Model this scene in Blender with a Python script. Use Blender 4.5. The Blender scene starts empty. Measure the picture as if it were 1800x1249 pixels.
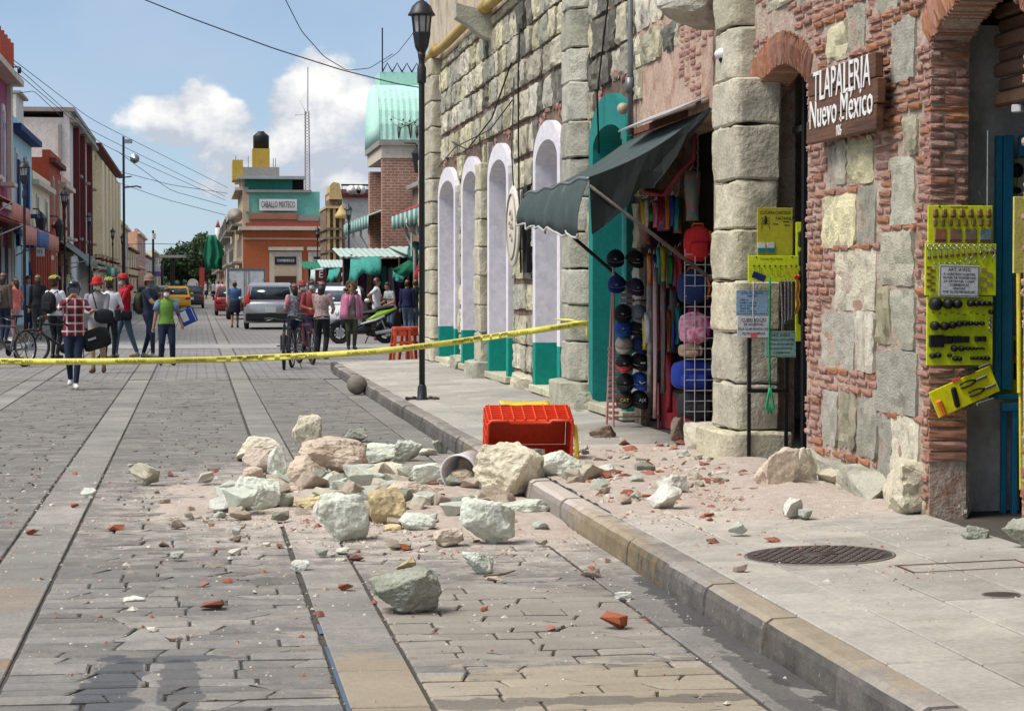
import bpy, bmesh, random
from math import *
from mathutils import Vector, Matrix, Euler, noise
R_ = random.Random(7)
SC = bpy.context.scene
COL = SC.collection
# ------------------------------------------------------------------ camera
CAMP = Vector((0, 0, 1.55))
cam = bpy.data.cameras.new('camera'); camo = bpy.data.objects.new('camera', cam); COL.objects.link(camo)
camo.location = CAMP
camo.rotation_euler = (pi/2 - radians(1.852), 0, radians(-8.2))
cam.sensor_fit = 'HORIZONTAL'; cam.sensor_width = 36; cam.lens = 77; cam.clip_start = .1; cam.clip_end = 4000
SC.camera = camo
CM = camo.rotation_euler.to_matrix()
# ------------------------------------------------------------------ sky
W = bpy.data.worlds.new('World'); SC.world = W; W.use_nodes = True
SUN_DIR = Vector((-.54, -.13, .83)).normalized()
def build_world():
 nt = W.node_tree; N = nt.nodes; L = nt.links; N.clear()
 out = N.new('ShaderNodeOutputWorld'); bg = N.new('ShaderNodeBackground'); bg.inputs[1].default_value = .098
 L.new(bg.outputs[0], out.inputs[0])
 sky = N.new('ShaderNodeTexSky'); sky.sky_type = 'NISHITA'; sky.sun_disc = False
 sky.sun_elevation = asin(SUN_DIR.z); sky.sun_rotation = atan2(SUN_DIR.x, SUN_DIR.y)
 sky.altitude = 1500; sky.dust_density = .6; sky.ozone_density = 2.0; sky.air_density = 1.0
 tc = N.new('ShaderNodeTexCoord'); sp = N.new('ShaderNodeSeparateXYZ'); L.new(tc.outputs['Generated'], sp.inputs[0])
 def m(op, a, b=None, c=None, clamp=False):
  n = N.new('ShaderNodeMath'); n.operation = op; n.use_clamp = clamp
  for i, q in enumerate((a, b, c)):
   if q is None: continue
   if isinstance(q, (int, float)): n.inputs[i].default_value = q
   else: L.new(q, n.inputs[i])
  return n.outputs[0]
 def mr(v, a, b, c=0., d=1.):
  n = N.new('ShaderNodeMapRange'); n.interpolation_type = 'SMOOTHSTEP'; n.clamp = True
  L.new(v, n.inputs[0])
  for i, q in zip((1, 2, 3, 4), (a, b, c, d)): n.inputs[i].default_value = q
  return n.outputs[0]
 def mix(f, a, b):
  n = N.new('ShaderNodeMix'); n.data_type = 'RGBA'; n.blend_type = 'MULTIPLY' if f == 1. and isinstance(f, float) else 'MIX'
  if isinstance(f, (int, float)): n.inputs[0].default_value = f
  else: L.new(f, n.inputs[0])
  for i, q in ((6, a), (7, b)):
   if isinstance(q, tuple): n.inputs[i].default_value = (*q, 1)
   else: L.new(q, n.inputs[i])
  return n.outputs[2]
 az = m('ARCTAN2', sp.outputs[0], sp.outputs[1]); el = m('ARCSINE', sp.outputs[2])
 cb = N.new('ShaderNodeCombineXYZ'); L.new(az, cb.inputs[0]); L.new(el, cb.inputs[1])
 def nz(scale, det=8, rough=.55, off=(0, 0, 0), src=None):
  mp = N.new('ShaderNodeMapping'); mp.inputs['Location'].default_value = off; mp.inputs['Scale'].default_value = (1, 1.25, 1)
  L.new(src or cb.outputs[0], mp.inputs[0])
  n = N.new('ShaderNodeTexNoise'); n.inputs['Scale'].default_value = scale; n.inputs['Detail'].default_value = det
  n.inputs['Roughness'].default_value = rough; L.new(mp.outputs[0], n.inputs['Vector']); return n.outputs[0]
 n1 = nz(27, 8, .57); n1b = nz(27, 8, .57, (.007, -.013, 0)); n2 = nz(9, 6, .5, (3, 1, 0)); n3 = nz(3.2, 6, .55, (7, 2, 0))
 blobs = [(290, 215, 75, 45), (345, 200, 62, 58), (400, 220, 60, 42), (520, 180, 60, 50), (575, 155, 72, 62), (628, 175, 56, 52), (560, 215, 110, 50),
             (420, 262, 95, 34), (440, 290, 90, 40), (520, 262, 90, 46), (610, 275, 100, 44), (560, 318, 190, 46), (330, 246, 100, 20), (480, 330, 130, 30), (700, 200, 80, 70), (800, 160, 110, 80)]
 f = None
 for (px, py, rx, ry) in blobs:
  dx = m('DIVIDE', m('SUBTRACT', az, (px - 345) / 3850), rx / 3850)
  dy = m('DIVIDE', m('SUBTRACT', el, (500 - py) / 3850), ry / 3850)
  d = m('SQRT', m('ADD', m('MULTIPLY', dx, dx), m('MULTIPLY', dy, dy)))
  g = m('SUBTRACT', 1.0, d)
  f = g if f is None else m('SMOOTH_MAX', f, g, .25)
 field = m('ADD', f, m('MULTIPLY', m('SUBTRACT', n1, .5), 2.2))
 dens = mr(field, -.06, .34)
 rel = m('MULTIPLY', m('SUBTRACT', n1, n1b), 3.2)
 hgt = mr(m('ADD', el, m('MULTIPLY', m('SUBTRACT', n2, .5), .05)), .042, .088)
 lit = m('ADD', m('ADD', m('MULTIPLY', hgt, .55), rel), m('MULTIPLY', m('SUBTRACT', field, .3), .28), clamp=True)
 ccol = mix(lit, (3.9, 4.3, 4.95), (7.5, 7.4, 7.2))
 veil = mr(m('ADD', n2, m('MULTIPLY', n3, .5)), .50, .95, .25, .8)
 layer = mr(n3, .42, .64, 0, .85)
 up = mr(el, .17, .42)
 layer = m('MULTIPLY', layer, up)
 low = mr(el, .16, .0, .0, .55)
 base = mix(veil, mix(1., sky.outputs[0], (.74, .80, .86)), (3.5, 4.3, 5.5))
 base = mix(m('MULTIPLY', low, .85), base, (3.3, 4.35, 5.7))
 base = mix(layer, base, (9.2, 9.3, 9.5))
 L.new(mix(dens, base, ccol), bg.inputs[0])
build_world()
sl = bpy.data.lights.new('sun', 'SUN'); sl.energy = 3.0; sl.angle = radians(30); sl.color = (1, .95, .87)
so = bpy.data.objects.new('sun', sl); COL.objects.link(so)
so.rotation_euler = (-SUN_DIR).to_track_quat('-Z', 'Y').to_euler(); so.location = (-20, -10, 40)
SC.view_settings.view_transform = 'Standard'; SC.view_settings.look = 'None'
SC.view_settings.exposure = .52; SC.view_settings.gamma = 1
try:
 SC.cycles.use_denoising = True; SC.cycles.max_bounces = 6; SC.cycles.diffuse_bounces = 3
 SC.cycles.glossy_bounces = 2; SC.cycles.transmission_bounces = 4; SC.cycles.transparent_max_bounces = 6
 SC.cycles.caustics_reflective = False; SC.cycles.caustics_refractive = False; SC.cycles.use_adaptive_sampling = True
except Exception: pass
# ------------------------------------------------------------------ points in the place, read off the survey rays
def ray(px, py): return CM @ Vector((px - 900, 624.5 - py, -3850))
def G(px, py, z=0):
 d = ray(px, py); return CAMP + d * ((z - CAMP.z) / d.z)
def ONX(px, py, X):
 d = ray(px, py); return CAMP + d * (X / d.x)
def ONY(px, py, Y):
 d = ray(px, py); return CAMP + d * (Y / d.y)
# ------------------------------------------------------------------ materials
MC = {}
def mat(name, c1, c2=None, scale=6, rough=.8, bump=.25, bscale=60, metal=0., rand=0., dirt=None, dscale=3., spec=.3, stretch=(1, 1, 1), trans=0., wave=None, coat=0., vcol=False, dthr=(.5, .7)):
 if name in MC: return MC[name]
 M = bpy.data.materials.new(name); M.use_nodes = True; nt = M.node_tree; N = nt.nodes; L = nt.links
 B = N['Principled BSDF']; MC[name] = M
 c2 = c2 or tuple(x * .78 for x in c1)
 tc = N.new('ShaderNodeTexCoord'); oi = N.new('ShaderNodeObjectInfo')
 mp = N.new('ShaderNodeMapping'); mp.inputs['Scale'].default_value = stretch; L.new(tc.outputs['Object'], mp.inputs[0])
 off = N.new('ShaderNodeVectorMath'); off.operation = 'SCALE'; off.inputs[0].default_value = (37, 51, 23); L.new(oi.outputs['Random'], off.inputs[3])
 L.new(off.outputs[0], mp.inputs['Location'])
 def nz(s, d=5, r=.6):
  n = N.new('ShaderNodeTexNoise'); n.inputs['Scale'].default_value = s; n.inputs['Detail'].default_value = d; n.inputs['Roughness'].default_value = r
  L.new(mp.outputs[0], n.inputs['Vector']); return n.outputs[0]
 def mr(v, a, b, c=0., d=1.):
  n = N.new('ShaderNodeMapRange'); n.clamp = True; L.new(v, n.inputs[0])
  for i, q in zip((1, 2, 3, 4), (a, b, c, d)): n.inputs[i].default_value = q
  return n.outputs[0]
 def mix(f, a, b, bt='MIX'):
  n = N.new('ShaderNodeMix'); n.data_type = 'RGBA'; n.blend_type = bt
  if isinstance(f, (int, float)): n.inputs[0].default_value = f
  else: L.new(f, n.inputs[0])
  for i, q in ((6, a), (7, b)):
   if isinstance(q, tuple): n.inputs[i].default_value = (*q, 1)
   else: L.new(q, n.inputs[i])
  return n.outputs[2]
 col = mix(mr(nz(scale), .32, .68), c1, c2)
 fine = mr(nz(scale * 9, 3), .25, .75, .82, 1.14)
 cb = N.new('ShaderNodeCombineColor')
 for i in range(3): L.new(fine, cb.inputs[i])
 col = mix(1., col, cb.outputs[0], 'MULTIPLY')
 if rand:
  h = N.new('ShaderNodeHueSaturation'); L.new(col, h.inputs['Color'])
  L.new(mr(oi.outputs['Random'], 0, 1, 1 - rand, 1 + rand), h.inputs['Value'])
  w2 = N.new('ShaderNodeMath'); w2.operation = 'FRACT'; ml = N.new('ShaderNodeMath'); ml.operation = 'MULTIPLY'; ml.inputs[1].default_value = 17.3
  L.new(oi.outputs['Random'], ml.inputs[0]); L.new(ml.outputs[0], w2.inputs[0])
  L.new(mr(w2.outputs[0], 0, 1, 1 - rand * .9, 1 + rand * .7), h.inputs['Saturation'])
  L.new(mr(w2.outputs[0], 0, 1, .5 - rand * .03, .5 + rand * .03), h.inputs['Hue'])
  col = h.outputs[0]
 if dirt:
  col = mix(mr(nz(dscale, 7, .65), dthr[0], dthr[1], 0, .85), col, dirt)
 if vcol:
  at = N.new('ShaderNodeAttribute'); at.attribute_name = 'tint'
  col = mix(1., col, at.outputs[0], 'MULTIPLY')
 if wave:
  w = N.new('ShaderNodeTexWave'); w.bands_direction = wave[0]; w.inputs['Scale'].default_value = wave[1]; L.new(mp.outputs[0], w.inputs[0])
  col = mix(mr(w.outputs[0], .3, .7, 0, wave[3]), col, wave[2])
 L.new(col, B.inputs['Base Color'])
 B.inputs['Roughness'].default_value = rough; B.inputs['Metallic'].default_value = metal
 B.inputs['Specular IOR Level'].default_value = spec
 if coat: B.inputs['Coat Weight'].default_value = coat; B.inputs['Coat Roughness'].default_value = .1
 if trans: B.inputs['Transmission Weight'].default_value = trans
 if bump:
  b = N.new('ShaderNodeBump'); b.inputs['Strength'].default_value = bump; b.inputs['Distance'].default_value = .02
  L.new(nz(bscale, 4, .65), b.inputs['Height']); L.new(b.outputs[0], B.inputs['Normal'])
 return M
def flat(name, c, rough=.6, metal=0., spec=.3, coat=0.):
 return mat(name, c, tuple(x * .88 for x in c), scale=14, rough=rough, bump=.06, bscale=90, metal=metal, spec=spec, coat=coat)
def glass(name='window_glass', c=(.03, .04, .05), rough=.08):
 return mat(name, c, scale=2, rough=rough, bump=0, spec=.6)
# ------------------------------------------------------------------ mesh collector
def basis(d):
 d = Vector(d).normalized(); a = Vector((0, 0, 1)) if abs(d.z) < .9 else Vector((1, 0, 0))
 u = d.cross(a).normalized(); return u, d.cross(u).normalized(), d
class MB:
 def __init__(s): s.v = []; s.f = []; s.m = []; s.s = []
 def add(s, vs, fs, mi=0, sm=False, M=None):
  o = len(s.v)
  s.v += [tuple(M @ Vector(p)) if M else tuple(p) for p in vs]
  for q in fs: s.f.append([o + i for i in q]); s.m.append(mi); s.s.append(sm)
  return s
 def box(s, c, d, rz=0, mi=0, M=None, b=0.):
  x, y, z = d[0] / 2, d[1] / 2, d[2] / 2
  T = Matrix.Translation(c) @ (rz if isinstance(rz, Matrix) else Matrix.Rotation(rz, 4, 'Z'))
  if M: T = M @ T
  if b <= 0:
   vs = [(i, j, k) for i in (-x, x) for j in (-y, y) for k in (-z, z)]
   return s.add(vs, [(0, 1, 3, 2), (4, 6, 7, 5), (0, 4, 5, 1), (2, 3, 7, 6), (0, 2, 6, 4), (1, 5, 7, 3)], mi, False, T)
  vs = []; ix = {}
  for i in (-1, 1):
   for j in (-1, 1):
    for k in (-1, 1):
     ix[i, j, k] = len(vs)
     vs += [(i * x, j * (y - b), k * (z - b)), (i * (x - b), j * y, k * (z - b)), (i * (x - b), j * (y - b), k * z)]
  fs = []
  for i in (-1, 1):
   q = [ix[i, -1, -1], ix[i, 1, -1], ix[i, 1, 1], ix[i, -1, 1]]; fs.append(q if i > 0 else q[::-1])
   q = [ix[-1, i, -1] + 1, ix[1, i, -1] + 1, ix[1, i, 1] + 1, ix[-1, i, 1] + 1]; fs.append(q[::-1] if i > 0 else q)
   q = [ix[-1, -1, i] + 2, ix[1, -1, i] + 2, ix[1, 1, i] + 2, ix[-1, 1, i] + 2]; fs.append(q if i > 0 else q[::-1])
   for j in (-1, 1):
    q = [ix[i, j, -1], ix[i, j, 1], ix[i, j, 1] + 1, ix[i, j, -1] + 1]; fs.append(q if i * j > 0 else q[::-1])
    q = [ix[i, -1, j], ix[i, 1, j], ix[i, 1, j] + 2, ix[i, -1, j] + 2]; fs.append(q[::-1] if i * j > 0 else q)
    q = [ix[-1, i, j] + 1, ix[1, i, j] + 1, ix[1, i, j] + 2, ix[-1, i, j] + 2]; fs.append(q if i * j > 0 else q[::-1])
    for k in (-1, 1):
     a = ix[i, j, k]; q = [a, a + 1, a + 2]; fs.append(q if i * j * k > 0 else q[::-1])
  return s.add(vs, fs, mi, False, T)
 def cyl(s, a, b, r0, r1=None, n=10, mi=0, cap=True, M=None, sm=True):
  r1 = r0 if r1 is None else r1; a = Vector(a); b = Vector(b); u, w, _ = basis(b - a)
  vs = []
  for p, r in ((a, r0), (b, r1)):
   for i in range(n):
    t = 2 * pi * i / n; vs.append(p + u * (cos(t) * r) + w * (sin(t) * r))
  fs = [(i, (i + 1) % n, n + (i + 1) % n, n + i) for i in range(n)]
  s.add(vs, fs, mi, sm, M)
  if cap:
   s.add(vs[:n], [tuple(range(n))[::-1]], mi, False, M); s.add(vs[n:], [tuple(range(n))], mi, False, M)
  return s
 def tube(s, pts, r, n=6, mi=0, closed=False, M=None):
  P = [Vector(p) for p in pts]; k = len(P); vs = []; pu = None
  for i, p in enumerate(P):
   t = (P[(i + 1) % k] - P[i - 1]) if closed else (P[min(i + 1, k - 1)] - P[max(i - 1, 0)])
   if t.length < 1e-9: t = Vector((0, 0, 1))
   if pu is None: u, w, d = basis(t)
   else:
    d = t.normalized(); u = (pu - d * pu.dot(d)).normalized(); w = d.cross(u)
   pu = u; rr = r[i] if isinstance(r, (list, tuple)) else r
   vs += [p + u * (cos(2 * pi * j / n) * rr) + w * (sin(2 * pi * j / n) * rr) for j in range(n)]
  fs = []
  for i in range(k if closed else k - 1):
   for j in range(n):
    a = i * n; b = ((i + 1) % k) * n; fs.append((a + j, a + (j + 1) % n, b + (j + 1) % n, b + j))
  if not closed: fs += [tuple(range(n))[::-1], tuple(range((k - 1) * n, k * n))]
  return s.add(vs, fs, mi, True, M)
 def loft(s, rings, mi=0, cap=True, sm=True, M=None, closed=False):
  n = len(rings[0]); vs = [p for r in rings for p in r]; fs = []; k = len(rings)
  for i in range(k if closed else k - 1):
   a = i * n; b = ((i + 1) % k) * n
   for j in range(n): fs.append((a + j, a + (j + 1) % n, b + (j + 1) % n, b + j))
  if cap and not closed: fs += [tuple(range(n))[::-1], tuple(range((k - 1) * n, k * n))]
  return s.add(vs, fs, mi, sm, M)
 def lathe(s, prof, n=14, mi=0, M=None, sm=True, ph=0.):
  return s.loft([[(r * cos(2 * pi * i / n + ph), r * sin(2 * pi * i / n + ph), z) for i in range(n)] for r, z in prof], mi, True, sm, M)
 def ball(s, c, r, n=12, mi=0, M=None, k=None):
  r = (r, r, r) if isinstance(r, (int, float)) else r; k = k or max(5, n // 2)
  rings = []
  for i in range(k + 1):
   a = -pi / 2 + pi * i / k; cr = max(cos(a), 1e-3)
   rings.append([(c[0] + r[0] * cr * cos(2 * pi * j / n), c[1] + r[1] * cr * sin(2 * pi * j / n), c[2] + r[2] * sin(a)) for j in range(n)])
  return s.loft(rings, mi, True, True, M)
 def prism(s, poly, d, M=None, mi=0):          # poly in (x, z), extruded d along +y
  n = len(poly); vs = [(x, 0, z) for x, z in poly] + [(x, d, z) for x, z in poly]
  fs = [tuple(range(n)), tuple(range(n, 2 * n))[::-1]] + [((i + 1) % n, i, n + i, n + (i + 1) % n) for i in range(n)]
  return s.add(vs, fs, mi, False, M)
 def sheet(s, grid, th=.01, mi=0, sm=True, M=None):   # grid of points -> thick sheet
  a = len(grid); b = len(grid[0]); P = [[Vector(p) for p in r] for r in grid]
  nm = [[None] * b for _ in range(a)]
  for i in range(a):
   for j in range(b):
    u = P[min(i + 1, a - 1)][j] - P[max(i - 1, 0)][j]; w = P[i][min(j + 1, b - 1)] - P[i][max(j - 1, 0)]
    n = u.cross(w); nm[i][j] = n.normalized() if n.length > 1e-12 else Vector((0, 0, 1))
  vs = [P[i][j] for i in range(a) for j in range(b)] + [P[i][j] - nm[i][j] * th for i in range(a) for j in range(b)]
  o = a * b; fs = []
  for i in range(a - 1):
   for j in range(b - 1):
    q = (i * b + j, (i + 1) * b + j, (i + 1) * b + j + 1, i * b + j + 1); fs.append(q); fs.append(tuple(o + t for t in q[::-1]))
  for i in range(a - 1):
   for j in (0, b - 1): fs.append((i * b + j, (i + 1) * b + j, o + (i + 1) * b + j, o + i * b + j))
  for j in range(b - 1):
   for i in (0, a - 1): fs.append((i * b + j, i * b + j + 1, o + i * b + j + 1, o + i * b + j))
  return s.add(vs, fs, mi, sm, M)
 def mesh(s, name, mats):
  me = bpy.data.meshes.new(name); me.from_pydata(s.v, [], s.f)
  for M in (mats if isinstance(mats, (list, tuple)) else [mats]): me.materials.append(M)
  me.polygons.foreach_set('material_index', s.m); me.polygons.foreach_set('use_smooth', s.s)
  bm = bmesh.new(); bm.from_mesh(me); bmesh.ops.recalc_face_normals(bm, faces=bm.faces); bm.to_mesh(me); bm.free()
  me.update(); return me
 def build(s, name, mats, parent=None, loc=None, rot=None, world=False, **k):
  return put(name, s.mesh(name, mats), parent, loc, rot, world, **k)
def wloc(o):
 v = Vector((0, 0, 0))
 while o: v = v + o.location; o = o.parent
 return v
def put(name, me, parent=None, loc=None, rot=None, world=False, scale=None, label=None, cat=None, group=None, kind=None):
 o = bpy.data.objects.new(name, me); COL.objects.link(o)
 if parent: o.parent = parent
 if loc is not None: o.location = loc
 if world and parent: o.location = Vector(o.location) - wloc(parent)     # only for unrotated parents
 if rot is not None: o.rotation_euler = rot
 if scale is not None: o.scale = scale
 tag(o, label, cat, group, kind); return o
def tag(o, label=None, cat=None, group=None, kind=None):
 if label: o['label'] = label
 if cat: o['category'] = cat
 if group: o['group'] = group
 if kind: o['kind'] = kind
 return o
def thing(name, loc, label, cat, group=None, rz=0., kind=None):
 o = bpy.data.objects.new(name, None); COL.objects.link(o); o.location = loc; o.rotation_euler = (0, 0, rz); o.empty_display_size = .2
 return tag(o, label, cat, group, kind)
def kids(o): return KID.get(o.name, ())
KID = {}
def copy_tree(o, loc=None, rz=None, label=None, group=None):
 ch = {}
 for q in COL.objects:
  if q.parent: ch.setdefault(q.parent.name, []).append(q)
 def cp(q, p):
  c = q.copy(); COL.objects.link(c); c.parent = p
  for w in ch.get(q.name, ()): cp(w, c)
  return c
 c = cp(o, None)
 if loc is not None: c.location = loc
 if rz is not None: c.rotation_euler = (0, 0, rz)
 if label: c['label'] = label
 if group: c['group'] = group
 return c
def text(name, s, size, parent, loc, rot, m, ext=.002, sx=1., align='CENTER', world=False):
 cu = bpy.data.curves.new(name, 'FONT'); cu.body = s; cu.size = size; cu.extrude = ext; cu.align_x = align; cu.align_y = 'CENTER'
 cu.resolution_u = 2
 o = bpy.data.objects.new(name, cu); me = bpy.data.meshes.new_from_object(o); bpy.data.objects.remove(o)
 me.name = name; me.materials.clear(); me.materials.append(m)
 return put(name, me, parent, loc, rot, world, scale=(sx, 1, 1))
def rock_mesh(name, seed, dims, mats, cuts=3, npts=15, rough=.05, box=.55):
 r = random.Random(seed); bm = bmesh.new()
 for _ in range(npts):
  p = Vector((r.gauss(0, 1), r.gauss(0, 1), r.gauss(0, 1))).normalized()
  q = p / max(abs(p.x), abs(p.y), abs(p.z)); p = p.lerp(q * .86, box) * r.uniform(.82, 1.05)
  bm.verts.new(p)
 res = bmesh.ops.convex_hull(bm, input=bm.verts)
 bmesh.ops.delete(bm, geom=list({g for g in list(res['geom_interior']) + list(res['geom_unused']) if isinstance(g, bmesh.types.BMVert)}), context='VERTS')
 bmesh.ops.dissolve_limit(bm, angle_limit=.22, verts=bm.verts, edges=bm.edges)
 if cuts:
  bmesh.ops.bevel(bm, geom=list(bm.edges), offset=.035, offset_type='OFFSET', segments=1, profile=.5, affect='EDGES', clamp_overlap=True)
  bmesh.ops.triangulate(bm, faces=bm.faces)
  for _ in range(cuts): 
   el = sorted(bm.edges, key=lambda e: -e.calc_length())
   lim = .5 * (.62 ** _)
   big = [e for e in bm.edges if e.calc_length() > lim]
   bmesh.ops.subdivide_edges(bm, edges=big, cuts=1)
   bmesh.ops.triangulate(bm, faces=bm.faces)
  o = Vector((seed * 1.7 % 50, seed * 3.1 % 50, seed * .7 % 50))
  bm.normal_update()
  for v in bm.verts:
   n = noise.fractal(v.co * 2.4 + o, .75, 2.1, 6); n2 = noise.noise(v.co * 8 + o) - .7 * abs(noise.noise(v.co * 4.5 + o * 1.3))
   v.co += v.normal * (n * rough * 1.6 + n2 * rough * .6)
 zs = [v.co.z for v in bm.verts]; z0 = min(zs); xs = [abs(v.co.x) for v in bm.verts]; ys = [abs(v.co.y) for v in bm.verts]
 kx = dims[0] / 2 / max(xs); ky = dims[1] / 2 / max(ys); kz = dims[2] / (max(zs) - z0)
 for v in bm.verts: v.co = Vector((v.co.x * kx, v.co.y * ky, (v.co.z - z0) * kz))
 bmesh.ops.recalc_face_normals(bm, faces=bm.faces)
 me = bpy.data.meshes.new(name); bm.to_mesh(me); bm.free()
 for M in (mats if isinstance(mats, (list, tuple)) else [mats]): me.materials.append(M)
 if cuts:
  for p in me.polygons: p.use_smooth = True
  try: me.set_sharp_from_angle(angle=radians(20))
  except Exception: pass
 return me
# ------------------------------------------------------------------ ground, road, pavement
def gmat(name, c1, c2, scale=5, rough=.85, bump=.35, bscale=45, rand=.10, dust=1., wet=None, stain=None):
 M = mat(name, c1, c2, scale, rough, bump, bscale, rand=rand, vcol=True)
 nt = M.node_tree; N = nt.nodes; L = nt.links; B = N['Principled BSDF']
 col = B.inputs['Base Color'].links[0].from_socket
 geo = N.new('ShaderNodeNewGeometry'); sp = N.new('ShaderNodeSeparateXYZ'); L.new(geo.outputs['Position'], sp.inputs[0])
 def m(op, a, b=None, c=None, clamp=False):
  n = N.new('ShaderNodeMath'); n.operation = op; n.use_clamp = clamp
  for i, q in enumerate((a, b, c)):
   if q is None: continue
   if isinstance(q, (int, float)): n.inputs[i].default_value = q
   else: L.new(q, n.inputs[i])
  return n.outputs[0]
 def nz(s, d=7, r=.65, st=(1, 1, 1)):
  mp = N.new('ShaderNodeMapping'); mp.inputs['Scale'].default_value = st; L.new(geo.outputs['Position'], mp.inputs[0])
  n = N.new('ShaderNodeTexNoise'); n.inputs['Scale'].default_value = s; n.inputs['Detail'].default_value = d; n.inputs['Roughness'].default_value = r
  L.new(mp.outputs[0], n.inputs['Vector']); return n.outputs[0]
 def ss(v, a, b, c=0., d=1.):
  n = N.new('ShaderNodeMapRange'); n.interpolation_type = 'SMOOTHSTEP'; L.new(v, n.inputs[0])
  for i, q in zip((1, 2, 3, 4), (a, b, c, d)): n.inputs[i].default_value = q
  return n.outputs[0]
 def ell(cx, cy, rx, ry):
  dx = m('DIVIDE', m('SUBTRACT', sp.outputs[0], cx), rx); dy = m('DIVIDE', m('SUBTRACT', sp.outputs[1], cy), ry)
  return m('SUBTRACT', 1., m('SQRT', m('ADD', m('MULTIPLY', dx, dx), m('MULTIPLY', dy, dy))))
 def mix(f, a, b, bt='MIX'):
  n = N.new('ShaderNodeMix'); n.data_type = 'RGBA'; n.blend_type = bt
  if isinstance(f, (int, float)): n.inputs[0].default_value = f
  else: L.new(f, n.inputs[0])
  for i, q in ((6, a), (7, b)):
   if isinstance(q, tuple): n.inputs[i].default_value = (*q, 1)
   else: L.new(q, n.inputs[i])
  return n.outputs[2]
 n1 = nz(1.3); n2 = nz(5, 8, .7)
 col = mix(ss(nz(.55, 6, .6), .42, .66, 0, .32), col, (.13, .125, .12))
 col = mix(ss(nz(2.3, 7, .7, (1, .6, 1)), .58, .72, 0, .35), col, (.34, .33, .31))
 d = m('MAXIMUM', ell(1.7, 15.6, 3.4, 5.4), ell(3.5, 15.0, 2.3, 4.6))
 dd = m('ADD', d, m('MULTIPLY', m('SUBTRACT', n2, .5), 1.5))
 col = mix(ss(dd, .12, .75, 0, .82 * dust), col, (.54, .47, .405))
 sm = ss(nz(14, 5, .75), .64, .70, 0, .75); wide = ss(ell(.5, 13, 5, 9), 0., .5)
 col = mix(m('MULTIPLY', sm, wide), col, (.62, .58, .52))
 rgh = None
 for (cx, cy, rx, ry, c, k) in (stain or ()):
  f = ss(m('ADD', ell(cx, cy, rx, ry), m('MULTIPLY', m('SUBTRACT', nz(7, 6, .7, (.5, 1.4, 1)), .5), 1.9)), .18, .32, 0, k)
  col = mix(f, col, c)
 for (cx, cy, rx, ry, k) in (wet or ()):
  f = ss(m('ADD', ell(cx, cy, rx, ry), m('MULTIPLY', m('SUBTRACT', nz(3.2, 6, .6), .5), 2.2)), .1, .2, 0, k)
  col = mix(f, col, (.035, .036, .038)); r2 = ss(f, 0, 1, rough, .32)
  rgh = r2 if rgh is None else m('MINIMUM', rgh, r2)
 if rgh: L.new(rgh, B.inputs['Roughness'])
 L.new(col, B.inputs['Base Color'])
 return M
M_PAV = gmat('paver_stone', (.262, .243, .218), (.175, .162, .147), rand=.22,
             wet=[(-.33, 8.45, .13, .9, .75), (-.07, 8.5, .10, .7, .6), (-.15, 9.15, .35, .10, .65), (.9, 8.0, 1.6, .12, .5)], stain=[(1.6, 8.2, 1.3, .8, (.40, .33, .22), .5), (1.4, 10.0, 1.2, 1.6, (.36, .31, .25), .4)])
M_STRIP = gmat('strip_stone', (.275, .257, .23), (.20, .186, .168), scale=3, rand=.12, stain=[(.7, 8.3, .3, 1.2, (.33, .25, .15), .5), (-.95, 11.0, .3, .6, (.27, .18, .11), .35), (-.7, 9.1, .3, .14, (.3, .17, .08), .6)])
M_GUT = gmat('gutter_stone', (.25, .235, .21), (.18, .168, .152), scale=4, rand=.1, wet=[(2.34, 9.4, .12, 2.4, .7), (2.2, 8.0, .08, 1.2, .5)])
M_SLAB = gmat('pavement_slab', (.43, .40, .345), (.33, .31, .27), scale=4, rand=.09, bump=.2)
M_KERB = gmat('kerb_stone', (.30, .265, .225), (.21, .185, .16), scale=5, rand=.12, stain=[(2.5, 8.7, .25, 1.8, (.40, .30, .15), .28), (2.4, 12.5, .1, 1.5, (.3, .22, .1), .4)])
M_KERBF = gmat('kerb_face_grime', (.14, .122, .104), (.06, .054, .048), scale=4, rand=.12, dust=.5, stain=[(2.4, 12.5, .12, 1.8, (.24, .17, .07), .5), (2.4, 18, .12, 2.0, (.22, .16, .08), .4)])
M_JOINT = mat('joint_dirt', (.085, .074, .062), (.05, .044, .038), scale=9, bump=.5)
M_FAR = gmat('far_paving', (.29, .275, .255), (.22, .21, .195), scale=2, rand=0, dust=0)
def add_bricks(M, sx, sy, dark):
 nt = M.node_tree; N = nt.nodes; L = nt.links; B = N['Principled BSDF']
 geo = N.new('ShaderNodeNewGeometry'); bt = N.new('ShaderNodeTexBrick'); L.new(geo.outputs['Position'], bt.inputs['Vector'])
 bt.inputs['Scale'].default_value = 1; bt.inputs['Brick Width'].default_value = sx; bt.inputs['Row Height'].default_value = sy; bt.inputs['Mortar Size'].default_value = .014
 bt.inputs['Color1'].default_value = (1, 1, 1, 1); bt.inputs['Color2'].default_value = (.84, .84, .84, 1); bt.inputs['Mortar'].default_value = (dark, dark, dark, 1)
 old = B.inputs['Base Color'].links[0].from_socket; n = N.new('ShaderNodeMix'); n.data_type = 'RGBA'; n.blend_type = 'MULTIPLY'; n.inputs[0].default_value = 1
 L.new(old, n.inputs[6]); L.new(bt.outputs['Color'], n.inputs[7]); L.new(n.outputs[2], B.inputs['Base Color'])
add_bricks(M_FAR, .34, .19, .45)
def tinted(me, t):
 a = me.attributes.new('tint', 'FLOAT_COLOR', 'FACE')
 if isinstance(t, (int, float)): t = [t] * len(me.polygons)
 a.data.foreach_set('color', [c for q in t for c in ((q, q, q, 1) if isinstance(q, (int, float)) else (*q, 1))])
 return me
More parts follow.
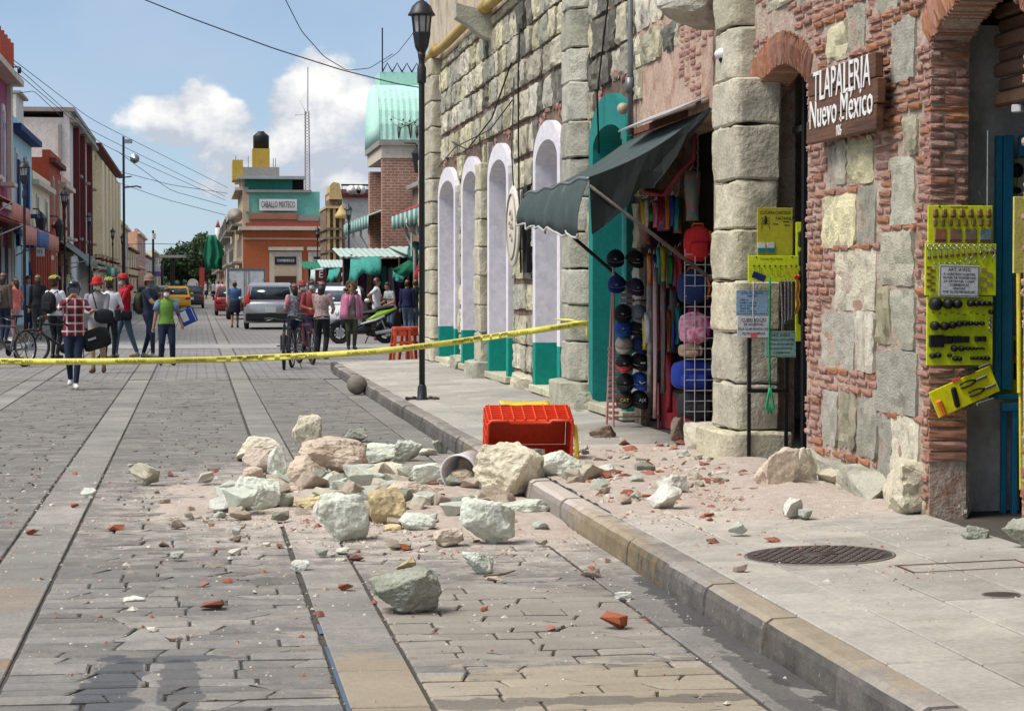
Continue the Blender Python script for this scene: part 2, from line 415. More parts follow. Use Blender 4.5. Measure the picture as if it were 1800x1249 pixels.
def inframe(p, mg=30):
 q = CM.transposed() @ (Vector(p) - CAMP)
 if q.z > -.5: return False
 x = 900 - q.x / q.z * 3850; y = 624.5 + q.y / q.z * 3850
 return -mg < x < 1800 + mg and -mg < y < 1249 + mg
gm = MB(); gm.add([(-2500, -60, -.06), (2500, -60, -.06), (2500, 3200, -.06), (-2500, 3200, -.06)], [(0, 1, 2, 3)])
g_me = tinted(gm.mesh('ground', mat('far_ground', (.20, .19, .17), (.15, .14, .12), scale=.05, bump=0)), 1.); put('ground', g_me, kind='structure')
rm = MB(); rm.add([(-4.75, 4, -.013), (2.4, 4, -.013), (2.4, 36.2, -.013), (-4.75, 36.2, -.013)], [(0, 1, 2, 3)])
road = put('road', tinted(rm.mesh('road', M_JOINT), 1.), kind='structure')
fm = MB(); fm.add([(-4.75, 36.2, -.002), (2.4, 36.2, -.002), (2.4, 39.5, -.002), (60, 41, -.002), (60, 62, -.002), (6.3, 62, -.002), (6.3, 150, -.002), (3, 152, -.002), (3, 700, -.002), (-4.75, 700, -.002)], [tuple(range(10))])
put('far_road', tinted(fm.mesh('far_road', M_FAR), 1.), kind='structure')
def paver_polys():
 r = random.Random(3); out = []
 bands = [(-4.72, -2.74), (-2.40, -1.10), (-.75, .532), (.86, 2.067)]
 for (x0, x1) in bands:
  y = 6.6; ph = r.uniform(0, 9)
  edge = lambda x, k: .022 * noise.noise(Vector((x * 2.1, k * 3.7, ph)))
  k = 0
  while y < 36:
   h = r.uniform(.135, .215); x = x0; sl0 = 0
   while x < x1 - .02:
    w = r.choice((.19, .24, .3, .36, .42)) * r.uniform(.9, 1.1)
    if x + w > x1 - .12: w = x1 - x
    last = x + w >= x1 - 1e-4
    sl1 = 0 if last else r.choice((0, 0, .03, -.03, .06, -.06)) * r.uniform(.5, 1.2)
    xa, xb = x, x + w
    ya = lambda q: y + edge(q, k); yb = lambda q: y + h + edge(q, k + 1)
    c0, c1 = (r.uniform(.0, .035) if r.random() < .45 else .006), (r.uniform(.0, .035) if r.random() < .45 else .006)
    xm = (xa + xb) / 2
    P = [(xa + sl0 + c0, ya(xa)), (xm, ya(xm) + r.uniform(-.004, .004)), (xb + sl1 - c1 * .6, ya(xb)), (xb + sl1 * .6, ya(xb) + c1), (xb - sl1, yb(xb) - c0 * .4), (xb - sl1 - c0 * .7, yb(xb)),
                     (xm, yb(xm)), (xa - sl0 + c1 * .6, yb(xa)), (xa - sl0, yb(xa) - c1 * .4), (xa + sl0 * .6, ya(xa) + c0)]
    out.append(P); x += w; sl0 = sl1
   y += h; k += 1
 return out
def paver_geo(P, r, gap):
 n = len(P); c = (sum(p[0] for p in P) / n, sum(p[1] for p in P) / n)
 hx = max(abs(p[0] - c[0]) for p in P); hy = max(abs(p[1] - c[1]) for p in P)
 z = r.uniform(-.004, .003); tx = r.uniform(-.012, .012); ty = r.uniform(-.012, .012); vs = []
 for k, (e, zz) in enumerate(((gap, -.0125), (gap, z - .007), (gap + .008, z))):
  for (x, y) in P:
   dx, dy = x - c[0], y - c[1]
   qx = dx * max(.2, 1 - e / hx); qy = dy * max(.2, 1 - e * 1.7 / hy)
   vs.append((qx, qy, zz if k == 0 else zz + tx * dx + ty * dy))
 fs = []
 for k in (0, 1):
  for i in range(n): a = k * n; fs.append((a + i, a + (i + 1) % n, a + n + (i + 1) % n, a + n + i))
 fs.append(tuple(range(2 * n, 3 * n)))
 return c, vs, fs
def build_pavers():
 r = random.Random(5); near = []; far = []
 for P in paver_polys():
  c = P[0]
  (near if inframe((c[0] + .1, c[1] + .1, 0), 60) else far).append(P)
 near.sort(key=lambda P: P[0][1]); single, rest = near[:300], near[300:] + far
 for P in single:
  c, vs, fs = paver_geo(P, r, r.uniform(.0045, .008))
  put('paver', tinted(MB().add(vs, fs).mesh('paver', M_PAV), r.uniform(.80, 1.12)), road, (c[0], c[1], 0))
 m = MB(); t = []
 for P in rest:
  c, vs, fs = paver_geo(P, r, r.uniform(.004, .008)); m.add(vs, fs, M=Matrix.Translation((c[0], c[1], 0))); q = r.uniform(.80, 1.12); t += [q] * len(fs)
 me = m.mesh('paver_field', M_PAV); tinted(me, t); put('paver_field', me, road, kind='stuff')
build_pavers()
def slab_mesh(name, M, seed):
 r = random.Random(seed); m = MB(); m.box((0, 0, -.5), (1, 1, 1), b=.0)
 return m
def long_box(m, x0, x1, y0, y1, z0, z1, b=.006, tilt=0.):
 vs = []
 for z, e in ((z0, 0), (z1 - b, 0), (z1, b)):
  for (x, y) in ((x0 + e, y0 + e), (x1 - e, y0 + e), (x1 - e, y1 - e), (x0 + e, y1 - e)): vs.append((x, y, z + tilt * (x - x0)))
 fs = [(8, 9, 10, 11)] + [(k + i, k + (i + 1) % 4, k + 4 + (i + 1) % 4, k + 4 + i) for k in (0, 4) for i in range(4)]
 return m.add(vs, fs)
def slab(name, M, x0, x1, y0, y1, z0, z1, parent, r, b=.006, tilt=0.):
 cx, cy = (x0 + x1) / 2, (y0 + y1) / 2
 m = long_box(MB(), x0 - cx, x1 - cx, y0 - cy, y1 - cy, z0, z1, b, tilt)
 return put(name, tinted(m.mesh(name, M), r.uniform(.9, 1.1)), parent, (cx, cy, 0))
rr = random.Random(11)
for (x0, x1) in ((-1.087, -.763), (.555, .847), (-2.727, -2.413)):
 y = 6.4
 while y < 36:
  l = rr.uniform(.5, .95); slab('strip_slab', M_STRIP, x0, x1, y + .004, min(y + l, 36.1) - .004, -.0128, rr.uniform(-.003, .002), road, rr, .005); y += l
 m = long_box(MB(), x0, x1, 36.3, 130, -.01, .004); put('strip_slab', tinted(m.mesh('strip_slab', M_STRIP), .9), road)
 mg = MB()
 for xx in (x0 - .03, x1): mg.add([(xx, 36.3, .001), (xx + .03, 36.3, .001), (xx + .03, 130, .001), (xx, 130, .001)], [(0, 1, 2, 3)])
 put('strip_groove', tinted(mg.mesh('strip_groove', M_JOINT), 1.), road)
y = 6.2
while y < 36:
 l = rr.uniform(.7, 1.15); slab('gutter_slab', M_GUT, 2.085, 2.36, y + .006, min(y + l, 36) - .006, -.0129, rr.uniform(-.006, 0), road, rr, .006); y += l
m = MB()
for (ya, yb, w) in ((7.2, 9.4, .022), (9.75, 10.1, .02)):
 m.add([(.537, ya, -.0055), (.537 + w, ya, -.0055), (.535 + w, yb, -.0055), (.538, yb, -.0055)], [(0, 1, 2, 3)])
m.add([(.843, 7.2, -.006), (.86, 7.2, -.006), (.86, 7.9, -.006), (.843, 7.9, -.006)], [(0, 1, 2, 3)])
m.build('water', mat('groove_water', (.02, .025, .03), rough=.03, bump=0, spec=.7), kind='structure')
m = MB(); m.add([(-4.7, 53.6, .006), (6, 53.6, .006), (6, 57.4, .006), (-4.7, 57.4, .006)], [(0, 1, 2, 3)])
put('crossing_band', tinted(m.mesh('crossing_band', gmat('band_stone', (.34, .33, .31), (.27, .26, .25), rand=0, dust=0)), 1.), kind='structure')
M_BASE = mat('bedding_mortar', (.085, .075, .062), scale=8)
m = MB(); m.add([(2.42, 4, 0), (4.9, 4, 0), (4.9, 40, 0), (2.42, 40, 0), (2.42, 4, .135), (4.9, 4, .19), (4.9, 40, .19), (2.42, 40, .135)],
    [(0, 1, 2, 3), (4, 7, 6, 5), (0, 4, 5, 1), (1, 5, 6, 2), (2, 6, 7, 3), (3, 7, 4, 0)])
walk = put('pavement', tinted(m.mesh('pavement', M_BASE), 1.), kind='structure')
zs = lambda x: .15 + .03 * (x - 2.5)
cols = [2.515, 2.84, 3.22, 3.62, 4.24]
for i in range(4):
 y = 5.6 + .3 * i
 while y < 39.6:
  l = rr.uniform(.5, .66)
  x0, x1 = cols[i] + .005, cols[i + 1] - .005; z = zs(x0) + rr.uniform(-.002, .002)
  slab('slab', M_SLAB, x0, x1, y + .004, min(y + l, 39.7) - .004, z - .03, z, walk, rr, .005, .03); y += l
y = 5.9; kj = []
while y < 38:
 l = rr.uniform(.8, 1.3); kj.append((y, min(y + l, 38.2))); y += l
for (a, b) in kj:
 dx = rr.uniform(-.012, .012); dz = rr.uniform(-.008, .006); n = max(3, int((b - a) / .16)); rings = []
 for i in range(n + 1):
  yy = a + .005 + (b - a - .01) * i / n; w = lambda s: .009 * noise.noise(Vector((s * 3, yy * 3.1, 1.7)))
  prof = [(2.352, -.05), (2.352 + w(1), .03), (2.358 + w(2), .10), (2.372 + w(3), .132), (2.402 + w(4), .15), (2.46, .152 + w(5) * .5), (2.505, .153), (2.508, .05), (2.508, -.05)]
  rings.append([(x + dx - 2.5, yy - (a + b) / 2, z + dz) for x, z in prof])
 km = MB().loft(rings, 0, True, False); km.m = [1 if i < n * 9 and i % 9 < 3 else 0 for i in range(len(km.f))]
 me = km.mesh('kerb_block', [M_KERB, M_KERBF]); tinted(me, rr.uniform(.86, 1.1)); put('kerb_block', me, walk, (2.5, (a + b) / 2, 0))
rings = []
for i in range(9):
 t = pi / 2 * i / 8; cx, cy, R0 = 4.0, 38.2, 1.65
 rings.append([(cx - (R0 - e) * cos(t), cy + (R0 - e) * sin(t), z) for e, z in ((0, -.05), (.01, .12), (.05, .15), (.155, .152), (.155, 0))])
me = MB().loft(rings, 0, True, False).mesh('kerb_block', M_KERB); put('kerb_block', tinted(me, 1.), walk)
m = MB(); n = 9; vs = [(4.6, 38.2, .16)] + [(4.0 - 1.49 * cos(pi / 2 * i / 8), 38.2 + 1.49 * sin(pi / 2 * i / 8), .153) for i in range(9)] + [(4.6, 39.69, .16)]
m.add(vs, [tuple(range(len(vs)))]); put('corner_slab', tinted(m.mesh('corner_slab', M_SLAB), .98), walk)
m = MB(); m.box((-5.6, 252, .06), (1.6, 496, .16)); lw = put('left_pavement', tinted(m.mesh('left_pavement', M_SLAB), .85), kind='structure')
m = MB()
y = 40
while y < 90:
 m.box((-4.79, y + .75, .06), (.2, 1.48, .172), b=.012); y += 1.5
put('kerb_block', tinted(m.mesh('kerb_block', M_KERB), 1.1), lw, kind='stuff')
m = MB(); m.box((-4.79, 61.5, .066), (.21, 4, .174), b=.012); put('painted_kerb', tinted(m.mesh('painted_kerb', mat('kerb_yellow', (.5, .3, .06), (.3, .2, .08), dirt=(.2, .18, .15))), 1.), lw)
m = MB(); m.box((9.3, 106, .06), (6, 88, .16)); put('market_pavement', tinted(m.mesh('market_pavement', M_SLAB), .85), kind='structure')
m = MB(); m.box((4.2, 420, .06), (2.4, 536, .16)); put('far_right_pavement', tinted(m.mesh('far_right_pavement', M_SLAB), .85), kind='structure')
M_IRON = mat('cast_iron', (.085, .065, .055), (.05, .042, .038), scale=12, rough=.6, metal=.4, bump=.4, dirt=(.16, .13, .11))
def manhole(x, y, rad, label, studs):
 z = zs(x) + .001; t = thing('manhole_cover', (x, y, z), label, 'manhole cover', 'iron covers in the pavement'); t.rotation_euler = (0, -.03, 0)
 MB().lathe([(rad, -.02), (rad, .003), (rad * .975, .005), (rad * .965, .002), (rad * .965, -.02)], 48).build('rim', mat('cover_concrete', (.22, .19, .17), scale=20), t)
 MB().lathe([(rad * .955, -.02), (rad * .955, .003), (.0008, .003)], 48, sm=False).build('plate', M_IRON, t)
 if studs:
  m = MB(); s = .052; k = int(rad / s) + 1
  for i in range(-k, k + 1):
   for j in range(-k, k + 1):
    px, py = i * s + (j % 2) * s / 2, j * s * .85; q = hypot(px, py)
    if q < rad * .88 and q > rad * .26: m.box((px, py, .006), (.036, .017, .010), (.785 if (i + j) % 2 else -.785) * .0, b=.003)
  m.build('tread', mat('worn_iron', (.17, .135, .12), (.11, .09, .08), scale=20, rough=.5, metal=.4), t, kind='stuff')
  MB().lathe([(rad * .24, .002), (rad * .24, .008), (.001, .009)], 24).build('boss', M_IRON, t)
 return t
manhole(3.14, 10.80, .385, 'large round iron manhole cover with studs in the pavement', True)
manhole(3.51, 9.22, .085, 'small plain round iron cover near the right edge of the pavement', False)
t = thing('hatch_frame', (3.68, 10.02, zs(3.68) + .004), 'rusty iron frame of a rectangular hatch set flush in the pavement slabs', 'hatch')
t.rotation_euler = (0, -.03, 0); M_RUST = mat('rust', (.16, .06, .03), (.09, .04, .025), scale=20)
for i, (c, d) in enumerate((((0, .26, 0), (.62, .006, .004)), ((-.30, .13, 0), (.006, .25, .004)), ((.30, .13, 0), (.006, .25, .004)), ((0, 0, 0), (.62, .004, .003)))): MB().box(c, d).build('frame_bar', M_RUST, t)
# ------------------------------------------------------------------ the old stone building on the right
XW, XP = 4.22, 4.03
bld = thing('stone_building', (XW, 24, .19), 'old building of weathered green stone blocks and thin red bricks along the pavement', 'building')
M_STONE = mat('green_quarry_stone', (.66, .595, .42), (.46, .425, .31), scale=4.5, rough=.9, bump=1., bscale=30, rand=.34, dirt=(.10, .092, .075), dscale=2.3, stretch=(1, 1, .45), dthr=(.50, .70))
M_STONE2 = mat('grey_quarry_stone', (.49, .465, .37), (.34, .33, .265), scale=5, rough=.9, bump=.9, bscale=26, rand=.18, dirt=(.12, .115, .10), dscale=2.0, dthr=(.56, .75))
M_PIL = mat('pillar_stone', (.58, .525, .39), (.40, .37, .28), scale=4, rough=.92, bump=1., bscale=20, rand=.14, dirt=(.15, .135, .11), dscale=1.7, dthr=(.56, .78))
M_STAIN = mat('blackened_stone', (.15, .14, .115), (.08, .078, .068), scale=3, rough=.9, bump=.8, bscale=26, rand=.3, dirt=(.36, .33, .25), dscale=3, stretch=(1, 1, .4))
M_BRICK = mat('thin_red_brick', (.46, .215, .135), (.34, .15, .095), scale=12, rough=.92, bump=.6, bscale=50, rand=.24, dirt=(.56, .46, .37), dscale=6, dthr=(.52, .80))
M_MORT = mat('rubble_mortar', (.25, .17, .125), (.09, .062, .048), scale=9, rough=.95, bump=1., bscale=24, dirt=(.10, .07, .055), dscale=4)
M_MORTP = mat('pale_mortar', (.54, .45, .37), (.36, .27, .21), scale=8, rough=.95, bump=1., bscale=30, dirt=(.30, .13, .08), dscale=5)
M_PLAS = mat('old_plaster', (.58, .49, .36), (.44, .37, .28), scale=2.5, rough=.95, bump=.5, bscale=18, dirt=(.22, .16, .12), dscale=2.2)
M_PINK = mat('pink_plaster', (.55, .40, .31), (.42, .29, .22), scale=5, rough=.95, bump=.7, bscale=18, dirt=(.24, .09, .05), dscale=3.5)
def block_me(name, seed, M, n=6, rough=.5, jit=.04, rnd=.05):
 r = random.Random(seed); o = Vector((seed * 3.3, seed * 1.9, 0)); g = []; vs = []; fs = []
 cut = [r.uniform(0, .09) for _ in range(4)]
 for i in range(n + 1):
  row = []
  for j in range(n + 1):
   u, v = i / n, j / n; y, z = u - .5, v - .5
   ed = min(u, 1 - u, v, 1 - v)
   y += jit * noise.noise(Vector((v * 3, seed, u * 1.5))) * (1 if ed < .01 else .5); z += jit * 1.3 * noise.noise(Vector((u * 3, seed + 9, v * 1.5))) * (1 if ed < .01 else .5)
   cx = 1 - (1 - min(u, 1 - u) * 2) ** 9; cz = 1 - (1 - min(v, 1 - v) * 2) ** 9
   corner = cut[(u > .5) * 2 + (v > .5)]
   if min(u, 1 - u) < .01 and min(v, 1 - v) < .01: y *= 1 - corner; z *= 1 - corner
   x = rnd * 4 * (1 - cx * cz) * (1 if ed < .01 else .35) + rough * (.55 * noise.noise(o + Vector((0, y * 1.7, z * 1.7))) + .4 * noise.noise(o + Vector((5, y * 4.5, z * 4.5))) + .4 * noise.noise(o + Vector((9, y * 12, z * 12))))
   row.append(len(vs)); vs.append((x, y, z))
  g.append(row)
 for i in range(n):
  for j in range(n): fs.append((g[i][j], g[i + 1][j], g[i + 1][j + 1], g[i][j + 1]))
 rim = [g[i][0] for i in range(n + 1)] + [g[n][j] for j in range(1, n + 1)] + [g[i][n] for i in range(n - 1, -1, -1)] + [g[0][j] for j in range(n - 1, 0, -1)]
 b0 = len(vs)
 for q in rim: vs.append((1, vs[q][1], vs[q][2]))
 for i in range(len(rim)): fs.append((rim[i], b0 + i, b0 + (i + 1) % len(rim), rim[(i + 1) % len(rim)]))
 me = MB().add(vs, fs, 0, n > 4).mesh(name, M)
 if n > 4: me.set_sharp_from_angle(angle=radians(24))
 return me
BLK = {}
def blk(kind, M, n=7, k=8, **kw):
 if kind not in BLK: BLK[kind] = [block_me(kind, 11 + i * 7, M, n, **kw) for i in range(k)]
 return BLK[kind]
blk('stone_block', M_STONE, 8, 10, rough=.27, jit=.028, rnd=.012); blk('grey_block', M_STONE2, 8, 6, rough=.27, jit=.028, rnd=.012); blk('black_block', M_STAIN, 6, 4, rough=.34, jit=.03, rnd=.025)
blk('pillar', M_PIL, 9, 6, rough=.55, jit=.03, rnd=.06)
blk('brick', M_BRICK, 3, 6, rough=.10, jit=.035, rnd=.02)
STONES = []; BRICKS = []
def area(p, sy, sz):
 d = (Vector(p) - CAMP).length
 return (sy * sz / d ** 2) * (1 if inframe(p) else .0001)
def stone(y0, y1, z0, z1, kind='stone_block', x=XW, depth=.16, rz=0., name='stone_block', gap=.012):
 y0, y1 = min(y0, y1), max(y0, y1)
 c = (x, (y0 + y1) / 2, (z0 + z1) / 2)
 STONES.append((area(c, y1 - y0, z1 - z0), kind, c, (depth, y1 - y0 - gap, z1 - z0 - gap), rz, name))
def brick(c, s, rz=0., rx=0.): BRICKS.append((area(c, s[1], s[2]), 'brick', c, s, rz, rx))
OPEN = []   # (y0, y1, z0, z1) for the course filler
rs = random.Random(21)
def free_part(y0, y1, z0, z1, ex):
 segs = [(y0, y1)]
 for (a, b, c, d) in ex:
  if z1 <= c + .03 or z0 >= d - .03: continue
  ns = []
  for (p, q) in segs:
   if q <= a or p >= b: ns.append((p, q)); continue
   if p < a: ns.append((p, a))
   if q > b: ns.append((b, q))
  segs = ns
 return [s for s in segs if s[1] - s[0] > .10]
def courses(ya, yb, za, zb, ex, hr=(.34, .42), wr=(.38, .85)):
 z = za; k = 0
 while z < zb - .12:
  h = min(rs.uniform(*hr), zb - z); y = ya - rs.uniform(0, .4)
  while y < yb:
   w = rs.uniform(*wr)
   a, b = max(y, ya), min(y + w, yb)
   for (p, q) in free_part(a, b, z, z + h, ex):
    s = noise.noise(Vector((q * .9, z * .35, 2.2))) + .4 * noise.noise(Vector((q * 4, z, 5)))
    kd = 'black_block' if s > .36 else ('grey_block' if rs.random() < .32 else 'stone_block')
    zz = rs.uniform(.0, .03); stone(p, q, z + rs.uniform(0, .02), z + h - rs.uniform(.0, .018), kd, XW - .01 + rs.uniform(-.018, .022), .17)
   y += w
  z += h + rs.choice((0, .015, .05)); k += 1
W4, W3, W2, W1 = (25.05, 27.12), (29.30, 31.45), (32.45, 34.62), (35.42, 37.98)
TEAL = (21.08, 23.17)
WIN = [(a - .03, b + .03, .1, 3.55) for a, b in (W1, W2, W3, W4)]
wext = []
for (a, b) in (W1, W2, W3, W4, TEAL):        # stepped outline of the arch heads
 for i in range(7):
  t = i / 7; z = 3.05 + .5 * t; hw = (b - a) / 2 * sqrt(max(0, 1 - t * t)); wext.append(((a + b) / 2 - hw - .04, (a + b) / 2 + hw + .04, .1 if i == 0 else 3.05 + .5 * (i / 7), 3.05 + .5 * ((i + 1) / 7) + .02))
PILS = [(23.43, 24.30, 0, 5.45), (31.55, 32.2, 0, 3.35), (38.05, 40.3, 0, 5.5)]
GAPS = [(21.0, 23.3, .1, 2.6), (37.98, 38.1, .1, 3)]
courses(23.3, 38.1, .42, 5.42, wext + PILS + [(34.62, 35.42, 0, .3)])
courses(17.4, 23.42, 3.62, 5.42, [(0, 19.0, 3.0, 3.95)])
courses(20.6, 23.4, 2.95, 3.62, wext + [(17, 20.6, 0, 3.7), (20.8, 21.1, 0, 3.2)], wr=(.3, .5))
courses(17.4, 20.6, 3.62, 3.9, [(17, 19.0, 3.0, 3.95)])
for z in (.45, .95, 1.4, 1.9, 2.4): stone(23.2, 23.42, z, z + .44, 'grey_block'); stone(20.72, 21.05, z, z + .44, 'stone_block')
def sp(l, t, r, b, kind='stone_block', x=XW, depth=.15):
 A = ONX(l, t, x); B = ONX(l, b, x); C = ONX(r, t, x); stone(C.y, A.y, B.z, A.z, kind, x + .0 + rs.uniform(-.01, .006), depth, gap=.004)
SB = [(1443, 345, 1503, 438), (1508, 330, 1538, 435, 'grey_block'), (1566, 278, 1606, 398, 'grey_block'), (1547, 402, 1606, 502, 'grey_block'), (1467, 441, 1538, 545), (1443, 550, 1500, 648, 'grey_block'), (1502, 545, 1538, 652),
      (1541, 502, 1564, 604), (1564, 508, 1608, 612, 'grey_block'), (1541, 614, 1612, 722, 'grey_block'), (1445, 682, 1471, 780, 'grey_block'), (1506, 696, 1542, 800, 'grey_block'), (1566, 728, 1614, 832), (1541, 724, 1565, 836, 'grey_block'),
      (1452, 45, 1488, 114), (1490, 8, 1519, 94, 'grey_block'), (1569, 38, 1609, 148, 'grey_block'), (1453, 250, 1487, 328), (1489, 245, 1534, 328), (1586, 206, 1612, 276), (1474, 684, 1504, 786),
      (1345, -10, 1395, 25), (1400, -30, 1440, 20), (1540, -40, 1580, 30, 'grey_block'), (1300, 60, 1320, 120), (1435, 800, 1490, 862, 'grey_block')]
SBR = []
for q in SB:
 sp(*q); e = STONES[-1]; SBR.append((e[2][1] - e[3][1] / 2 - .012, e[2][1] + e[3][1] / 2 + .012, e[2][2] - e[3][2] / 2 - .008, e[2][2] + e[3][2] / 2 + .008))
DOORS = [(10.83, 12.28), (14.88, 16.39)]; SPR, RISE, RING = 2.95, .20, .24
def arch_r(w): return (w * w / 4 + RISE * RISE) / (2 * RISE)
def in_arch(y, z, grow):
 for (a, b) in DOORS:
  if z < SPR and a - .0 < y < b + .0: return True
  w = b - a; R0 = arch_r(w); cy, cz = (a + b) / 2, SPR + RISE - R0
  if z >= SPR - .02 and hypot(y - cy, z - cz) < R0 + grow and z > SPR - .06 and abs(y - cy) < w / 2 + grow: return True
 return False
z = .24; k = 0
while z < 5.0:
 h = rs.uniform(.033, .043); y = 9.2 + (k % 2) * .12 + rs.uniform(-.03, .03)
 while y < 17.2:
  w = rs.choice((.24, .25, .23, .13)); a, b = y, y + w
  for (p, q) in free_part(a, b, z, z + h, SBR):
   for (d0, d1) in DOORS:
    if z < SPR - .01:
     if p < d0 < q: q = d0
     if p < d1 < q: p = d1
   c = (p + q) / 2
   if q - p < .05 or in_arch(c, z + h / 2, RING + .03): continue
   if z > 3.4 and noise.noise(Vector((c * 1.2, z * 1.6, 8))) > .30: continue
   brick((XW - .003 + rs.uniform(-.012, .009), c, z + h / 2), (.1, q - p - .017, h), rs.uniform(-.03, .03), rs.uniform(-.02, .02))
  y += w + .004
 z += h + .0165; k += 1
z = .52
while z < 2.96:
 h = .052 if z < 1.0 else rs.uniform(.036, .046); ph = rs.random() < .5
 for (x0, x1) in (((XW + .0, XW + .235),) if z < 1.0 or rs.random() < .3 else (((XW, XW + .15), (XW + .155, XW + .235)) if ph else ((XW, XW + .08), (XW + .085, XW + .235)))):
  BRICKS.append((area((x0, 12.28, z), x1 - x0, h), 'brick', ((x0 + x1) / 2, 12.262 + rs.uniform(-.012, .008), z + h / 2), (.12, x1 - x0 - .006, h), pi / 2 + rs.uniform(-.03, .03), rs.uniform(-.015, .015)))
 z += h + .011
z = .3
while z < 2.96:                                  # far jamb of the second door, mostly behind the pillar
 BRICKS.append((.000001, 'brick', (XW + .2, 16.40, z + .02), (.1, .3, .04), pi / 2, 0)); z += .052
for (a, b) in DOORS:
 w = b - a; R0 = arch_r(w); cy, cz = (a + b) / 2, SPR + RISE - R0; th = asin(w / 2 / R0); n = int(2 * th * R0 / .043)
 for i in range(n + 1):
  t = -th + 2 * th * i / n; rm_ = R0 + RING / 2
  BRICKS.append((area((XW, cy, cz + R0), .24, .04) * 2, 'brick', (XW - .02 + rs.uniform(-.008, .008), cy + sin(t) * rm_, cz + cos(t) * rm_), (.27, .036, RING - .006 + rs.uniform(-.01, .012)), 0, -t))
z = 3.12
while z < 3.86:
 y = 17.3
 while y < 18.9:
  if noise.noise(Vector((y * 1.6, z * 2.4, 3))) > -.12 and rs.random() < .85: brick((XW + .004 + rs.uniform(-.01, .01), y + .1, z), (.1, .205, .046), rs.uniform(-.03, .03), rs.uniform(-.03, .03))
  y += .215
 z += .056
for (a, b) in (W4, W3, W1, TEAL):                # rubble bricks packed over the arch heads
 for i in range(16):
  t = rs.uniform(-1.1, 1.1); c = (a + b) / 2; z = 3.12 + .5 * cos(t) + rs.uniform(.03, .13); y = c + sin(t) * (b - a) / 2 * 1.02
  brick((XW + .004, y, z), (.1, rs.uniform(.1, .22), rs.uniform(.035, .06)), 0, rs.uniform(-.15, .15) + (t * .5))
def place(lst, key, kindmap):
 lst.sort(key=lambda e: -e[0])
 return lst[:300], lst[300:]
def emit_blocks(lst, part, stuffname, M):
 a, rest = place(lst, 0, None)
 for e in a:
  me = BLK[e[1]][rs.randrange(len(BLK[e[1]]))]; rx = 0 if isinstance(e[5], str) else e[5]
  put(part, me, bld, Vector(e[2]) - wloc(bld), (rx, 0, e[4]), scale=(e[3][0], e[3][1] * rs.choice((1, 1)), e[3][2] * rs.choice((1, 1))))
 if rest:
  m = MB(); mats = []
  for e in rest:
   me = BLK[e[1]][rs.randrange(len(BLK[e[1]]))]; rx = 0 if isinstance(e[5], str) else e[5]
   if me.materials[0] not in mats: mats.append(me.materials[0])
   T = Matrix.Translation(e[2]) @ Euler((rx, 0, e[4])).to_matrix().to_4x4() @ Matrix.Diagonal((*e[3], 1))
   m.add([v.co for v in me.vertices], [tuple(p.vertices) for p in me.polygons], mats.index(me.materials[0]), me.polygons[0].use_smooth, T)
  m.build(stuffname, mats, bld, world=True, kind='stuff')
emit_blocks(STONES, 'stone_block', 'more_stone_blocks', M_STONE)
emit_blocks(BRICKS, 'brick', 'more_bricks', M_BRICK)
def core(y0, y1, z0, z1, M, x=XW + .03, x1=XW + .55, name='wall_core'):
 return MB().box(((x + x1) / 2, (y0 + y1) / 2, (z0 + z1) / 2), (x1 - x, y1 - y0, z1 - z0)).build(name, M, bld, world=True)
core(4.0, 10.83, 0, 5.0, M_MORTP, x=XW + .012, x1=XW + .235); core(12.28, 14.88, 0, 5.0, M_MORTP, x=XW + .012, x1=XW + .235); core(16.39, 17.72, 0, 5.0, M_MORTP, x=XW + .02, x1=XW + .34)
for (a, b) in DOORS:                              # mortar tympanum above the ring, with the arched soffit
 w = b - a; R0 = arch_r(w); cy, cz = (a + b) / 2, SPR + RISE - R0; th = asin(w / 2 / R0)
 poly = [(cy + sin(-th + 2 * th * i / 12) * (R0 + .004), cz + cos(-th + 2 * th * i / 12) * (R0 + .004)) for i in range(13)] + [(b, 5.0), (a, 5.0)]
 T = Matrix(((0, 1, 0, XW + .014), (1, 0, 0, 0), (0, 0, 1, 0), (0, 0, 0, 1)))
 MB().prism(poly, .22, T).build('wall_core', M_MORTP, bld, world=True)
core(17.72, 21.05, 2.98, 5.0, M_PINK, x=XW + .012); core(20.75, 21.08, 0, 2.98, M_MORT)
def arch_pts(a, b, zs_, rise, n=14, z0=.30):
 c, w = (a + b) / 2, (b - a) / 2
 P = [(a, z0), (a, .83), (a, zs_)] + [(c - w * cos(pi * i / n), zs_ + rise * sin(pi * i / n)) for i in range(1, n)] + [(b, zs_), (b, .83), (b, z0)]
 return P
def holed(y0, y1, ops, M):                        # core with arched holes, butted strips
 ops = sorted(ops); y = y0
 for (a, b) in ops:
  core(y, a + .1, 0, 5.43, M); 
  T = Matrix(((0, 1, 0, XW + .03), (1, 0, 0, 0), (0, 0, 1, 0), (0, 0, 0, 1)))
  P = arch_pts(a + .1, b - .1, 3.05, .40)[2:-2]
  MB().prism(P + [(b - .1, 5.43), (a + .1, 5.43)], .5, T).build('wall_core', M, bld, world=True)
  MB().box((XW + .28, (a + b) / 2, .14), (.5, b - a - .2, .3)).build('wall_core', M, bld, world=True)
  y = b - .1
 core(y, y1, 0, 5.43, M)
holed(21.08, 40.1, [TEAL, W4, W3, W2, W1], M_MORT)
core(4.0, 17.72, 5.0, 5.5, M_MORTP, x=XW + .012); core(17.72, 21.08, 5.0, 5.43, M_MORT)
MB().box((XW + .3, 28.8, 6.7), (.54, 22.7, 2.5)).build('upper_wall', M_PLAS, bld, world=True)
MB().box((XW + .32, 10.72, 7.0), (.5, 13.4, 3.0)).build('upper_wall', M_PLAS, bld, world=True)
MB().box((7.3, 40.1 - .25, 4.0), (5.6, .45, 7.9)).build('end_wall', M_PLAS, bld, world=True)
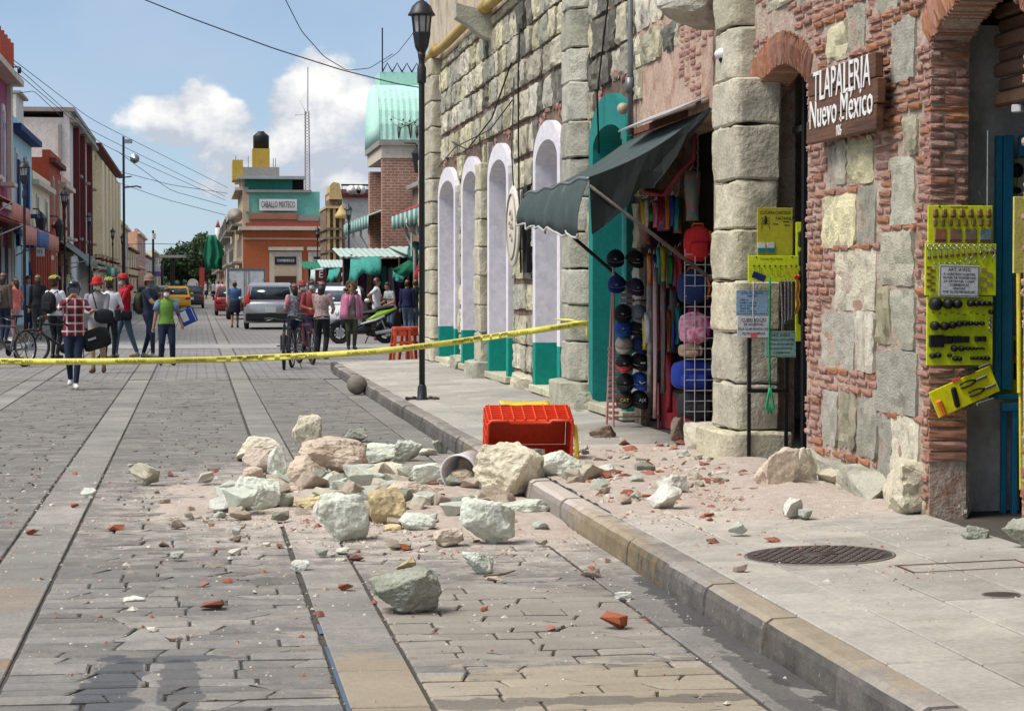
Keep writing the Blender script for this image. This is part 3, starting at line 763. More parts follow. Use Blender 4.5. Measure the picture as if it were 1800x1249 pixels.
M_DARK = mat('dim_room_plaster', (.34, .33, .31), (.24, .23, .22), scale=3)
M_FLOOR = mat('shop_floor', (.16, .14, .125), (.11, .1, .09), scale=8)
MB().box((8.0, 22, 8.0), (8.2, 37, .2)).build('roof', mat('roof_slab', (.3, .27, .24)), bld, world=True)
MB().box((11.4, 22, 4.0), (.2, 37, 7.9)).build('back_wall', M_DARK, bld, world=True)
for yy in (4.1, 13.9, 17.05, 22.0, 24.5): MB().box((8.2, yy, 3.9), (6.3 if yy > 13 else 7.0, .2, 7.7)).build('partition', M_DARK, bld, world=True)
MB().box((8.2, 14, 4.2), (7.0, 20, .15)).build('ceiling', M_DARK, bld, world=True)
MB().box((8.0, 22, .10), (6.6, 35.5, .14)).build('floor', M_FLOOR, bld, world=True)
def pil_blocks(y0, y1, zlist, kind, xf=XP, xb=XW + .25, part='pilaster_block', cham=.0, Mm=None):
 for za, zb in zip(zlist, zlist[1:]):
  r = random.Random(int(za * 100) + int(y0 * 7)); c = Vector(((xf + xb) / 2, (y0 + y1) / 2, (za + zb) / 2)); d = ((xb - xf) + r.uniform(-.02, .02), y1 - y0 + r.uniform(-.03, .02), zb - za - .012)
  bm = bmesh.new(); bmesh.ops.create_cube(bm, size=1)
  for v in bm.verts: v.co = Vector((v.co.x * d[0], v.co.y * d[1], v.co.z * d[2]))
  if cham:
   bmesh.ops.bevel(bm, geom=[e for e in bm.edges if abs(e.verts[0].co.z - e.verts[1].co.z) > .1 and (e.verts[0].co.x < 0)], offset=cham, segments=1, affect='EDGES')
  bmesh.ops.bevel(bm, geom=list(bm.edges), offset=.016, segments=1, affect='EDGES')
  bmesh.ops.triangulate(bm, faces=bm.faces)
  for lim in (.3, .2, .12, .08): bmesh.ops.subdivide_edges(bm, edges=[e for e in bm.edges if e.calc_length() > lim], cuts=1); bmesh.ops.triangulate(bm, faces=bm.faces)
  o = Vector((za * 7, y0, 3)); bm.normal_update()
  for v in bm.verts:
   v.co += v.normal * (.020 * noise.fractal((v.co) * 3.4 + o, .9, 2.1, 6) + .006 * noise.noise(v.co * 22 + o))
  me = bpy.data.meshes.new(part); bm.to_mesh(me); bm.free(); me.materials.append(Mm or M_PIL)
  for p in me.polygons: p.use_smooth = True
  try: me.set_sharp_from_angle(angle=radians(32))
  except Exception: pass
  put(part, me, bld, c - wloc(bld))
pil_blocks(16.12, 16.93, [.44, .80, 1.19, 1.58, 1.97, 2.34, 2.76, 3.12], None, part='pillar_block', cham=.035, xb=4.37)
pil_blocks(16.36, 17.0, [3.12, 3.52, 3.9], None, part='pillar_block', cham=.06, xf=4.05, xb=4.42)
pil_blocks(16.03, 17.05, [.17, .44], None, xf=3.93, part='pillar_foot', xb=4.45, cham=.06)
pil_blocks(23.43, 24.30, [.5, .93, 1.33, 1.72, 2.12, 2.5, 2.93, 3.33, 3.75, 4.12, 4.55, 4.95, 5.4], None, cham=.17, Mm=M_STONE2)
pil_blocks(23.3, 24.45, [.17, .5], None, xf=3.9, part='pilaster_foot', cham=.2, Mm=M_STONE2)
pil_blocks(31.55, 32.2, [.42, .85, 1.25, 1.68, 2.1, 2.5, 2.92, 3.32], None, xf=4.07)
pil_blocks(31.4, 32.3, [.17, .44], None, xf=3.92, part='pilaster_foot', cham=.08, Mm=M_STONE2)
pil_blocks(38.1, 40.25, [.2, .6, 1.0, 1.4, 1.8, 2.2, 2.6, 3.0, 3.4, 3.85, 4.3, 4.75, 5.2, 5.5], None, xf=XP + .02, part='corner_block', cham=.05)
for i, (y0, y1, z1, xf) in enumerate(((12.34, 13.0, .50, 4.06), (13.0, 13.7, .38, 4.08), (13.75, 14.3, .32, 4.1), (14.3, 14.86, .42, 4.12), (17.1, 17.6, .42, 3.95), (24.5, 25.0, .30, 4.0), (27.2, 29.2, .38, 4.08), (34.7, 35.4, .4, 4.06), (25.05, 27.1, .28, 4.12), (29.3, 31.4, .28, 4.12), (35.4, 38, .3, 4.1), (22.9, 23.3, .38, 4.0))):
 me = rock_mesh('footing_stone', 60 + i, (.36, y1 - y0 + .1, z1 - .1), M_STONE2 if i % 2 else M_PIL, cuts=3, npts=26, rough=.035, box=.9)
 put('footing_stone', me, bld, Vector((xf + .18, (y0 + y1) / 2, .13)) - wloc(bld))
put('footing_stone', rock_mesh('footing_stone', 91, (.34, .5, .42), M_PIL, 3, 24, .04, .85), bld, Vector((4.38, 12.52, .13)) - wloc(bld))
put('spout_stone', rock_mesh('spout_stone', 93, (.7, .5, .32), M_STONE2, 3, 24, .04, .9), bld, Vector((4.0, 17.5, 3.62)) - wloc(bld))
MB().box((4.3, 20.1, 3.03), (.2, 2.9, .06)).build('rusty_lintel', mat('rusty_lintel', (.24, .09, .045), (.12, .05, .03), scale=10, bump=.7), bld, world=True)
M_LIL = mat('lilac_white_paint', (.73, .70, .735), (.69, .66, .70), scale=1.2, bump=.08, bscale=14, dirt=(.6, .58, .6), dscale=1.2, dthr=(.62, .95))
M_LILR = M_LIL
M_TEALB = mat('teal_base_paint', (.0, .27, .205), (.0, .23, .18), scale=2, bump=.15, bscale=14)
M_TEALD = mat('teal_door_paint', (.01, .21, .185), (.008, .17, .155), scale=2, bump=.15, bscale=14, dirt=(.08, .2, .18), dscale=3, dthr=(.66, .8))
def arched(name, a, b, trim, zs_, rise, irise, M, Mb, depth, xf=XW - .05, back=None):
 t = MB(); n = 14; outer = arch_pts(a, b, zs_, rise, n); inner = arch_pts(a + trim, b - trim, zs_ - .02, irise, n); k = len(outer)
 for z_ in (0,):
  vs = []
  for (o, i_) in zip(outer, inner): vs += [(xf, *o), (xf, *i_), (XW + .06, *o), (XW + depth, *i_)]
  fs = []; mi = []
  for i in range(k - 1):
   q = 4 * i; p = q + 4; low = i in (0, k - 2)
   for f in ((q, p, p + 1, q + 1), (q, q + 2, p + 2, p), (q + 1, p + 1, p + 3, q + 3)): fs.append(f); mi.append(1 if low else 0)
  t.add(vs, fs); t.m = mi
 me = t.mesh('window_trim', [M, Mb]); f = put(name, me, bld, -wloc(bld))
 P = inner; MB().add([(XW + depth - .01, *p) for p in P], [tuple(range(len(P)))]).build('panel', back or M, f)
 MB().box((XW + .05, (a + b) / 2, .26), (.3, b - a + .05, .09), b=.01).build('sill', M_PIL, f)
 return f
for w in (W1, W2, W3, W4): arched('arched_window', w[0], w[1], .21, 3.05, .47, .26, M_LIL, M_TEALB, .85, back=M_LIL)
arched('arched_doorway', TEAL[0], TEAL[1], .24, 3.0, .5, .20, M_TEALD, M_TEALD, .55)
M_YEL = mat('yellow_pipe_paint', (.52, .36, .10), (.40, .27, .09), scale=6, rough=.7, dirt=(.3, .22, .12))
m = MB(); m.tube([(XW - .10, 40.1, 5.62), (XW - .09, 36.5, 5.55), (XW - .10, 33.6, 5.56), (XW - .09, 30, 5.5), (XW - .1, 22, 5.46), (XW - .1, 12, 5.46)], .075, 8)
m.tube([(XW - .10, 38.2, 5.60), (XW - .12, 37.7, 5.60)], .10, 8); m.tube([(XW - .1, 31.4, 5.53), (XW - .1, 31.0, 5.53)], .10, 8)
m.build('drain_pipe', M_YEL, bld, world=True)
m = MB(); rings = []
for (x, z, h, w) in ((XW + .1, 5.30, .5, .36), (XW - .12, 5.32, .38, .34), (XW - .32, 5.42, .26, .32), (XW - .5, 5.50, .2, .32)):
 rings.append([(x, 31.6 - w / 2, z - h / 2), (x, 31.6 + w / 2, z - h / 2), (x, 31.6 + w / 2, z + h / 2), (x, 31.6 - w / 2, z + h / 2)])
m.loft(rings, sm=False); m.build('stone_spout', M_STONE2, bld, world=True)
M_BLACK = flat('black_paint', (.012, .012, .014), .45); M_CABLE = flat('cable', (.02, .02, .022), .6); M_GREYM = flat('grey_metal', (.20, .21, .22), .45, .5)
MB().tube([(XW - .05, 20.95, 5.4), (XW - .05, 20.9, 3.75), (XW - .05, 20.9, 3.0)], .028, 8).build('wall_conduit', M_GREYM, bld, world=True)
MB().tube([(XW - .055, 20.9, 3.55), (XW - .055, 20.9, 3.40)], .042, 8).build('conduit_joint', M_GREYM, bld, world=True)
MB().ball((XW - .1, 21.02, 3.26), .06, 10).build('wall_bulb', mat('bulb_glass', (.5, .42, .3), rough=.3), bld, world=True)
MB().tube([(XW - .03, 22.0, 5.4), (XW - .05, 22.1, 4.4), (XW - .13, 22.25, 3.5), (XW - .10, 22.3, 2.9)], .010, 5).build('wall_cable', M_CABLE, bld, world=True)
MB().tube([(XW - .03, 28.3, 5.4), (XW - .04, 28.45, 4.2), (XW - .05, 28.3, 2.6), (XW - .04, 28.2, 1.7)], .012, 5).build('wall_cable', M_CABLE, bld, world=True)
MB().tube([(XW - .03, 36.0, 3.9), (XW - .09, 33.5, 3.62), (XW - .07, 30.8, 3.9), (XW - .05, 29.0, 4.5)], .012, 5).build('wall_cable', M_CABLE, bld, world=True)
MB().tube([(XW - .03, 38.0, 3.6), (XW - .1, 35.0, 3.75), (XW - .07, 31, 3.75), (XW - .05, 28.9, 4.0)], .009, 5).build('wall_cable', M_CABLE, bld, world=True)
MB().tube([(XW - .03, 28.9, 4.3), (XW - .06, 28.9, 3.3), (XW - .04, 28.7, 2.4)], .009, 5).build('wall_cable', M_CABLE, bld, world=True)
t = thing('security_camera', (XW - .02, 16.7, 3.32), 'small white dome camera fixed to the stone pillar beside the brick arch', 'camera')
MB().tube([(0, 0, .0), (-.10, 0, .03)], .03, 8).build('bracket', flat('white_plastic', (.75, .75, .74), .4), t); MB().ball((-.13, 0, .02), (.075, .075, .05), 12).build('housing', MC['white_plastic'], t); MB().ball((-.14, -.02, -.02), .035, 8).build('lens', M_BLACK, t)
t = thing('round_shop_sign', (XW - .17, 28.0, 2.3), 'round white hanging sign with faint lettering on the stone wall between two white arches', 'sign')
MB().lathe([(.001, -.02), (.50, -.02), (.52, -.01), (.52, .01), (.50, .02), (.001, .02)], 36, M=Matrix.Rotation(pi / 2, 4, 'Y') @ Matrix.Rotation(0, 4, 'X')).build('disc', mat('cream_sign', (.70, .66, .58), (.62, .58, .5), scale=4), t)
MB().tube([(-.028, .42 * cos(a * pi / 16), .42 * sin(a * pi / 16)) for a in range(32)], .012, 5, closed=True).build('ring_mark', mat('sign_print', (.42, .33, .24)), t)
for k, (s, z) in enumerate((('CAFE', .12), ('BAR', -.1))): pass
m = MB()
for (y, z, r) in ((.0, .14, .1), (.08, .02, .07), (-.1, .0, .06), (.0, -.14, .08)): m.tube([(-.028, y + r * cos(a * .7), z + r * .7 * sin(a * .9)) for a in range(8)], .012, 4)
m.build('emblem', MC['sign_print'], t); MB().box((.1, .3, 0), (.03, .5, .03)).build('bracket', M_BLACK, t); MB().box((.13, -.35, -.05), (.06, .35, 1.1)).build('back_board', M_BLACK, t)
# ------------------------------------------------------------------ fallen stones and rubble
M_RG = mat('fresh_green_stone', (.68, .71, .61), (.54, .57, .47), scale=5, rough=.95, bump=.8, bscale=22, rand=.08, dirt=(.36, .30, .20), dscale=3.2, dthr=(.60, .82))
M_RC = mat('cream_stone', (.72, .67, .53), (.55, .49, .36), scale=4, rough=.95, bump=.9, bscale=22, rand=.08, dirt=(.26, .22, .15), dscale=3.5, dthr=(.57, .8))
M_RT = mat('dusty_tan_stone', (.60, .50, .40), (.46, .37, .275), scale=4, rough=.95, bump=.9, bscale=20, rand=.08, dirt=(.58, .50, .42), dscale=3.0, dthr=(.54, .78))
M_RD = mat('dark_mossy_stone', (.38, .385, .31), (.25, .26, .20), scale=5, rough=.95, bump=.9, bscale=22, rand=.1, dirt=(.42, .44, .36), dscale=4, dthr=(.5, .75))
M_RY = mat('yellow_stone', (.60, .50, .28), (.48, .38, .20), scale=4, rough=.95, bump=.8, bscale=22, rand=.08, dirt=(.3, .22, .14), dscale=4)
M_RB = mat('brown_stone', (.22, .15, .10), (.13, .09, .065), scale=5, rough=.95, bump=.9, bscale=22, dirt=(.4, .33, .26), dscale=4)
M_RW = mat('white_stone', (.70, .69, .62), (.58, .57, .50), scale=5, rough=.95, bump=.6, bscale=22, dirt=(.4, .37, .3), dscale=4)
KM = dict(g=M_RG, c=M_RC, t=M_RT, d=M_RD, y=M_RY, b=M_RB, w=M_RW)
HERO = [  # centre px, base py, width, height (survey px), height of ground, colour, seed, label
 (715, 1080, 116, 76, 0, 'd', 1, 'grey-green wedge-shaped stone lying alone on the pavers, nearest of the fallen stones'),
 (606, 951, 90, 78, 0, 'g', 2, 'pale green stone with a stepped top at the near left corner of the rubble'),
 (451, 898, 78, 58, 0, 'g', 3, 'rounded pale green stone with dark underside at the left end of the rubble'),
 (860, 958, 88, 78, 0, 'g', 4, 'pale green flat-faced stone with a red brick crumb on it, near the kerb'),
 (681, 924, 64, 60, 0, 'y', 5, 'yellow-tan chunky stone touching the right side of the stepped pale green stone'),
 (588, 836, 122, 62, 0, 't', 6, 'largest long dusty tan block in the middle of the rubble heap'),
 (543, 848, 66, 46, 0, 't', 7, 'dusty tan block leaning against the front of the largest long tan block'),
 (540, 797, 48, 58, 0, 'c', 8, 'cream stone perched highest at the back of the heap'),
 (456, 812, 72, 42, 0, 'c', 9, 'cream flat-topped block at the back left of the heap'),
 (452, 833, 46, 44, 0, 't', 10, 'small brown-tan block in front of the cream flat-topped block'),
 (490, 842, 38, 58, 0, 'g', 12, 'pale green slab standing upright at the left of the long tan block'),
 (449, 843, 42, 26, 0, 't', 13, 'small tan stone just above the rounded pale green stone'),
 (668, 815, 62, 34, 0, 'g', 14, 'pale greenish stone directly right of the largest long tan block'),
 (714, 811, 52, 36, 0, 'g', 15, 'pale green stone with a shaded right face behind the cream stones'),
 (629, 777, 42, 26, 0, 'd', 16, 'grey stone lying alone on the road behind the heap'),
 (774, 797, 30, 26, 0, 'd', 17, 'small grey-green stone against the kerb behind the white bucket'),
 (752, 800, 34, 14, 0, 'c', 18, 'flat cream shard beside the kerb behind the white bucket'),
 (687, 847, 76, 34, 0, 'c', 19, 'cream hump-backed stone in the middle of the rubble'),
 (630, 852, 38, 30, 0, 'g', 20, 'small pale green stone touching the cream hump-backed stone'),
 (600, 875, 38, 34, 0, 'g', 21, 'small pale green block with a dark right face below the long tan block'),
 (756, 854, 66, 38, 0, 'g', 22, 'pale green stone with mossy underside left of the white bucket'),
 (723, 887, 84, 40, 0, 't', 23, 'long tan block with a dark underside in front of the mossy stone'),
 (661, 866, 42, 22, 0, 'd', 24, 'low grey stone left of the long tan block with a dark underside'),
 (494, 896, 44, 34, 0, 'd', 25, 'small grey-green stone touching the right of the rounded pale green stone'),
 (548, 897, 64, 26, 0, 'y', 26, 'flat yellow shard left of the stepped pale green stone'),
 (512, 872, 44, 22, 0, 't', 27, 'small flat tan stone above the flat yellow shard'),
 (737, 934, 62, 32, 0, 'g', 28, 'pale green wedge right of the yellow-tan chunky stone'),
 (694, 933, 32, 18, 0, 'y', 29, 'thin yellow chip in front of the yellow-tan chunky stone'),
 (795, 960, 56, 32, 0, 't', 30, 'low tan stone touching the left of the flat-faced stone near the kerb'),
 (704, 965, 42, 16, 0, 'd', 31, 'flat grey-green stone on the pavers below the pale green wedge'),
 (928, 908, 76, 30, 0, 'g', 33, 'flat pale green slab lying below the kerb under the big boulder'),
 (905, 880, 122, 92, 0, 'c', 32, 'biggest tan boulder leaning on the kerb in front of the red crate'),
 (990, 840, 64, 44, .16, 'g', 34, 'pale green stone with a dark drill hole beside the red crate'),
 (1066, 840, 46, 24, .16, 'g', 35, 'low pale green stone on the dusty pavement right of the drilled stone'),
 (1188, 872, 54, 36, .17, 'w', 36, 'upper white stone of the pair lying on the pavement dust'),
 (1174, 896, 54, 42, .17, 'w', 37, 'lower pale grey stone of the pair lying on the pavement dust'),
 (1374, 866, 72, 74, .18, 't', 38, 'big pointed tan stone by the foot of the brick wall'),
 (1418, 858, 48, 66, .19, 'c', 39, 'cream jagged stone joined to the big pointed stone at the wall'),
 (1401, 912, 42, 40, .18, 'w', 40, 'small white-topped stone on the pavement behind the manhole cover'),
 (1720, 953, 46, 30, .18, 'd', 41, 'grey stone lying near the door with yellow boards'),
 (1802, 968, 60, 54, .19, 'd', 42, 'mossy grey stone at the right edge of the pavement'),
 (528, 1003, 34, 24, 0, 'w', 43, 'pale chip beside the groove on the road'),
 (714, 1004, 36, 30, 0, 'y', 44, 'yellow chip behind the nearest wedge-shaped stone'),
 (842, 1011, 50, 40, 0, 'g', 45, 'pale green pyramid-shaped stone on the pavers'),
 (870, 1020, 32, 12, 0, 't', 46, 'thin tan splinter beside the pyramid-shaped stone'),
 (235, 1058, 40, 15, 0, 'w', 47, 'curved white shard alone on the pavers at the left'),
 (1092, 1054, 40, 18, 0, 'w', 48, 'white shard on the road near the kerb and gutter'),
 (605, 975, 26, 18, 0, 'w', 49, 'small white stone in front of the stepped pale green stone'),
 (157, 874, 30, 20, 0, 'g', 50, 'pale green stone on the left strip of slabs'),
 (1064, 774, 46, 26, .16, 'b', 51, 'brown stone on the pavement behind the red crate'),
 (1196, 782, 34, 50, .19, 'b', 52, 'broken brown stump standing in front of the wire grid'),
 (1218, 780, 34, 30, .19, 'b', 53, 'short brown stump beside the pillar foot'),
 (1040, 1014, 36, 20, 0, 't', 54, 'crumbling tan lump on the road by the kerb'),
 (768, 885 - 10, 40, 22, 0, 't', 55, 'small tan stone in front of the white bucket'),
 (1272, 852, 34, 16, .18, 'b', 56, 'brown brick lump among the dust left of the pointed stone'),
 (1452, 862, 26, 18, .19, 'g', 57, 'small green stone right of the cream jagged stone'),
 (820, 884, 44, 18, 0, 'c', 58, 'flat cream stone below the mouth of the white bucket'),
 (600, 960 + 26, 20, 10, 0, 'c', 59, 'tiny cream stone on the strip near the groove'),
 (610, 906, 30, 16, 0, 'g', 60, 'small pale stone directly behind the stepped pale green stone'),
 (445, 855 + 8, 26, 12, 0, 't', 61, 'thin tan chip left of the rounded pale green stone'),
]
for (cx, by, w, h, z0, kc, sd, lab) in HERO:
 b = G(cx, by, z0); sc = 3850 / ((Vector(b) - CAMP).length * cos(atan2(abs(cx - 900), 3850)))
 wm, hm = w / sc * (1.14 if w > 45 else 1.05), h / sc * (1.18 if w > 45 else 1.05); dm = wm * (.72 if h / w > .45 else .6); dist = b.y
 slope = 1.5 / dist * dm                                   # the top surface adds to the seen height
 hm = max(hm - slope * .55, hm * .55)
 me = rock_mesh('fallen_stone', sd * 13, (wm, dm, hm), KM[kc], cuts=5 if w > 72 else 4 if w > 40 else 3, npts=18 if w > 60 else 13, rough=.045, box=.66)
 lift = 0
 if lab.startswith('cream stone perched'): lift = .02
 if lab.startswith('pale green slab standing'): lift = .0
 put('fallen_stone', me, None, (b.x, b.y + dm * .42, z0 - .012 + lift), (0, 0, random.Random(sd).uniform(-.2, .2)), label=lab, cat='stone', group='stones fallen from the wall')
t = thing('stone_ball', G(629, 694, 0) + Vector((0, .14, 0)), 'round stone ball bollard in the gutter against the kerb', 'bollard')
m = MB(); m.ball((0, 0, .14), (.145, .145, .14), 28); m.v = [tuple(Vector(v) * (1 + .02 * noise.noise(Vector(v) * 18))) for v in m.v]; m.build('ball', mat('ball_stone', (.27, .24, .19), (.17, .15, .12), scale=7, bump=.8), t); MB().cyl((.1, -.10, .09), (.125, -.125, .085), .018, n=8).build('socket', mat('hole_black', (.01, .01, .01), bump=0), t)
q = G(993, 820, .2) + Vector((0, .0, .05))
M_DUST = mat('mortar_dust', (.62, .53, .455), (.50, .41, .345), scale=16, rough=1, bump=1., bscale=70, dirt=(.40, .30, .25), dscale=9, dthr=(.52, .75))
def drift(x0, x1, y0, y1, blobs, base, seed, st=.05):
 nx, ny = int((x1 - x0) / st), int((y1 - y0) / st); ix = {}; vs = []; fs = []
 for i in range(nx + 1):
  for j in range(ny + 1):
   x, y = x0 + i * st, y0 + j * st
   h = max(a * (1 - hypot((x - cx) / rx, (y - cy) / ry)) for (cx, cy, rx, ry, a) in blobs)
   h += .022 * noise.fractal(Vector((x * 2.2, y * 1.4, seed)), 1., 2., 3) + .011 * noise.noise(Vector((x * 11, y * 11, seed))) + .006 * noise.noise(Vector((x * 23, y * 23, seed)))
   h -= .10 * max(0, 1 - min(x - x0, x1 + .3 - x, y - y0, y1 - y) / .35) * (seed != 3 or min(y - y0, y1 - y) < .35)
   ix[i, j] = (len(vs), h); vs.append((x, y, base(x) + max(h, -.012)))
 for i in range(nx):
  for j in range(ny):
   q = [ix[i, j], ix[i + 1, j], ix[i + 1, j + 1], ix[i, j + 1]]
   if max(a[1] for a in q) > .0: fs.append([a[0] for a in q])
 return MB().add(vs, fs, 0, True)
drift(2.50, 4.2, 12.2, 18.5, [(3.3, 15.6, 1.5, 2.9, .045), (3.9, 14.2, .9, 2.2, .055), (2.9, 16.2, .8, 1.8, .05), (4.15, 15.6, .7, 2.5, .06)], zs, 3).build('rubble_dust', M_DUST, kind='stuff')
drift(-.6, 2.36, 12.6, 18.2, [(1.5, 15.6, 1.25, 2.0, .05), (.9, 16.0, 1.1, 1.5, .05), (2.0, 14.6, .8, 1.6, .05)], lambda x: 0., 5).build('rubble_dust', M_DUST, kind='stuff')
r = random.Random(77)
CH = {'brick': [rock_mesh('chip', 900 + i, (1, 1, 1), mat('chip_red', (.36, .12, .075), (.25, .085, .055), scale=30, rand=.2), 0, 9, .05, .8) for i in range(4)],
      'pale': [rock_mesh('chip', 920 + i, (1, 1, 1), mat('chip_pale', (.60, .55, .46), (.48, .44, .36), scale=30, rand=.15), 0, 10, .05, .4) for i in range(5)],
      'tan': [rock_mesh('chip', 940 + i, (1, 1, 1), mat('chip_tan', (.42, .32, .25), (.30, .23, .17), scale=30, rand=.2), 0, 10, .05, .4) for i in range(4)]}
CN = {'brick': 'red brick chip', 'pale': 'pale stone chip', 'tan': 'tan mortar crumb'}
def chip_label(k, x, y):
 n = CN[k]
 if x > 2.5: w = 'in the dust drift on the pavement' if 13.6 < y < 17.2 else ('on the bare pavement slabs nearer than the drift' if y <= 13.6 else 'on the pavement slabs beyond the red crate')
 elif x > .3 and y > 13: w = 'among the stones of the road heap' if y < 17 else 'on the road just beyond the stone heap'
 elif x > .3: w = 'on the bare pavers in front of the stone heap'
 else: w = 'on the road left of the stone heap' if y > 12 else 'on the near pavers at the left of the road'
 return 'small %s lying %s' % (n, w), n, 'small %ss %s' % (n, w)
def spot():
 while True:
  k = r.random()
  if k < .46: x, y = r.gauss(3.3, .5), r.gauss(15.3, 1.4)
  elif k < .80: x, y = r.gauss(1.3, .7), r.gauss(15.2, 1.3)
  else: x, y = r.uniform(-2.5, 3.9), r.uniform(9.5, 19)
  if -3 < x < 4.12 and 8.5 < y < 20 and not 2.3 < x < 2.52: return x, y
for i in range(440):
 x, y = spot(); k = r.choices(('brick', 'pale', 'tan'), (.36, .4, .24))[0]; s = r.choice((r.uniform(.022, .05), r.uniform(.03, .085))) * (1.25 if k == 'brick' else 1)
 z = zs(x) if x > 2.5 else 0; d = .015 if hypot((x - (3.3 if x > 2.4 else 1.4)) / 1.2, (y - 15.5) / 2) < .7 else 0
 L = chip_label(k, x, y); put(k + '_chip', CH[k][r.randrange(4)], None, (x, y, z + d - .004), (r.uniform(-.15, .15), r.uniform(-.15, .15), r.uniform(0, 6.3)), scale=(s * 1.3, s * .85, s * r.uniform(.4, .7)), label=L[0], cat=L[1], group=L[2])
RN = {'g': 'pale green', 'c': 'cream', 't': 'dusty tan', 'd': 'grey', 'w': 'white'}
RV = {k: [rock_mesh('rubble_stone', 1200 + i * 3 + ord(k), (1, 1, 1), KM[k], 2, 12, .04, .5) for i in range(3)] for k in RN}
for i in range(190):
 if i < 120: x, y = r.gauss(1.3, .58), r.gauss(15.7, .85)
 elif i < 165: x, y = r.uniform(2.55, 4.05), r.gauss(15.3, 1.5)
 else: x, y = r.uniform(-.4, 2.2), r.uniform(12.2, 18)
 if 2.28 < x < 2.54 or not -1 < x < 4.1 or y > 17.6 or hypot(x - 1.95, y - 15.55) < .5: continue
 k = r.choices('gctdw', (.3, .2, .28, .1, .12))[0]; s = r.uniform(.09, .23) if i < 120 else r.uniform(.05, .11)
 w = ('in the front of the road heap' if y < 14.8 else 'in the middle of the road heap' if y < 16 else 'at the back of the road heap') if x < 2.4 else ('on the pavement nearer than the crate' if y < 15 else 'on the pavement around the crate')
 n = 'small %s rubble stone %s' % (RN[k], w); put('rubble_stone', RV[k][r.randrange(3)], None, (x, y, (zs(x) if x > 2.5 else 0) + .01), (r.uniform(-.3, .3), r.uniform(-.3, .3), r.uniform(0, 6.3)), scale=(s * 1.25, s, s * r.uniform(.5, .8)), label=n, cat='stone', group=n.replace('stone', 'stones', 1))
m = MB(); gms = [CH['brick'][0].materials[0], CH['pale'][0].materials[0], CH['tan'][0].materials[0]]
for i in range(15000):
 x, y = spot()
 if i % 7 == 0: y = r.uniform(7.8, 24); x = r.uniform(-3, 4.1)
 if 2.3 < x < 2.52: continue
 s = r.uniform(.003, .012) * (1.4 if i % 9 == 0 else 1) * (1.5 if x > 2.5 and 12.8 < y < 18 else 1) * (2.3 if i % 11 == 0 and i % 7 else 1); z = zs(x) if x > 2.5 else 0; k = r.choices((0, 1, 2), (.14, .4, .46))[0]
 dd = .03 * max(0, 1 - hypot((x - (3.3 if x > 2.4 else 1.4)) / 1.3, (y - 15.5) / 2.4))
 a = r.uniform(0, 6.3); ca, sa = cos(a) * s, sin(a) * s
 m.add([(x + ca, y + sa, z + dd - .002), (x - sa, y + ca, z + dd - .002), (x - ca * .8, y - sa, z + dd - .002), (x + sa, y - ca * .7, z + dd - .002), (x + ca * .2, y, z + dd + s * .55)], [(0, 1, 4), (1, 2, 4), (2, 3, 4), (3, 0, 4)], k)
m.build('rubble_grit', gms, kind='stuff')
MB().tube([G(850, 1011, .01), G(885, 1008, .012), G(905, 1002, .02)], [.006, .008, .004], 5).build('wood_splinter', MC['brown_stone'], label='thin dark wood splinter on the pavers beside the pyramid-shaped stone', cat='splinter')
# ------------------------------------------------------------------ red crate, bucket
M_RED = mat('red_plastic', (.76, .075, .018), (.66, .05, .013), scale=4, rough=.42, bump=.08, spec=.45, dirt=(.55, .2, .14), dscale=5, dthr=(.62, .9))
def crate():
 a = G(930, 815, .16); w, d, h = .66, .34, .34
 t = thing('crate', (a.x + .02, a.y + .12, .17), 'red ribbed plastic crate tipped on its side on the edge of the pavement', 'crate'); t.rotation_euler = (radians(17), 0, radians(-3))
 th = .012
 def wall(c, s): MB().box(c, s, b=.004).build('wall', M_RED, t)
 wall((0, d / 2, h - th / 2), (w, d, th)); wall((0, d / 2, th / 2), (w, d, th)); wall((0, d - th / 2, h / 2), (w - .03, th, h - .03))
 for s in (-1, 1): wall((s * (w / 2 - th / 2), d / 2, h / 2), (th, d - .002, h - .026))
 for i in range(8):
  y = .035 + i * .04; MB().box((0, y, h + .006), (w - .004, .009, .013)).build('rib', M_RED, t)
  for s in (-1, 1): MB().box((s * (w / 2 + .006), y, h / 2), (.013, .009, h - .01)).build('rib', M_RED, t)
 for i in range(8): MB().box((-w / 2 + .03 + i * (w - .06) / 7, d / 2, h + .0075), (.009, d - .004, .015)).build('rib', M_RED, t)
 for i in range(4):
  for s in (-1, 1): MB().box((s * (w / 2 + .0075), d / 2, .04 + i * .087), (.015, d - .004, .009)).build('rib', M_RED, t)
 m = MB(); m.tube([(-w / 2, 0, .02), (-w / 2, 0, h - .03), (-w / 2 + .03, 0, h), (-.17, 0, h), (-.15, 0, h - .02), (.15, 0, h - .02), (.17, 0, h), (w / 2 - .03, 0, h), (w / 2, 0, h - .03), (w / 2, 0, .02), (w / 2 - .03, 0, 0), (-w / 2 + .03, 0, 0)], .011, 6, closed=True)
 m.build('rim', M_RED, t)
 return t, a
CR, ca = crate()
b = thing('yellow_wrapper', (ca.x + .02, ca.y + .36, .605), 'crumpled yellow plastic wrapper lying along the top of the red crate', 'wrapper')
rg = []
for i in range(12):
 x = -.2 + .4 * i / 11; rg.append([(x, y, .006 + .016 * abs(noise.noise(Vector((x * 14, y * 20, 2)))) + .02 * (i < 3) * (3 - i) * .2 + y * .30) for y in (-.05, -.02, .01, .04)])
MB().sheet(rg, .002).build('sheet', mat('yellow_plastic', (.75, .56, .06), (.62, .45, .05), scale=9, rough=.35, bump=.2), b)
b = thing('yellow_strap', (ca.x + .36, ca.y + .06, .16), 'yellow plastic strip hanging at the right corner of the red crate', 'strip')
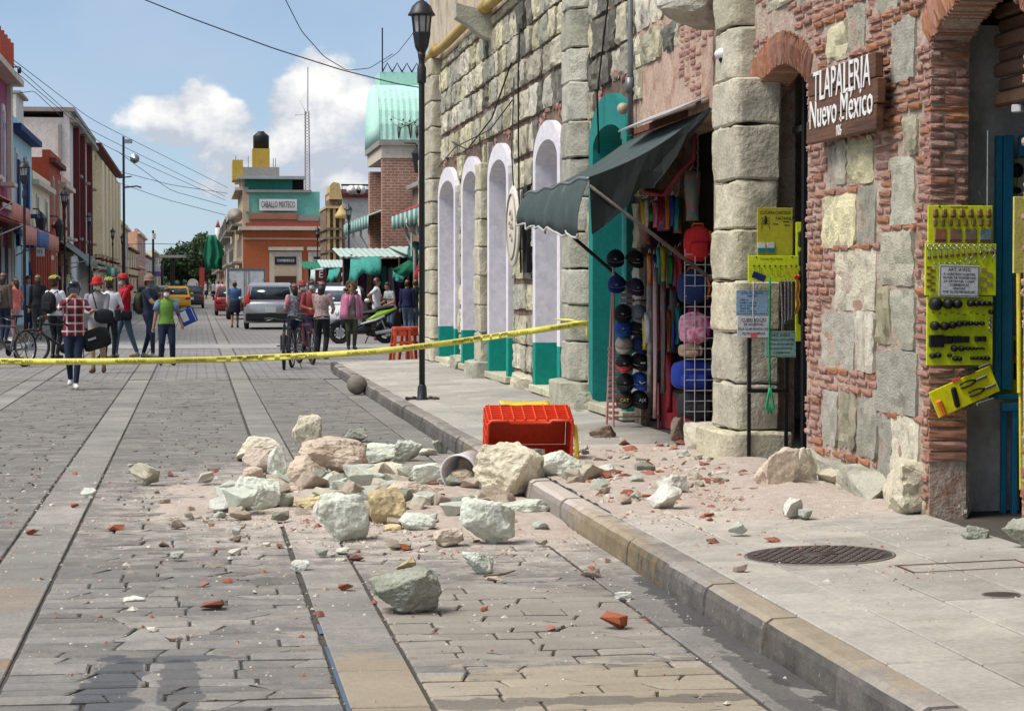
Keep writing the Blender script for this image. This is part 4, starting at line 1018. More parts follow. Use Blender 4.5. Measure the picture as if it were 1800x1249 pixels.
MB().sheet([[(0, 0, .30), (.03, 0, .30)], [(.0, -.02, .2), (.035, -.02, .2)], [(.005, -.015, .1), (.04, -.02, .1)], [(.01, -.03, .02), (.045, -.03, .02)]], .002).build('strip', MC['yellow_plastic'], b)
def bucket():
 c = G(816, 860, 0); t = thing('bucket', (c.x + .02, c.y + .16, .135), 'white plastic bucket with rubble inside lying on its side against the kerb', 'bucket')
 ax = Vector((.42, .88, .12)).normalized(); u, w, _ = basis(ax); T = Matrix((u, w, ax)).transposed().to_4x4()
 M_W = mat('white_bucket', (.78, .74, .76), (.68, .64, .66), scale=5, rough=.5, dirt=(.45, .36, .30), dscale=4)
 MB().lathe([(.001, .30), (.115, .30), (.134, .01), (.138, 0), (.143, 0), (.143, .05), (.136, .06), (.119, .312), (.001, .312)], 28, M=T @ Matrix.Translation((0, 0, -.13))).build('shell', M_W, t)
 MB().tube([T @ Vector((.141 * cos(a * pi / 14), .141 * sin(a * pi / 14), -.13)) for a in range(28)], .007, 6, closed=True).build('rim', M_W, t)
 put('wet_rubble', rock_mesh('wet_rubble', 801, (.2, .22, .14), M_RT, 3, 30, .05, .2), t, T @ Vector((0, 0, -.02)) + Vector((-.01, -.01, -.12)))
 put('dried_mortar', rock_mesh('dried_mortar', 802, (.19, .12, .17), M_RT, 3, 30, .05, .2), t, T @ Vector((0, 0, .12)) + Vector((0, 0, -.08)))
bucket()
# ------------------------------------------------------------------ street lamps
M_LP = mat('lamp_black', (.014, .014, .017), (.02, .02, .024), scale=6, rough=.45, bump=.12, spec=.45)
M_LG = mat('lamp_glass', (.42, .42, .42), (.34, .34, .35), scale=5, rough=.25, bump=0)
def lamp_post(loc, label):
 t = thing('street_lamp', loc, label, 'street lamp', 'black lantern street lamps along the street')
 MB().lathe([(.075, 0), (.075, .02), (.06, .04), (.055, .16), (.043, .19), (.043, .2)], 12).build('base', M_LP, t)
 MB().lathe([(.036, .18), (.036, 3.95), (.034, 4.05)], 10).build('pole', M_LP, t)
 MB().lathe([(.052, 3.95), (.055, 3.97), (.055, 4.14), (.04, 4.17), (.035, 4.22), (.045, 4.28), (.05, 4.34)], 12).build('collar', M_LP, t)
 MB().lathe([(.05, 4.33), (.085, 4.40), (.112, 4.56), (.112, 4.575), (.09, 4.58)], 8, sm=False, ph=.39).build('lantern_cup', M_LP, t)
 MB().lathe([(.088, 4.575), (.112, 4.78)], 8, sm=False, ph=.39).build('lantern_glass', M_LG, t)
 m = MB()
 for i in range(8):
  a = .39 + i * pi / 4; m.cyl((.098 * cos(a), .098 * sin(a), 4.57), (.120 * cos(a), .120 * sin(a), 4.79), .009, n=4)
  m.build('glazing_bar', M_LP, t); m = MB()
 MB().lathe([(.11, 4.775), (.165, 4.785), (.165, 4.80), (.14, 4.84), (.115, 4.90), (.06, 4.955), (.03, 4.97), (.025, 4.99)], 16).build('lantern_roof', M_LP, t)
 MB().lathe([(.014, 4.98), (.028, 5.01), (.02, 5.04), (.008, 5.08), (.001, 5.12)], 8).build('finial', M_LP, t)
 t.scale = (1, 1, .968); return t
LB = G(742, 702, .16)
lamp0 = lamp_post((LB.x, LB.y, .15), 'tall black lantern street lamp on the near pavement in front of the stone building')
bt = MB()
for k, (dx, dy) in enumerate(((-.16, -.02), (.16, -.04), (.12, .1), (-.1, .12))):
 rock = rock_mesh('anchor_lump', 610 + k, (.1, .08, .05), M_IRON, 2, 12, .06, .3); put('anchor_lump', rock, lamp0, (dx, dy, 0))
for (px, dy_, Y, side, lab) in ((42, 262, 0, 0, 'first black street lamp on the left pavement, beside the magenta and blue houses'), (113, 318, 0, 0, 'second black street lamp on the left pavement, in front of the red house'), (157, 362, 0, 0, 'third black street lamp on the left pavement, before the tall white house'),
  (198, 393, 0, 0, 'fourth black street lamp on the left pavement, before the cream block'), (215, 405, 0, 0, 'fifth and farthest black street lamp on the left pavement'),
  (613, 348, 0, 0, 'black street lamp rising before the white building and brown church-like house'), (558, 390, 0, 0, 'black street lamp standing before the right end of the orange building'), (514, 412, 0, 0, 'black street lamp standing before the first doorway of the orange building'),
  (361, 470, 0, 0, 'far black street lamp at the right kerb below the green netting'), (369, 469, 0, 0, 'far black street lamp nearest to the white box truck')):
 d = ray(px, dy_); t_ = (5.15 - 1.55) / d.z; p = CAMP + d * t_
 copy_tree(lamp0, (p.x, p.y, .02), random.Random(px).uniform(0, 1), lab)
# ------------------------------------------------------------------ caution tape across the street
M_TAPE = mat('tape_yellow', (.84, .76, .16), (.80, .70, .13), scale=3, rough=.35, bump=.1, bscale=20, spec=.4)
M_TINK = flat('tape_print', (.02, .02, .02), .5)
tp = thing('caution_tape', (0, 23.4, 0), 'yellow caution tape with black lettering stretched across the street to the stone pilaster', 'tape')
pts = [ONY(px, py, 23.40) for px, py in ((-440, 606), (-300, 619), (-150, 630), (0, 636), (130, 635.5), (300, 634), (450, 629.5), (640, 620.5), (740, 609), (850, 594), (940, 581), (1030, 567))]
P = []
for a, b_, c, d_ in zip([pts[0]] + pts, pts, pts[1:], pts[2:] + [pts[-1]]):
 for i in range(6):
  s = i / 6; P.append(b_ + (c - a) * .5 * s + (3 * (c - b_) - (c - a) - (d_ - b_) * .5) * s * s + ((b_ - c) * 2 + (c - a) * .5 + (d_ - b_) * .5) * s ** 3 if False else b_.lerp(c, s))
P.append(pts[-1])
sm_ = []
for i in range(len(P)): 
 lo, hi = max(0, i - 4), min(len(P), i + 5); q = sum((P[j] for j in range(lo, hi)), Vector()) / (hi - lo); sm_.append(q if 4 <= i < len(P) - 4 else P[i])
P = sm_; g = []
tw = lambda i: .25 * sin(i * .35) + .15 * noise.noise(Vector((i * .2, 0, 0)))
for i, p in enumerate(P):
 a = tw(i); g.append([(p.x, p.y - .034 * sin(a) - 23.4, p.z - .034 * cos(a)), (p.x, p.y + .034 * sin(a) - 23.4, p.z + .034 * cos(a))])
MB().sheet(g, .0008).build('tape', M_TAPE, tp)
i = 2
acc = 0
for k in range(len(P) - 1):
 acc += (P[k + 1] - P[k]).length
 if acc > .50:
  acc = 0; p = (P[k] + P[k + 1]) / 2; d = P[k + 1] - P[k]
  text('lettering', 'PROHIBIDO EL PASO', .046, tp, (p.x, p.y - 23.4 - .007, p.z), (pi / 2 + tw(k), -atan2(d.z, d.x), 0), M_TINK, .0004, .74)
e = P[-1]
m = MB(); m.tube([e - Vector((.02, 23.4, 0)), Vector((XP - .03, e.y - 23.4, e.z + .03)), Vector((XP - .02, .95, e.z + .02))], .012, 6)
m.build('tied_end', M_TAPE, tp)
MB().sheet([[(4.19, -.005, e.z - .01), (4.225, -.005, e.z)], [(4.175, -.02, e.z - .09), (4.2, -.02, e.z - .1)], [(4.18, -.03, e.z - .17), (4.21, -.03, e.z - .16)]], .001).build('loose_end', M_TAPE, tp)
MB().tube([(4.03, 0, e.z), (4.1, -.02, e.z + .005), (4.2, -.015, e.z + .01)], .014, 6).build('knot', M_TAPE, tp)
# ------------------------------------------------------------------ awning
M_CAN = mat('dark_green_canvas', (.055, .078, .072), (.042, .062, .058), scale=3, rough=.75, bump=.3, bscale=160, dirt=(.13, .16, .15), dscale=2.5, dthr=(.55, .8))
M_PIPE = mat('piping_white', (.5, .5, .46), scale=8); 
aw = thing('awning', (3.2, 19.4, 2.4), 'faded dark green canvas awning with scalloped valance sloping from the wall over the cap stall', 'awning')
L0 = wloc(aw); nY = 26; g = []
for i in range(nY + 1):
 y = 17.72 + 3.5 * i / nY; s = i / nY; row = []
 sagw = .03 * sin(pi * s) + .012 * noise.noise(Vector((y * 2, 0, 0)))
 zt = 3.0 - .04 * s; zf = 2.43 + .012 * sin(y * 7)
 for j in range(11):
  u = j / 10; x = 4.20 + (3.19 - 4.20) * u; z = zt + (zf - zt) * u - (.10 * sin(pi * u) + sagw * sin(pi * u)) * .7
  row.append(Vector((x, y, z)) - L0)
 drop = .46 - .2 * s
 for j in range(1, 7):
  u = j / 6; sc = .045 * abs(sin((y - 17.72) / 3.5 * pi * 7)) if j == 6 else 0
  row.append(Vector((3.19 - .10 * sin(u * 1.9) + .02 * sin(y * 11) * u, y, zf - drop * u - sc)) - L0)
 g.append(row)
MB().sheet(g, .004).build('canvas', M_CAN, aw)
MB().tube([r_[-1] for r_ in g], .012, 5).build('edging', M_PIPE, aw)
MB().tube([r_[10] for r_ in g], .016, 6).build('front_bar', M_GREYM, aw)
fl = []                                               # side flap hanging from the near edge
low = [0.0, .06, .10, .17, .24, .30, .24, .33, .38, .43, .46]
for j in range(11):
 p = g[0][j]; fl.append([p + Vector((0, -.012, .012)), p + Vector((.01, -.02 - .012 * sin(j * 1.3), -low[j] * .5)), p + Vector((.02, -.03 - .015 * cos(j * 1.7), -low[j]))])
MB().sheet(fl[::-1], .004, sm=False).build('side_flap', mat('black_canvas', (.012, .017, .017), (.008, .012, .012), scale=4, rough=.7, bump=.3, bscale=120), aw)
fl = [[p + Vector((0, .004, 0)), p + Vector((0, .0, -.02 - .26 * j / 10))] for j, p in enumerate(g[-1][:11])]
MB().sheet(fl, .004).build('side_flap', MC['black_canvas'], aw)
MB().tube([g[0][10] + Vector((0, -.03, -.06)), ONX(1252, 492, 4.22) - L0], .017, 6).build('strut', mat('strut_metal', (.12, .11, .1), (.06, .05, .045), rough=.5, metal=.5), aw)
MB().tube([g[-1][10] + Vector((0, 0, 0)), Vector((4.2, 21.0, 1.52)) - L0], .02, 6).build('strut', M_BLACK, aw)
m = MB(); m.box(Vector((4.06, 19.0, 3.045)) - L0, (.34, 2.3, .015), Matrix.Rotation(-.42, 4, 'Y')); m.build('flashing', mat('grey_sheet', (.46, .45, .45), (.36, .35, .35), scale=5, rough=.5, dirt=(.3, .2, .15)), aw)
# ------------------------------------------------------------------ wooden shop sign
M_WOOD = mat('sign_wood', (.17, .075, .038), (.09, .04, .022), scale=3, rough=.6, bump=.4, bscale=20, stretch=(1, .25, 3), dirt=(.05, .02, .012), dscale=2)
M_WHT = flat('sign_white', (.8, .79, .76), .6)
A = ONX(1452, 140, XW); B = ONX(1578, 80, XW); C_ = ONX(1452, 250, XW); D_ = ONX(1578, 232, XW)
yc, L_ = (A.y + B.y) / 2, abs(A.y - B.y); zt, zb = (A.z + B.z) / 2, (C_.z + D_.z) / 2
sg = thing('shop_sign', (XW - .1, yc, (zt + zb) / 2), 'dark wooden hardware shop sign hand-lettered in white on the brick and stone wall', 'sign')
hh = (zt - zb) / 2
for k in range(3):
 z0 = -hh + k * 2 * hh / 3; MB().box((0, (.03, -.01, .02)[k], z0 + hh / 3), (.055, L_ - (.0, .03, .06)[k], 2 * hh / 3 - .006), b=.006).build('board', M_WOOD, sg)
MB().box((.04, .2, 0), (.04, .06, hh * 1.8)).build('batten', M_WOOD, sg); MB().box((.04, -.2, 0), (.04, .06, hh * 1.8)).build('batten', M_WOOD, sg)
RT = (pi / 2, 0, -pi / 2)
text('lettering', 'TLAPALERIA', .285, sg, (-.033, -.02, hh * .52), RT, M_WHT, .003, L_ * .86 / 1.62)
text('lettering', 'Nuevo México', .27, sg, (-.033, 0, -hh * .24), RT, M_WHT, .003, L_ * .92 / 1.62)
text('lettering', '106', .10, sg, (-.033, .02, -hh * .82), RT, M_WHT, .003, .8)
for (y, w) in ((-.04, .10), (-.46, .09)): MB().box((-.034, y * L_ / 1.1, -hh * .50), (.004, w, .016)).build('underline', M_WHT, sg)
# ------------------------------------------------------------------ boards hung beside the two doors
M_LIME = mat('lime_board', (.66, .76, .02), (.60, .70, .02), scale=3, rough=.5, bump=.05)
M_OLIVE = mat('olive_board', (.46, .43, .03), (.40, .37, .03), scale=3, rough=.45, bump=.05)
M_PAPER = mat('paper_white', (.62, .62, .64), (.54, .54, .57), scale=6, rough=.6, bump=.2, bscale=14)
M_BLUEP = mat('paper_blue', (.28, .42, .56), (.24, .37, .50), scale=6, rough=.5); M_TEALP = mat('paper_teal', (.26, .42, .36), (.22, .36, .31), scale=6, rough=.5)
M_INK = flat('ink', (.025, .025, .03), .6); M_STEEL = mat('steel', (.5, .5, .5), (.35, .35, .36), scale=20, rough=.3, metal=.9, bump=0)
M_RUB = flat('black_rubber', (.012, .012, .013), .5); M_PACK = mat('clear_pack', (.42, .33, .20), (.25, .16, .10), scale=25, rough=.2)
class Board:
 def __init__(s, name, Y, x0, y0, x1, y1, label, cat, M, th=.012, hang=True):
  A, B = ONY(x0, y0, Y), ONY(x1, y1, Y); s.Y = Y; s.c = (A + B) / 2; s.w = B.x - A.x; s.h = A.z - B.z
  s.t = thing(name, s.c, label, cat); MB().box((0, 0, 0), (s.w, th, s.h), b=.002).build('board', M, s.t); s.th = th
 def p(s, px, py, d=.01): q = ONY(px, py, s.Y) - s.c; return Vector((q.x, -s.th / 2 - d, q.z))
 def txt(s, px, py, st, size, M=None, sx=1., rot=0., al='CENTER'): return text('lettering', st, size, s.t, s.p(px, py, .001), (pi / 2, 0, 0) if not rot else Euler((pi / 2, rot, 0)), M or M_INK, .0005, sx, al)
 def add(s, name, m, M): return m.build(name, M, s.t)
YP = 16.00
M_LEAD = flat('hanging_wire', (.03, .03, .03), .5)
b = Board('poison_poster', YP - .02, 1331, 365, 1393, 449, 'olive yellow cockroach poison poster board with a black insect, hung on the stone pillar', 'poster', M_OLIVE)
b.txt(1362, 374, 'CUCARACHICIDA', .034, sx=.86); b.txt(1378, 384, 'MATARILI', .034, sx=.9)
m = MB(); c = b.p(1345, 388, .002); m.ball((c.x, c.y, c.z), (.014, .004, .028), 10); m.ball((c.x, c.y, c.z + .03), (.009, .004, .009), 8)
b.add('printed_insect', m, mat('insect_print', (.06, .03, .015), rough=.4))
for i in range(3):
 for s in (-1, 1): MB().tube([c + Vector((0, 0, .012 - i * .014)), c + Vector((s * .024, 0, .026 - i * .026)), c + Vector((s * .034, 0, .012 - i * .036))], .0016, 4).build('insect_leg', M_INK, b.t)
for (x, y, w) in ((1382, 390, .05), (1363, 394, .042), (1383, 396, .04)): MB().box(b.p(x, y, .0005), (w, .001, .007)).build('print_bar', M_INK, b.t)
for x in (1338, 1354):
 o = MB().box(b.p(x, 431, .006), (.055, .012, .04)).build('sachet', M_PAPER, b.t); MB().box(b.p(x, 440, .006), (.055, .012, .03)).build('sachet_foot', flat('sachet_teal', (.01, .18, .24)), b.t)
MB().tube([b.p(1336, 366), b.p(1367, 347), b.p(1388, 366)], .002, 4).build('hanger', M_LEAD, b.t)
b = Board('hook_board', YP - .05, 1315, 449, 1405.5, 495, 'lime yellow board of dog leads with a row of hooks, on the stone pillar', 'hook board', M_LIME)
b.txt(1356, 455, 'Correas Para Perros', .022, flat('red_ink', (.2, .03, .02)), sx=.95)
M_RING = flat('ring_wire', (.25, .22, .08), .4, .6)
for i in range(9):
 x = 1324 + i * 9.3; MB().cyl(b.p(x, 467, 0), b.p(x, 467, .03), .005, n=6).build('hook', M_INK, b.t)
 if i in (0, 2, 4, 5, 7): MB().tube([b.p(x + 2 + 8.0 * cos(a * pi / 8), 477 + 9.5 * sin(a * pi / 8), .02) for a in range(16)], .0016, 4, closed=True).build('ring', M_RING, b.t)
for (x, y) in ((1329, 452), (1392, 452)): MB().cyl(b.p(x, y, 0), b.p(x, y, .003), .006, n=8).build('nail', M_INK, b.t)
def strap(label, px, y0, y1, w, M, off=.03, name='strap', cat='lead', wob=0.):
 P0 = ONY(px, y0, YP - .08); P1 = ONY(px + wob, y1, YP - .09); t = thing(name, P0, label, cat); d = P1 - P0
 MB().sheet([[d * (i / 8) + Vector((-w / 2 + .003 * sin(i), 0, 0)), d * (i / 8) + Vector((w / 2 + .003 * sin(i), .002, 0))] for i in range(9)], .002).build('strap_band', M, t); return t, d
strap('pale grey lead hanging in front of the blue notice on the pillar', 1324.5, 494, 574, .012, flat('lead_grey', (.5, .52, .55)))
t, d = strap('long bright green lead hanging from the hook board on the pillar', 1353, 488, 680, .016, flat('lead_green', (.01, .33, .12)))
for k in range(2):
 m = MB(); s = -1 if k else 1
 m.tube([d + Vector((0, -.005, 0)), d + Vector((s * .012, -.008, -.06)), d + Vector((s * .03, -.01, -.15)), d + Vector((s * .012, -.008, -.2)), d + Vector((s * .002, -.008, -.12))], .009, 6)
 m.build('harness_loop', MC['lead_green'], t)
MB().cyl(d + Vector((0, 0, .02)), d + Vector((0, 0, -.03)), .006, n=6).build('snap_hook', M_STEEL, t)
M_CHN = mat('chain_steel', (.55, .55, .56), (.3, .3, .32), scale=60, rough=.3, metal=.8, bump=0)
for i, (x, y1, nm) in enumerate(((1373, 578, 'leftmost'), (1380, 566, 'second from the left'), (1386, 560, 'third from the left'), (1392, 558, 'rightmost'))):
 a = ONY(x, 492, YP - .085); e = ONY(x + (3 if i == 0 else 0), y1, YP - .085); t = thing('chain_lead', a, 'steel chain dog lead hanging from the hook board, %s of four' % nm, 'chain', 'chain leads on the hook board')
 n = int((a.z - e.z) / .011); m = MB()
 for k in range(n):
  p = (e - a) * (k / n); m.box(p, (.009 if k % 2 else .016, .016 if k % 2 else .006, .0085), b=.002)
 m.build('chain_links', M_CHN, t, kind='stuff'); MB().box((e - a), (.018, .006, .03), b=.002).build('clip', M_STEEL, t)
for i, x in enumerate((1398, 1403)):
 a = ONY(x, 488, YP - .085); t = thing('leather_lead', a, ('left' if not i else 'right') + ' of two orange leather leads hanging at the right end of the hook board', 'lead', 'leather leads on the hook board')
 MB().tube([(0, 0, 0), (.012, -.01, -.06), (.004, 0, -.14), (.014, -.01, -.2), (-.004, 0, -.27)], .008, 6).build('cord', flat('orange_leather', (.36, .13, .03)), t); MB().ball((0, -.01, .01), .016, 8).build('toggle', flat('red_bead', (.5, .05, .04)), t)
m = Board('price_card', YP - .08, 1322, 480, 1346, 492, 'small dark blue card hanging at the left of the hook board', 'card', flat('navy_card', (.02, .025, .12)), .003)
m.t.rotation_euler = (0, radians(22), 0)
b = Board('blue_notice', YP - .03, 1294, 510, 1350, 554, 'pale blue printed notice taped to the front corner of the stone pillar', 'notice', M_BLUEP, .004)
b.txt(1322, 515, 'AVISO AL PUBLICO', .020); b.txt(1322, 520, 'HORARIO', .018)
for i in range(5): b.txt(1300, 527 + i * 5, ['ABIERTO', 'LUNES A SABADO', 'DE 9 A 18 HORAS', 'DOMINGO', 'DE 9 A 15 HORAS'][i], .016, al='LEFT')
MB().box(b.p(1322, 511.5, .0005), (.235, .0008, .003)).build('border_line', M_INK, b.t); MB().box(b.p(1322, 551, .0005), (.235, .0008, .003)).build('border_line', M_INK, b.t)
b = Board('face_mask_notice', YP - .03, 1296, 556, 1353, 593, 'white notice about face masks below the blue notice on the pillar', 'notice', M_PAPER, .004)
for i, (s, z) in enumerate((('CUBREBOCAS', .033), ('DE SEGURIDAD,', .024), ('TELA QUIRURGICA CON', .024), ('FILTRO INTERNO', .024))): b.txt(1325, 562 + i * 8, s, z, sx=.92)
MB().box(b.p(1325, 565.8, .0005), (.17, .0008, .002)).build('underline', M_INK, b.t); MB().box(b.p(1325, 589, .001), (.05, .001, .03)).build('red_label', flat('label_red', (.75, .12, .08)), b.t)
b = Board('teal_notice', YP - .025, 1345, 582, 1399, 628, 'pale teal notice hanging below the chains beside the black post', 'notice', M_TEALP, .004)
b.txt(1372, 589, 'ART. AVISO', .028)
for i in range(4): b.txt(1373, 597 + i * 7.5, ['A TODOS LOS CLIENTES', 'FAVOR DE CONSERVAR', 'LA SANA DISTANCIA', 'Y CUBREBOCAS'][i], .018)
for yy in (584, 626): MB().box(b.p(1372, yy, .0005), (.22, .0008, .003)).build('border_line', M_INK, b.t)
A, B = ONY(1317, 590, YP), ONY(1382, 686, YP); fr = thing('iron_frame', ((A.x + B.x) / 2, YP, B.z), 'empty black iron frame standing against the pillar below the notices', 'frame')
w, h = B.x - A.x, A.z - B.z
for (c, s) in (((-w / 2, 0, h / 2), (.03, .03, h)), ((w / 2, 0, h / 2), (.03, .03, h)), ((0, 0, .0), (w + .03, .03, .03)), ((0, 0, h), (w + .03, .03, .03))): MB().box(c, s, b=.004).build('frame_bar', M_BLACK, fr)
for s in (-1, 1): MB().box((s * w / 2, 0, -(B.z - .18) / 2 - .01), (.025, .025, B.z - .2)).build('leg', M_BLACK, fr)
dp = thing('door_frame', (4.50, 15.9, .18), 'black iron door frame standing inside the middle brick doorway', 'door frame')
for (x, y) in ((.0, .0), (.13, .3)): MB().box((x, y, 1.45), (.045, .05, 2.9), b=.006).build('post', M_BLACK, dp)
MB().box((.05, .15, 2.55), (.05, .6, .05), b=.006).build('cross_bar', MC['grey_metal'], dp)
b = Board('yellow_display', 16.9, 1399, 300, 1440, 640, 'yellow display board inside the middle brick doorway', 'display board', M_OLIVE, .02); b.t.location.y = 16.25
b2 = Board('lime_display', 15.9, 1404, 390, 1440, 600, 'lime display board with black tools just inside the middle brick doorway', 'display board', M_LIME, .02); b2.t.location.y = 15.98
for k in range(5): MB().box(b2.p(1412, 420 + k * 34, .02), (.05, .03, .12), .1, b=.01).build('hand_tool', M_RUB, b2.t)
YQ = 12.06
NAIL = lambda b, x, y: MB().cyl(b.p(x, y, 0), b.p(x, y, .004), .006, n=8).build('nail', M_INK, b.t)
b = Board('fittings_board', YQ, 1631, 361, 1744, 427, 'lime yellow board of small brass fittings in clear packets, topmost by the right doorway', 'display board', M_LIME)
b.txt(1686, 361.8 + 2.5, 'CONEXIONES', .016, flat('red_ink', (.2, .03, .02)))
M_BRASS = mat('brass', (.30, .17, .08), (.2, .1, .05), scale=30, rough=.4, metal=.3)
for i in range(7): MB().box(b.p(1643 + i * 15.5, 374, .012), (.026, .022, .045), b=.006).build('fitting', M_BRASS, b.t); MB().box(b.p(1643 + i * 15.5, 379, .008), (.034, .01, .022), b=.004).build('fitting_tag', mat('tag_red', (.28, .10, .07)), b.t)
for i in range(8): MB().box(b.p(1642 + i * 13.5, 391, .010), (.024, .018, .042), b=.006).build('fitting', M_BRASS, b.t)
for i, c in enumerate(((.45, .16, .06), (.28, .16, .1), (.22, .18, .12), (.12, .34, .42))):
 MB().box(b.p(1652 + i * 26.5, 413, .006), (.068, .01, .068), b=.003).build('packet', mat('packet_%s' % 'abcd'[i], c, (.16, .11, .09), scale=20, rough=.25), b.t); MB().box(b.p(1652 + i * 26.5, 423, .0065), (.068, .012, .014)).build('packet_foot', mat('packet_dark', (.16, .05, .035)), b.t)
NAIL(b, 1651, 363)
MB().tube([b.p(1728, 362), b.p(1722, 335, -.02)], .002, 4).build('hanger', M_LEAD, b.t)
b = Board('hooks_board', YQ - .01, 1626, 428, 1750, 519, 'lime yellow board of screw eyes and hooks behind a white notice', 'display board', M_LIME)
for i in range(12):
 x, y = 1632 + i * 10.1, 435 - i * .2; r = 4.6 - i * .19; c = b.p(x, y, .012)
 m = MB(); m.tube([b.p(x + r * sin(a * pi / 7), y - r * cos(a * pi / 7), .012) for a in range(14)], .0032, 5, closed=True); m.cyl(b.p(x, y + r, .012), b.p(x, y + r + 12 - i * .6, .012), .0035, n=5); m.build('screw_eye', M_STEEL, b.t)
 MB().box(b.p(x, y + r + 13 - i * .4, .004), (.02, .006, .014)).build('price_tag', MC['tag_red'], b.t)
for i in range(10):
 x = 1642 + i * 9.6 if i < 8 else 1726 + (i - 8) * 16; y = 465 - max(0, i - 4) * 3.2 - (5 if i > 7 else 0); r = 2.5 + i * .42
 m = MB(); m.tube([b.p(x + r * cos(a), y - r * sin(a), .012) for a in (3.4, 2.6, 1.9, 1.2, .5, -.2, -.9)] + [b.p(x + .4, y + r * 1.5, .012), b.p(x + .2, y + r * 2.6, .012)], .003, 5); m.build('screw_hook', M_STEEL, b.t)
for k in range(8): MB().box(b.p(1632 + (k % 2) * 7, 470 + k * 5.6, .004), (.026, .006, .012)).build('price_tag', MC['tag_red'], b.t)
for k in range(5): MB().box(b.p(1728 + (k % 2) * 10, 474 + k * 8, .005), (.03, .008, .018)).build('price_tag', M_PACK, b.t)
n = Board('white_notice', YQ - .035, 1651, 466, 1721, 522, 'crumpled white notice with handwritten lines taped over the hooks board', 'notice', M_PAPER, .003)
n.t.rotation_euler = (0, radians(1.5), 0); n.txt(1686, 474, 'ART. AVISO', .026)
for i in range(6): n.txt(1686, 482 + i * 6.2, ['A NUESTROS CLIENTES', 'FAVOR DE CONSERVAR', 'LA DISTANCIA Y USAR', 'CUBREBOCAS', 'GRACIAS', 'POR SU COMPRENSION'][i], .018)
for (c, s) in (((0, n.h / 2 - .008), (n.w - .01, .003)), ((0, -n.h / 2 + .008), (n.w - .01, .003)), ((-n.w / 2 + .006, 0), (.003, n.h - .014)), ((n.w / 2 - .006, 0), (.003, n.h - .014))): MB().box((c[0], -.002, c[1]), (s[0], .001, s[1])).build('border_line', M_INK, n.t)
b = Board('caster_board', YQ, 1629, 521, 1744, 641, 'lime yellow board of black casters and rubber feet, third from the top', 'display board', M_LIME)
def knob(x, y, rpx, d=.03, nm='caster'): r = rpx / 310; MB().lathe([(r, 0), (r, d * .6), (r * .8, d), (.001, d)], 14, M=Matrix.Translation(b.p(x, y, 0)) @ Matrix.Rotation(pi / 2, 4, 'X')).build(nm, M_RUB, b.t)
for x, y, r in ((1642, 534, 11.5), (1664, 534, 9), (1680, 534, 8), (1704, 533, 6), (1714, 533, 5.5), (1724, 533, 5), (1733, 533, 5), (1741, 533, 4.5), (1641, 572, 8), (1658, 573, 7.5), (1672, 571, 6.5), (1684, 569, 5.5), (1694, 568, 5), (1704, 568, 4.5), (1714, 568, 4.2), (1724, 568, 4), (1675, 612, 5.5), (1688, 612, 5), (1699, 612, 3.5), (1706, 612, 3.2), (1713, 612, 3), (1720, 612, 2.5), (1726, 612, 2.2), (1667, 624, 3.5), (1677, 630, 4.5), (1684, 630, 4.5), (1706, 629, 2.6), (1712, 629, 3), (1719, 629, 3.4), (1726, 629, 3.6), (1733, 629, 4.2), (1637, 625, 5), (1647, 624, 5), (1740, 548, 4)): knob(x, y, r, .02 + r * .004)
for x, y, w, h in ((1644, 599, .085, .07), (1664, 597, .05, .045), (1680, 596, .05, .04), (1694, 596, .045, .036), (1716, 595, .03, .03), (1726, 595, .03, .03)): MB().box(b.p(x, y, .015), (w, .03, h), b=.004).build('rubber_foot', M_RUB, b.t)
for k in range(9): b.txt(1640 + k * 11, 549 + (k % 3) * 2, '$%d' % (5 + k * 3), .012)
for y in (561, 570, 579): MB().tube([b.p(1739 + 2.5 * cos(a), y + 3 * sin(a), .01) for a in range(6)], .004, 5, closed=True).build('washer', M_STEEL, b.t)
cs = [ONY(x, y, YQ - .03) for x, y in ((1630, 691), (1738, 643), (1756, 681), (1655, 738))]; c = sum(cs, Vector()) / 4
t = thing('pliers_board', c, 'bright yellow board of pliers and knives hanging askew, lowest by the right doorway', 'display board')
u = (cs[1] - cs[0]); L_ = (u.length + (cs[2] - cs[3]).length) / 2; Wd = ((cs[3] - cs[0]).length + (cs[2] - cs[1]).length) / 2; ang = -atan2((cs[1] - cs[0]).z, (cs[1] - cs[0]).x); t.rotation_euler = (0, ang, 0)
MB().box((0, 0, 0), (L_, .012, Wd), b=.002).build('board', mat('bright_yellow_board', (.80, .76, .01), (.74, .70, .01), scale=3, rough=.45, bump=.05), t)
def cap_shape(m, c, w, h, d=.02): m.loft([[(c[0] + (w / 2 - h / 2) * (1 if cos(a * pi / 8) > 0 else -1) + h / 2 * cos(a * pi / 8), y, c[1] + h / 2 * sin(a * pi / 8)) for a in range(16)] for y in (-.006, -.006 - d)], sm=False); return m
cap_shape(MB(), (-.145, -.02), .04, .11).build('orange_knife', flat('knife_orange', (.75, .20, .02)), t) if False else MB().box((-.165, -.018, -.03), (.035, .02, .10), b=.009).build('orange_knife', flat('knife_orange', (.75, .20, .02)), t)
MB().box((-.065, -.018, -.005), (.034, .02, .12), Matrix.Rotation(.15, 4, 'Y'), b=.009).build('black_knife', M_RUB, t)
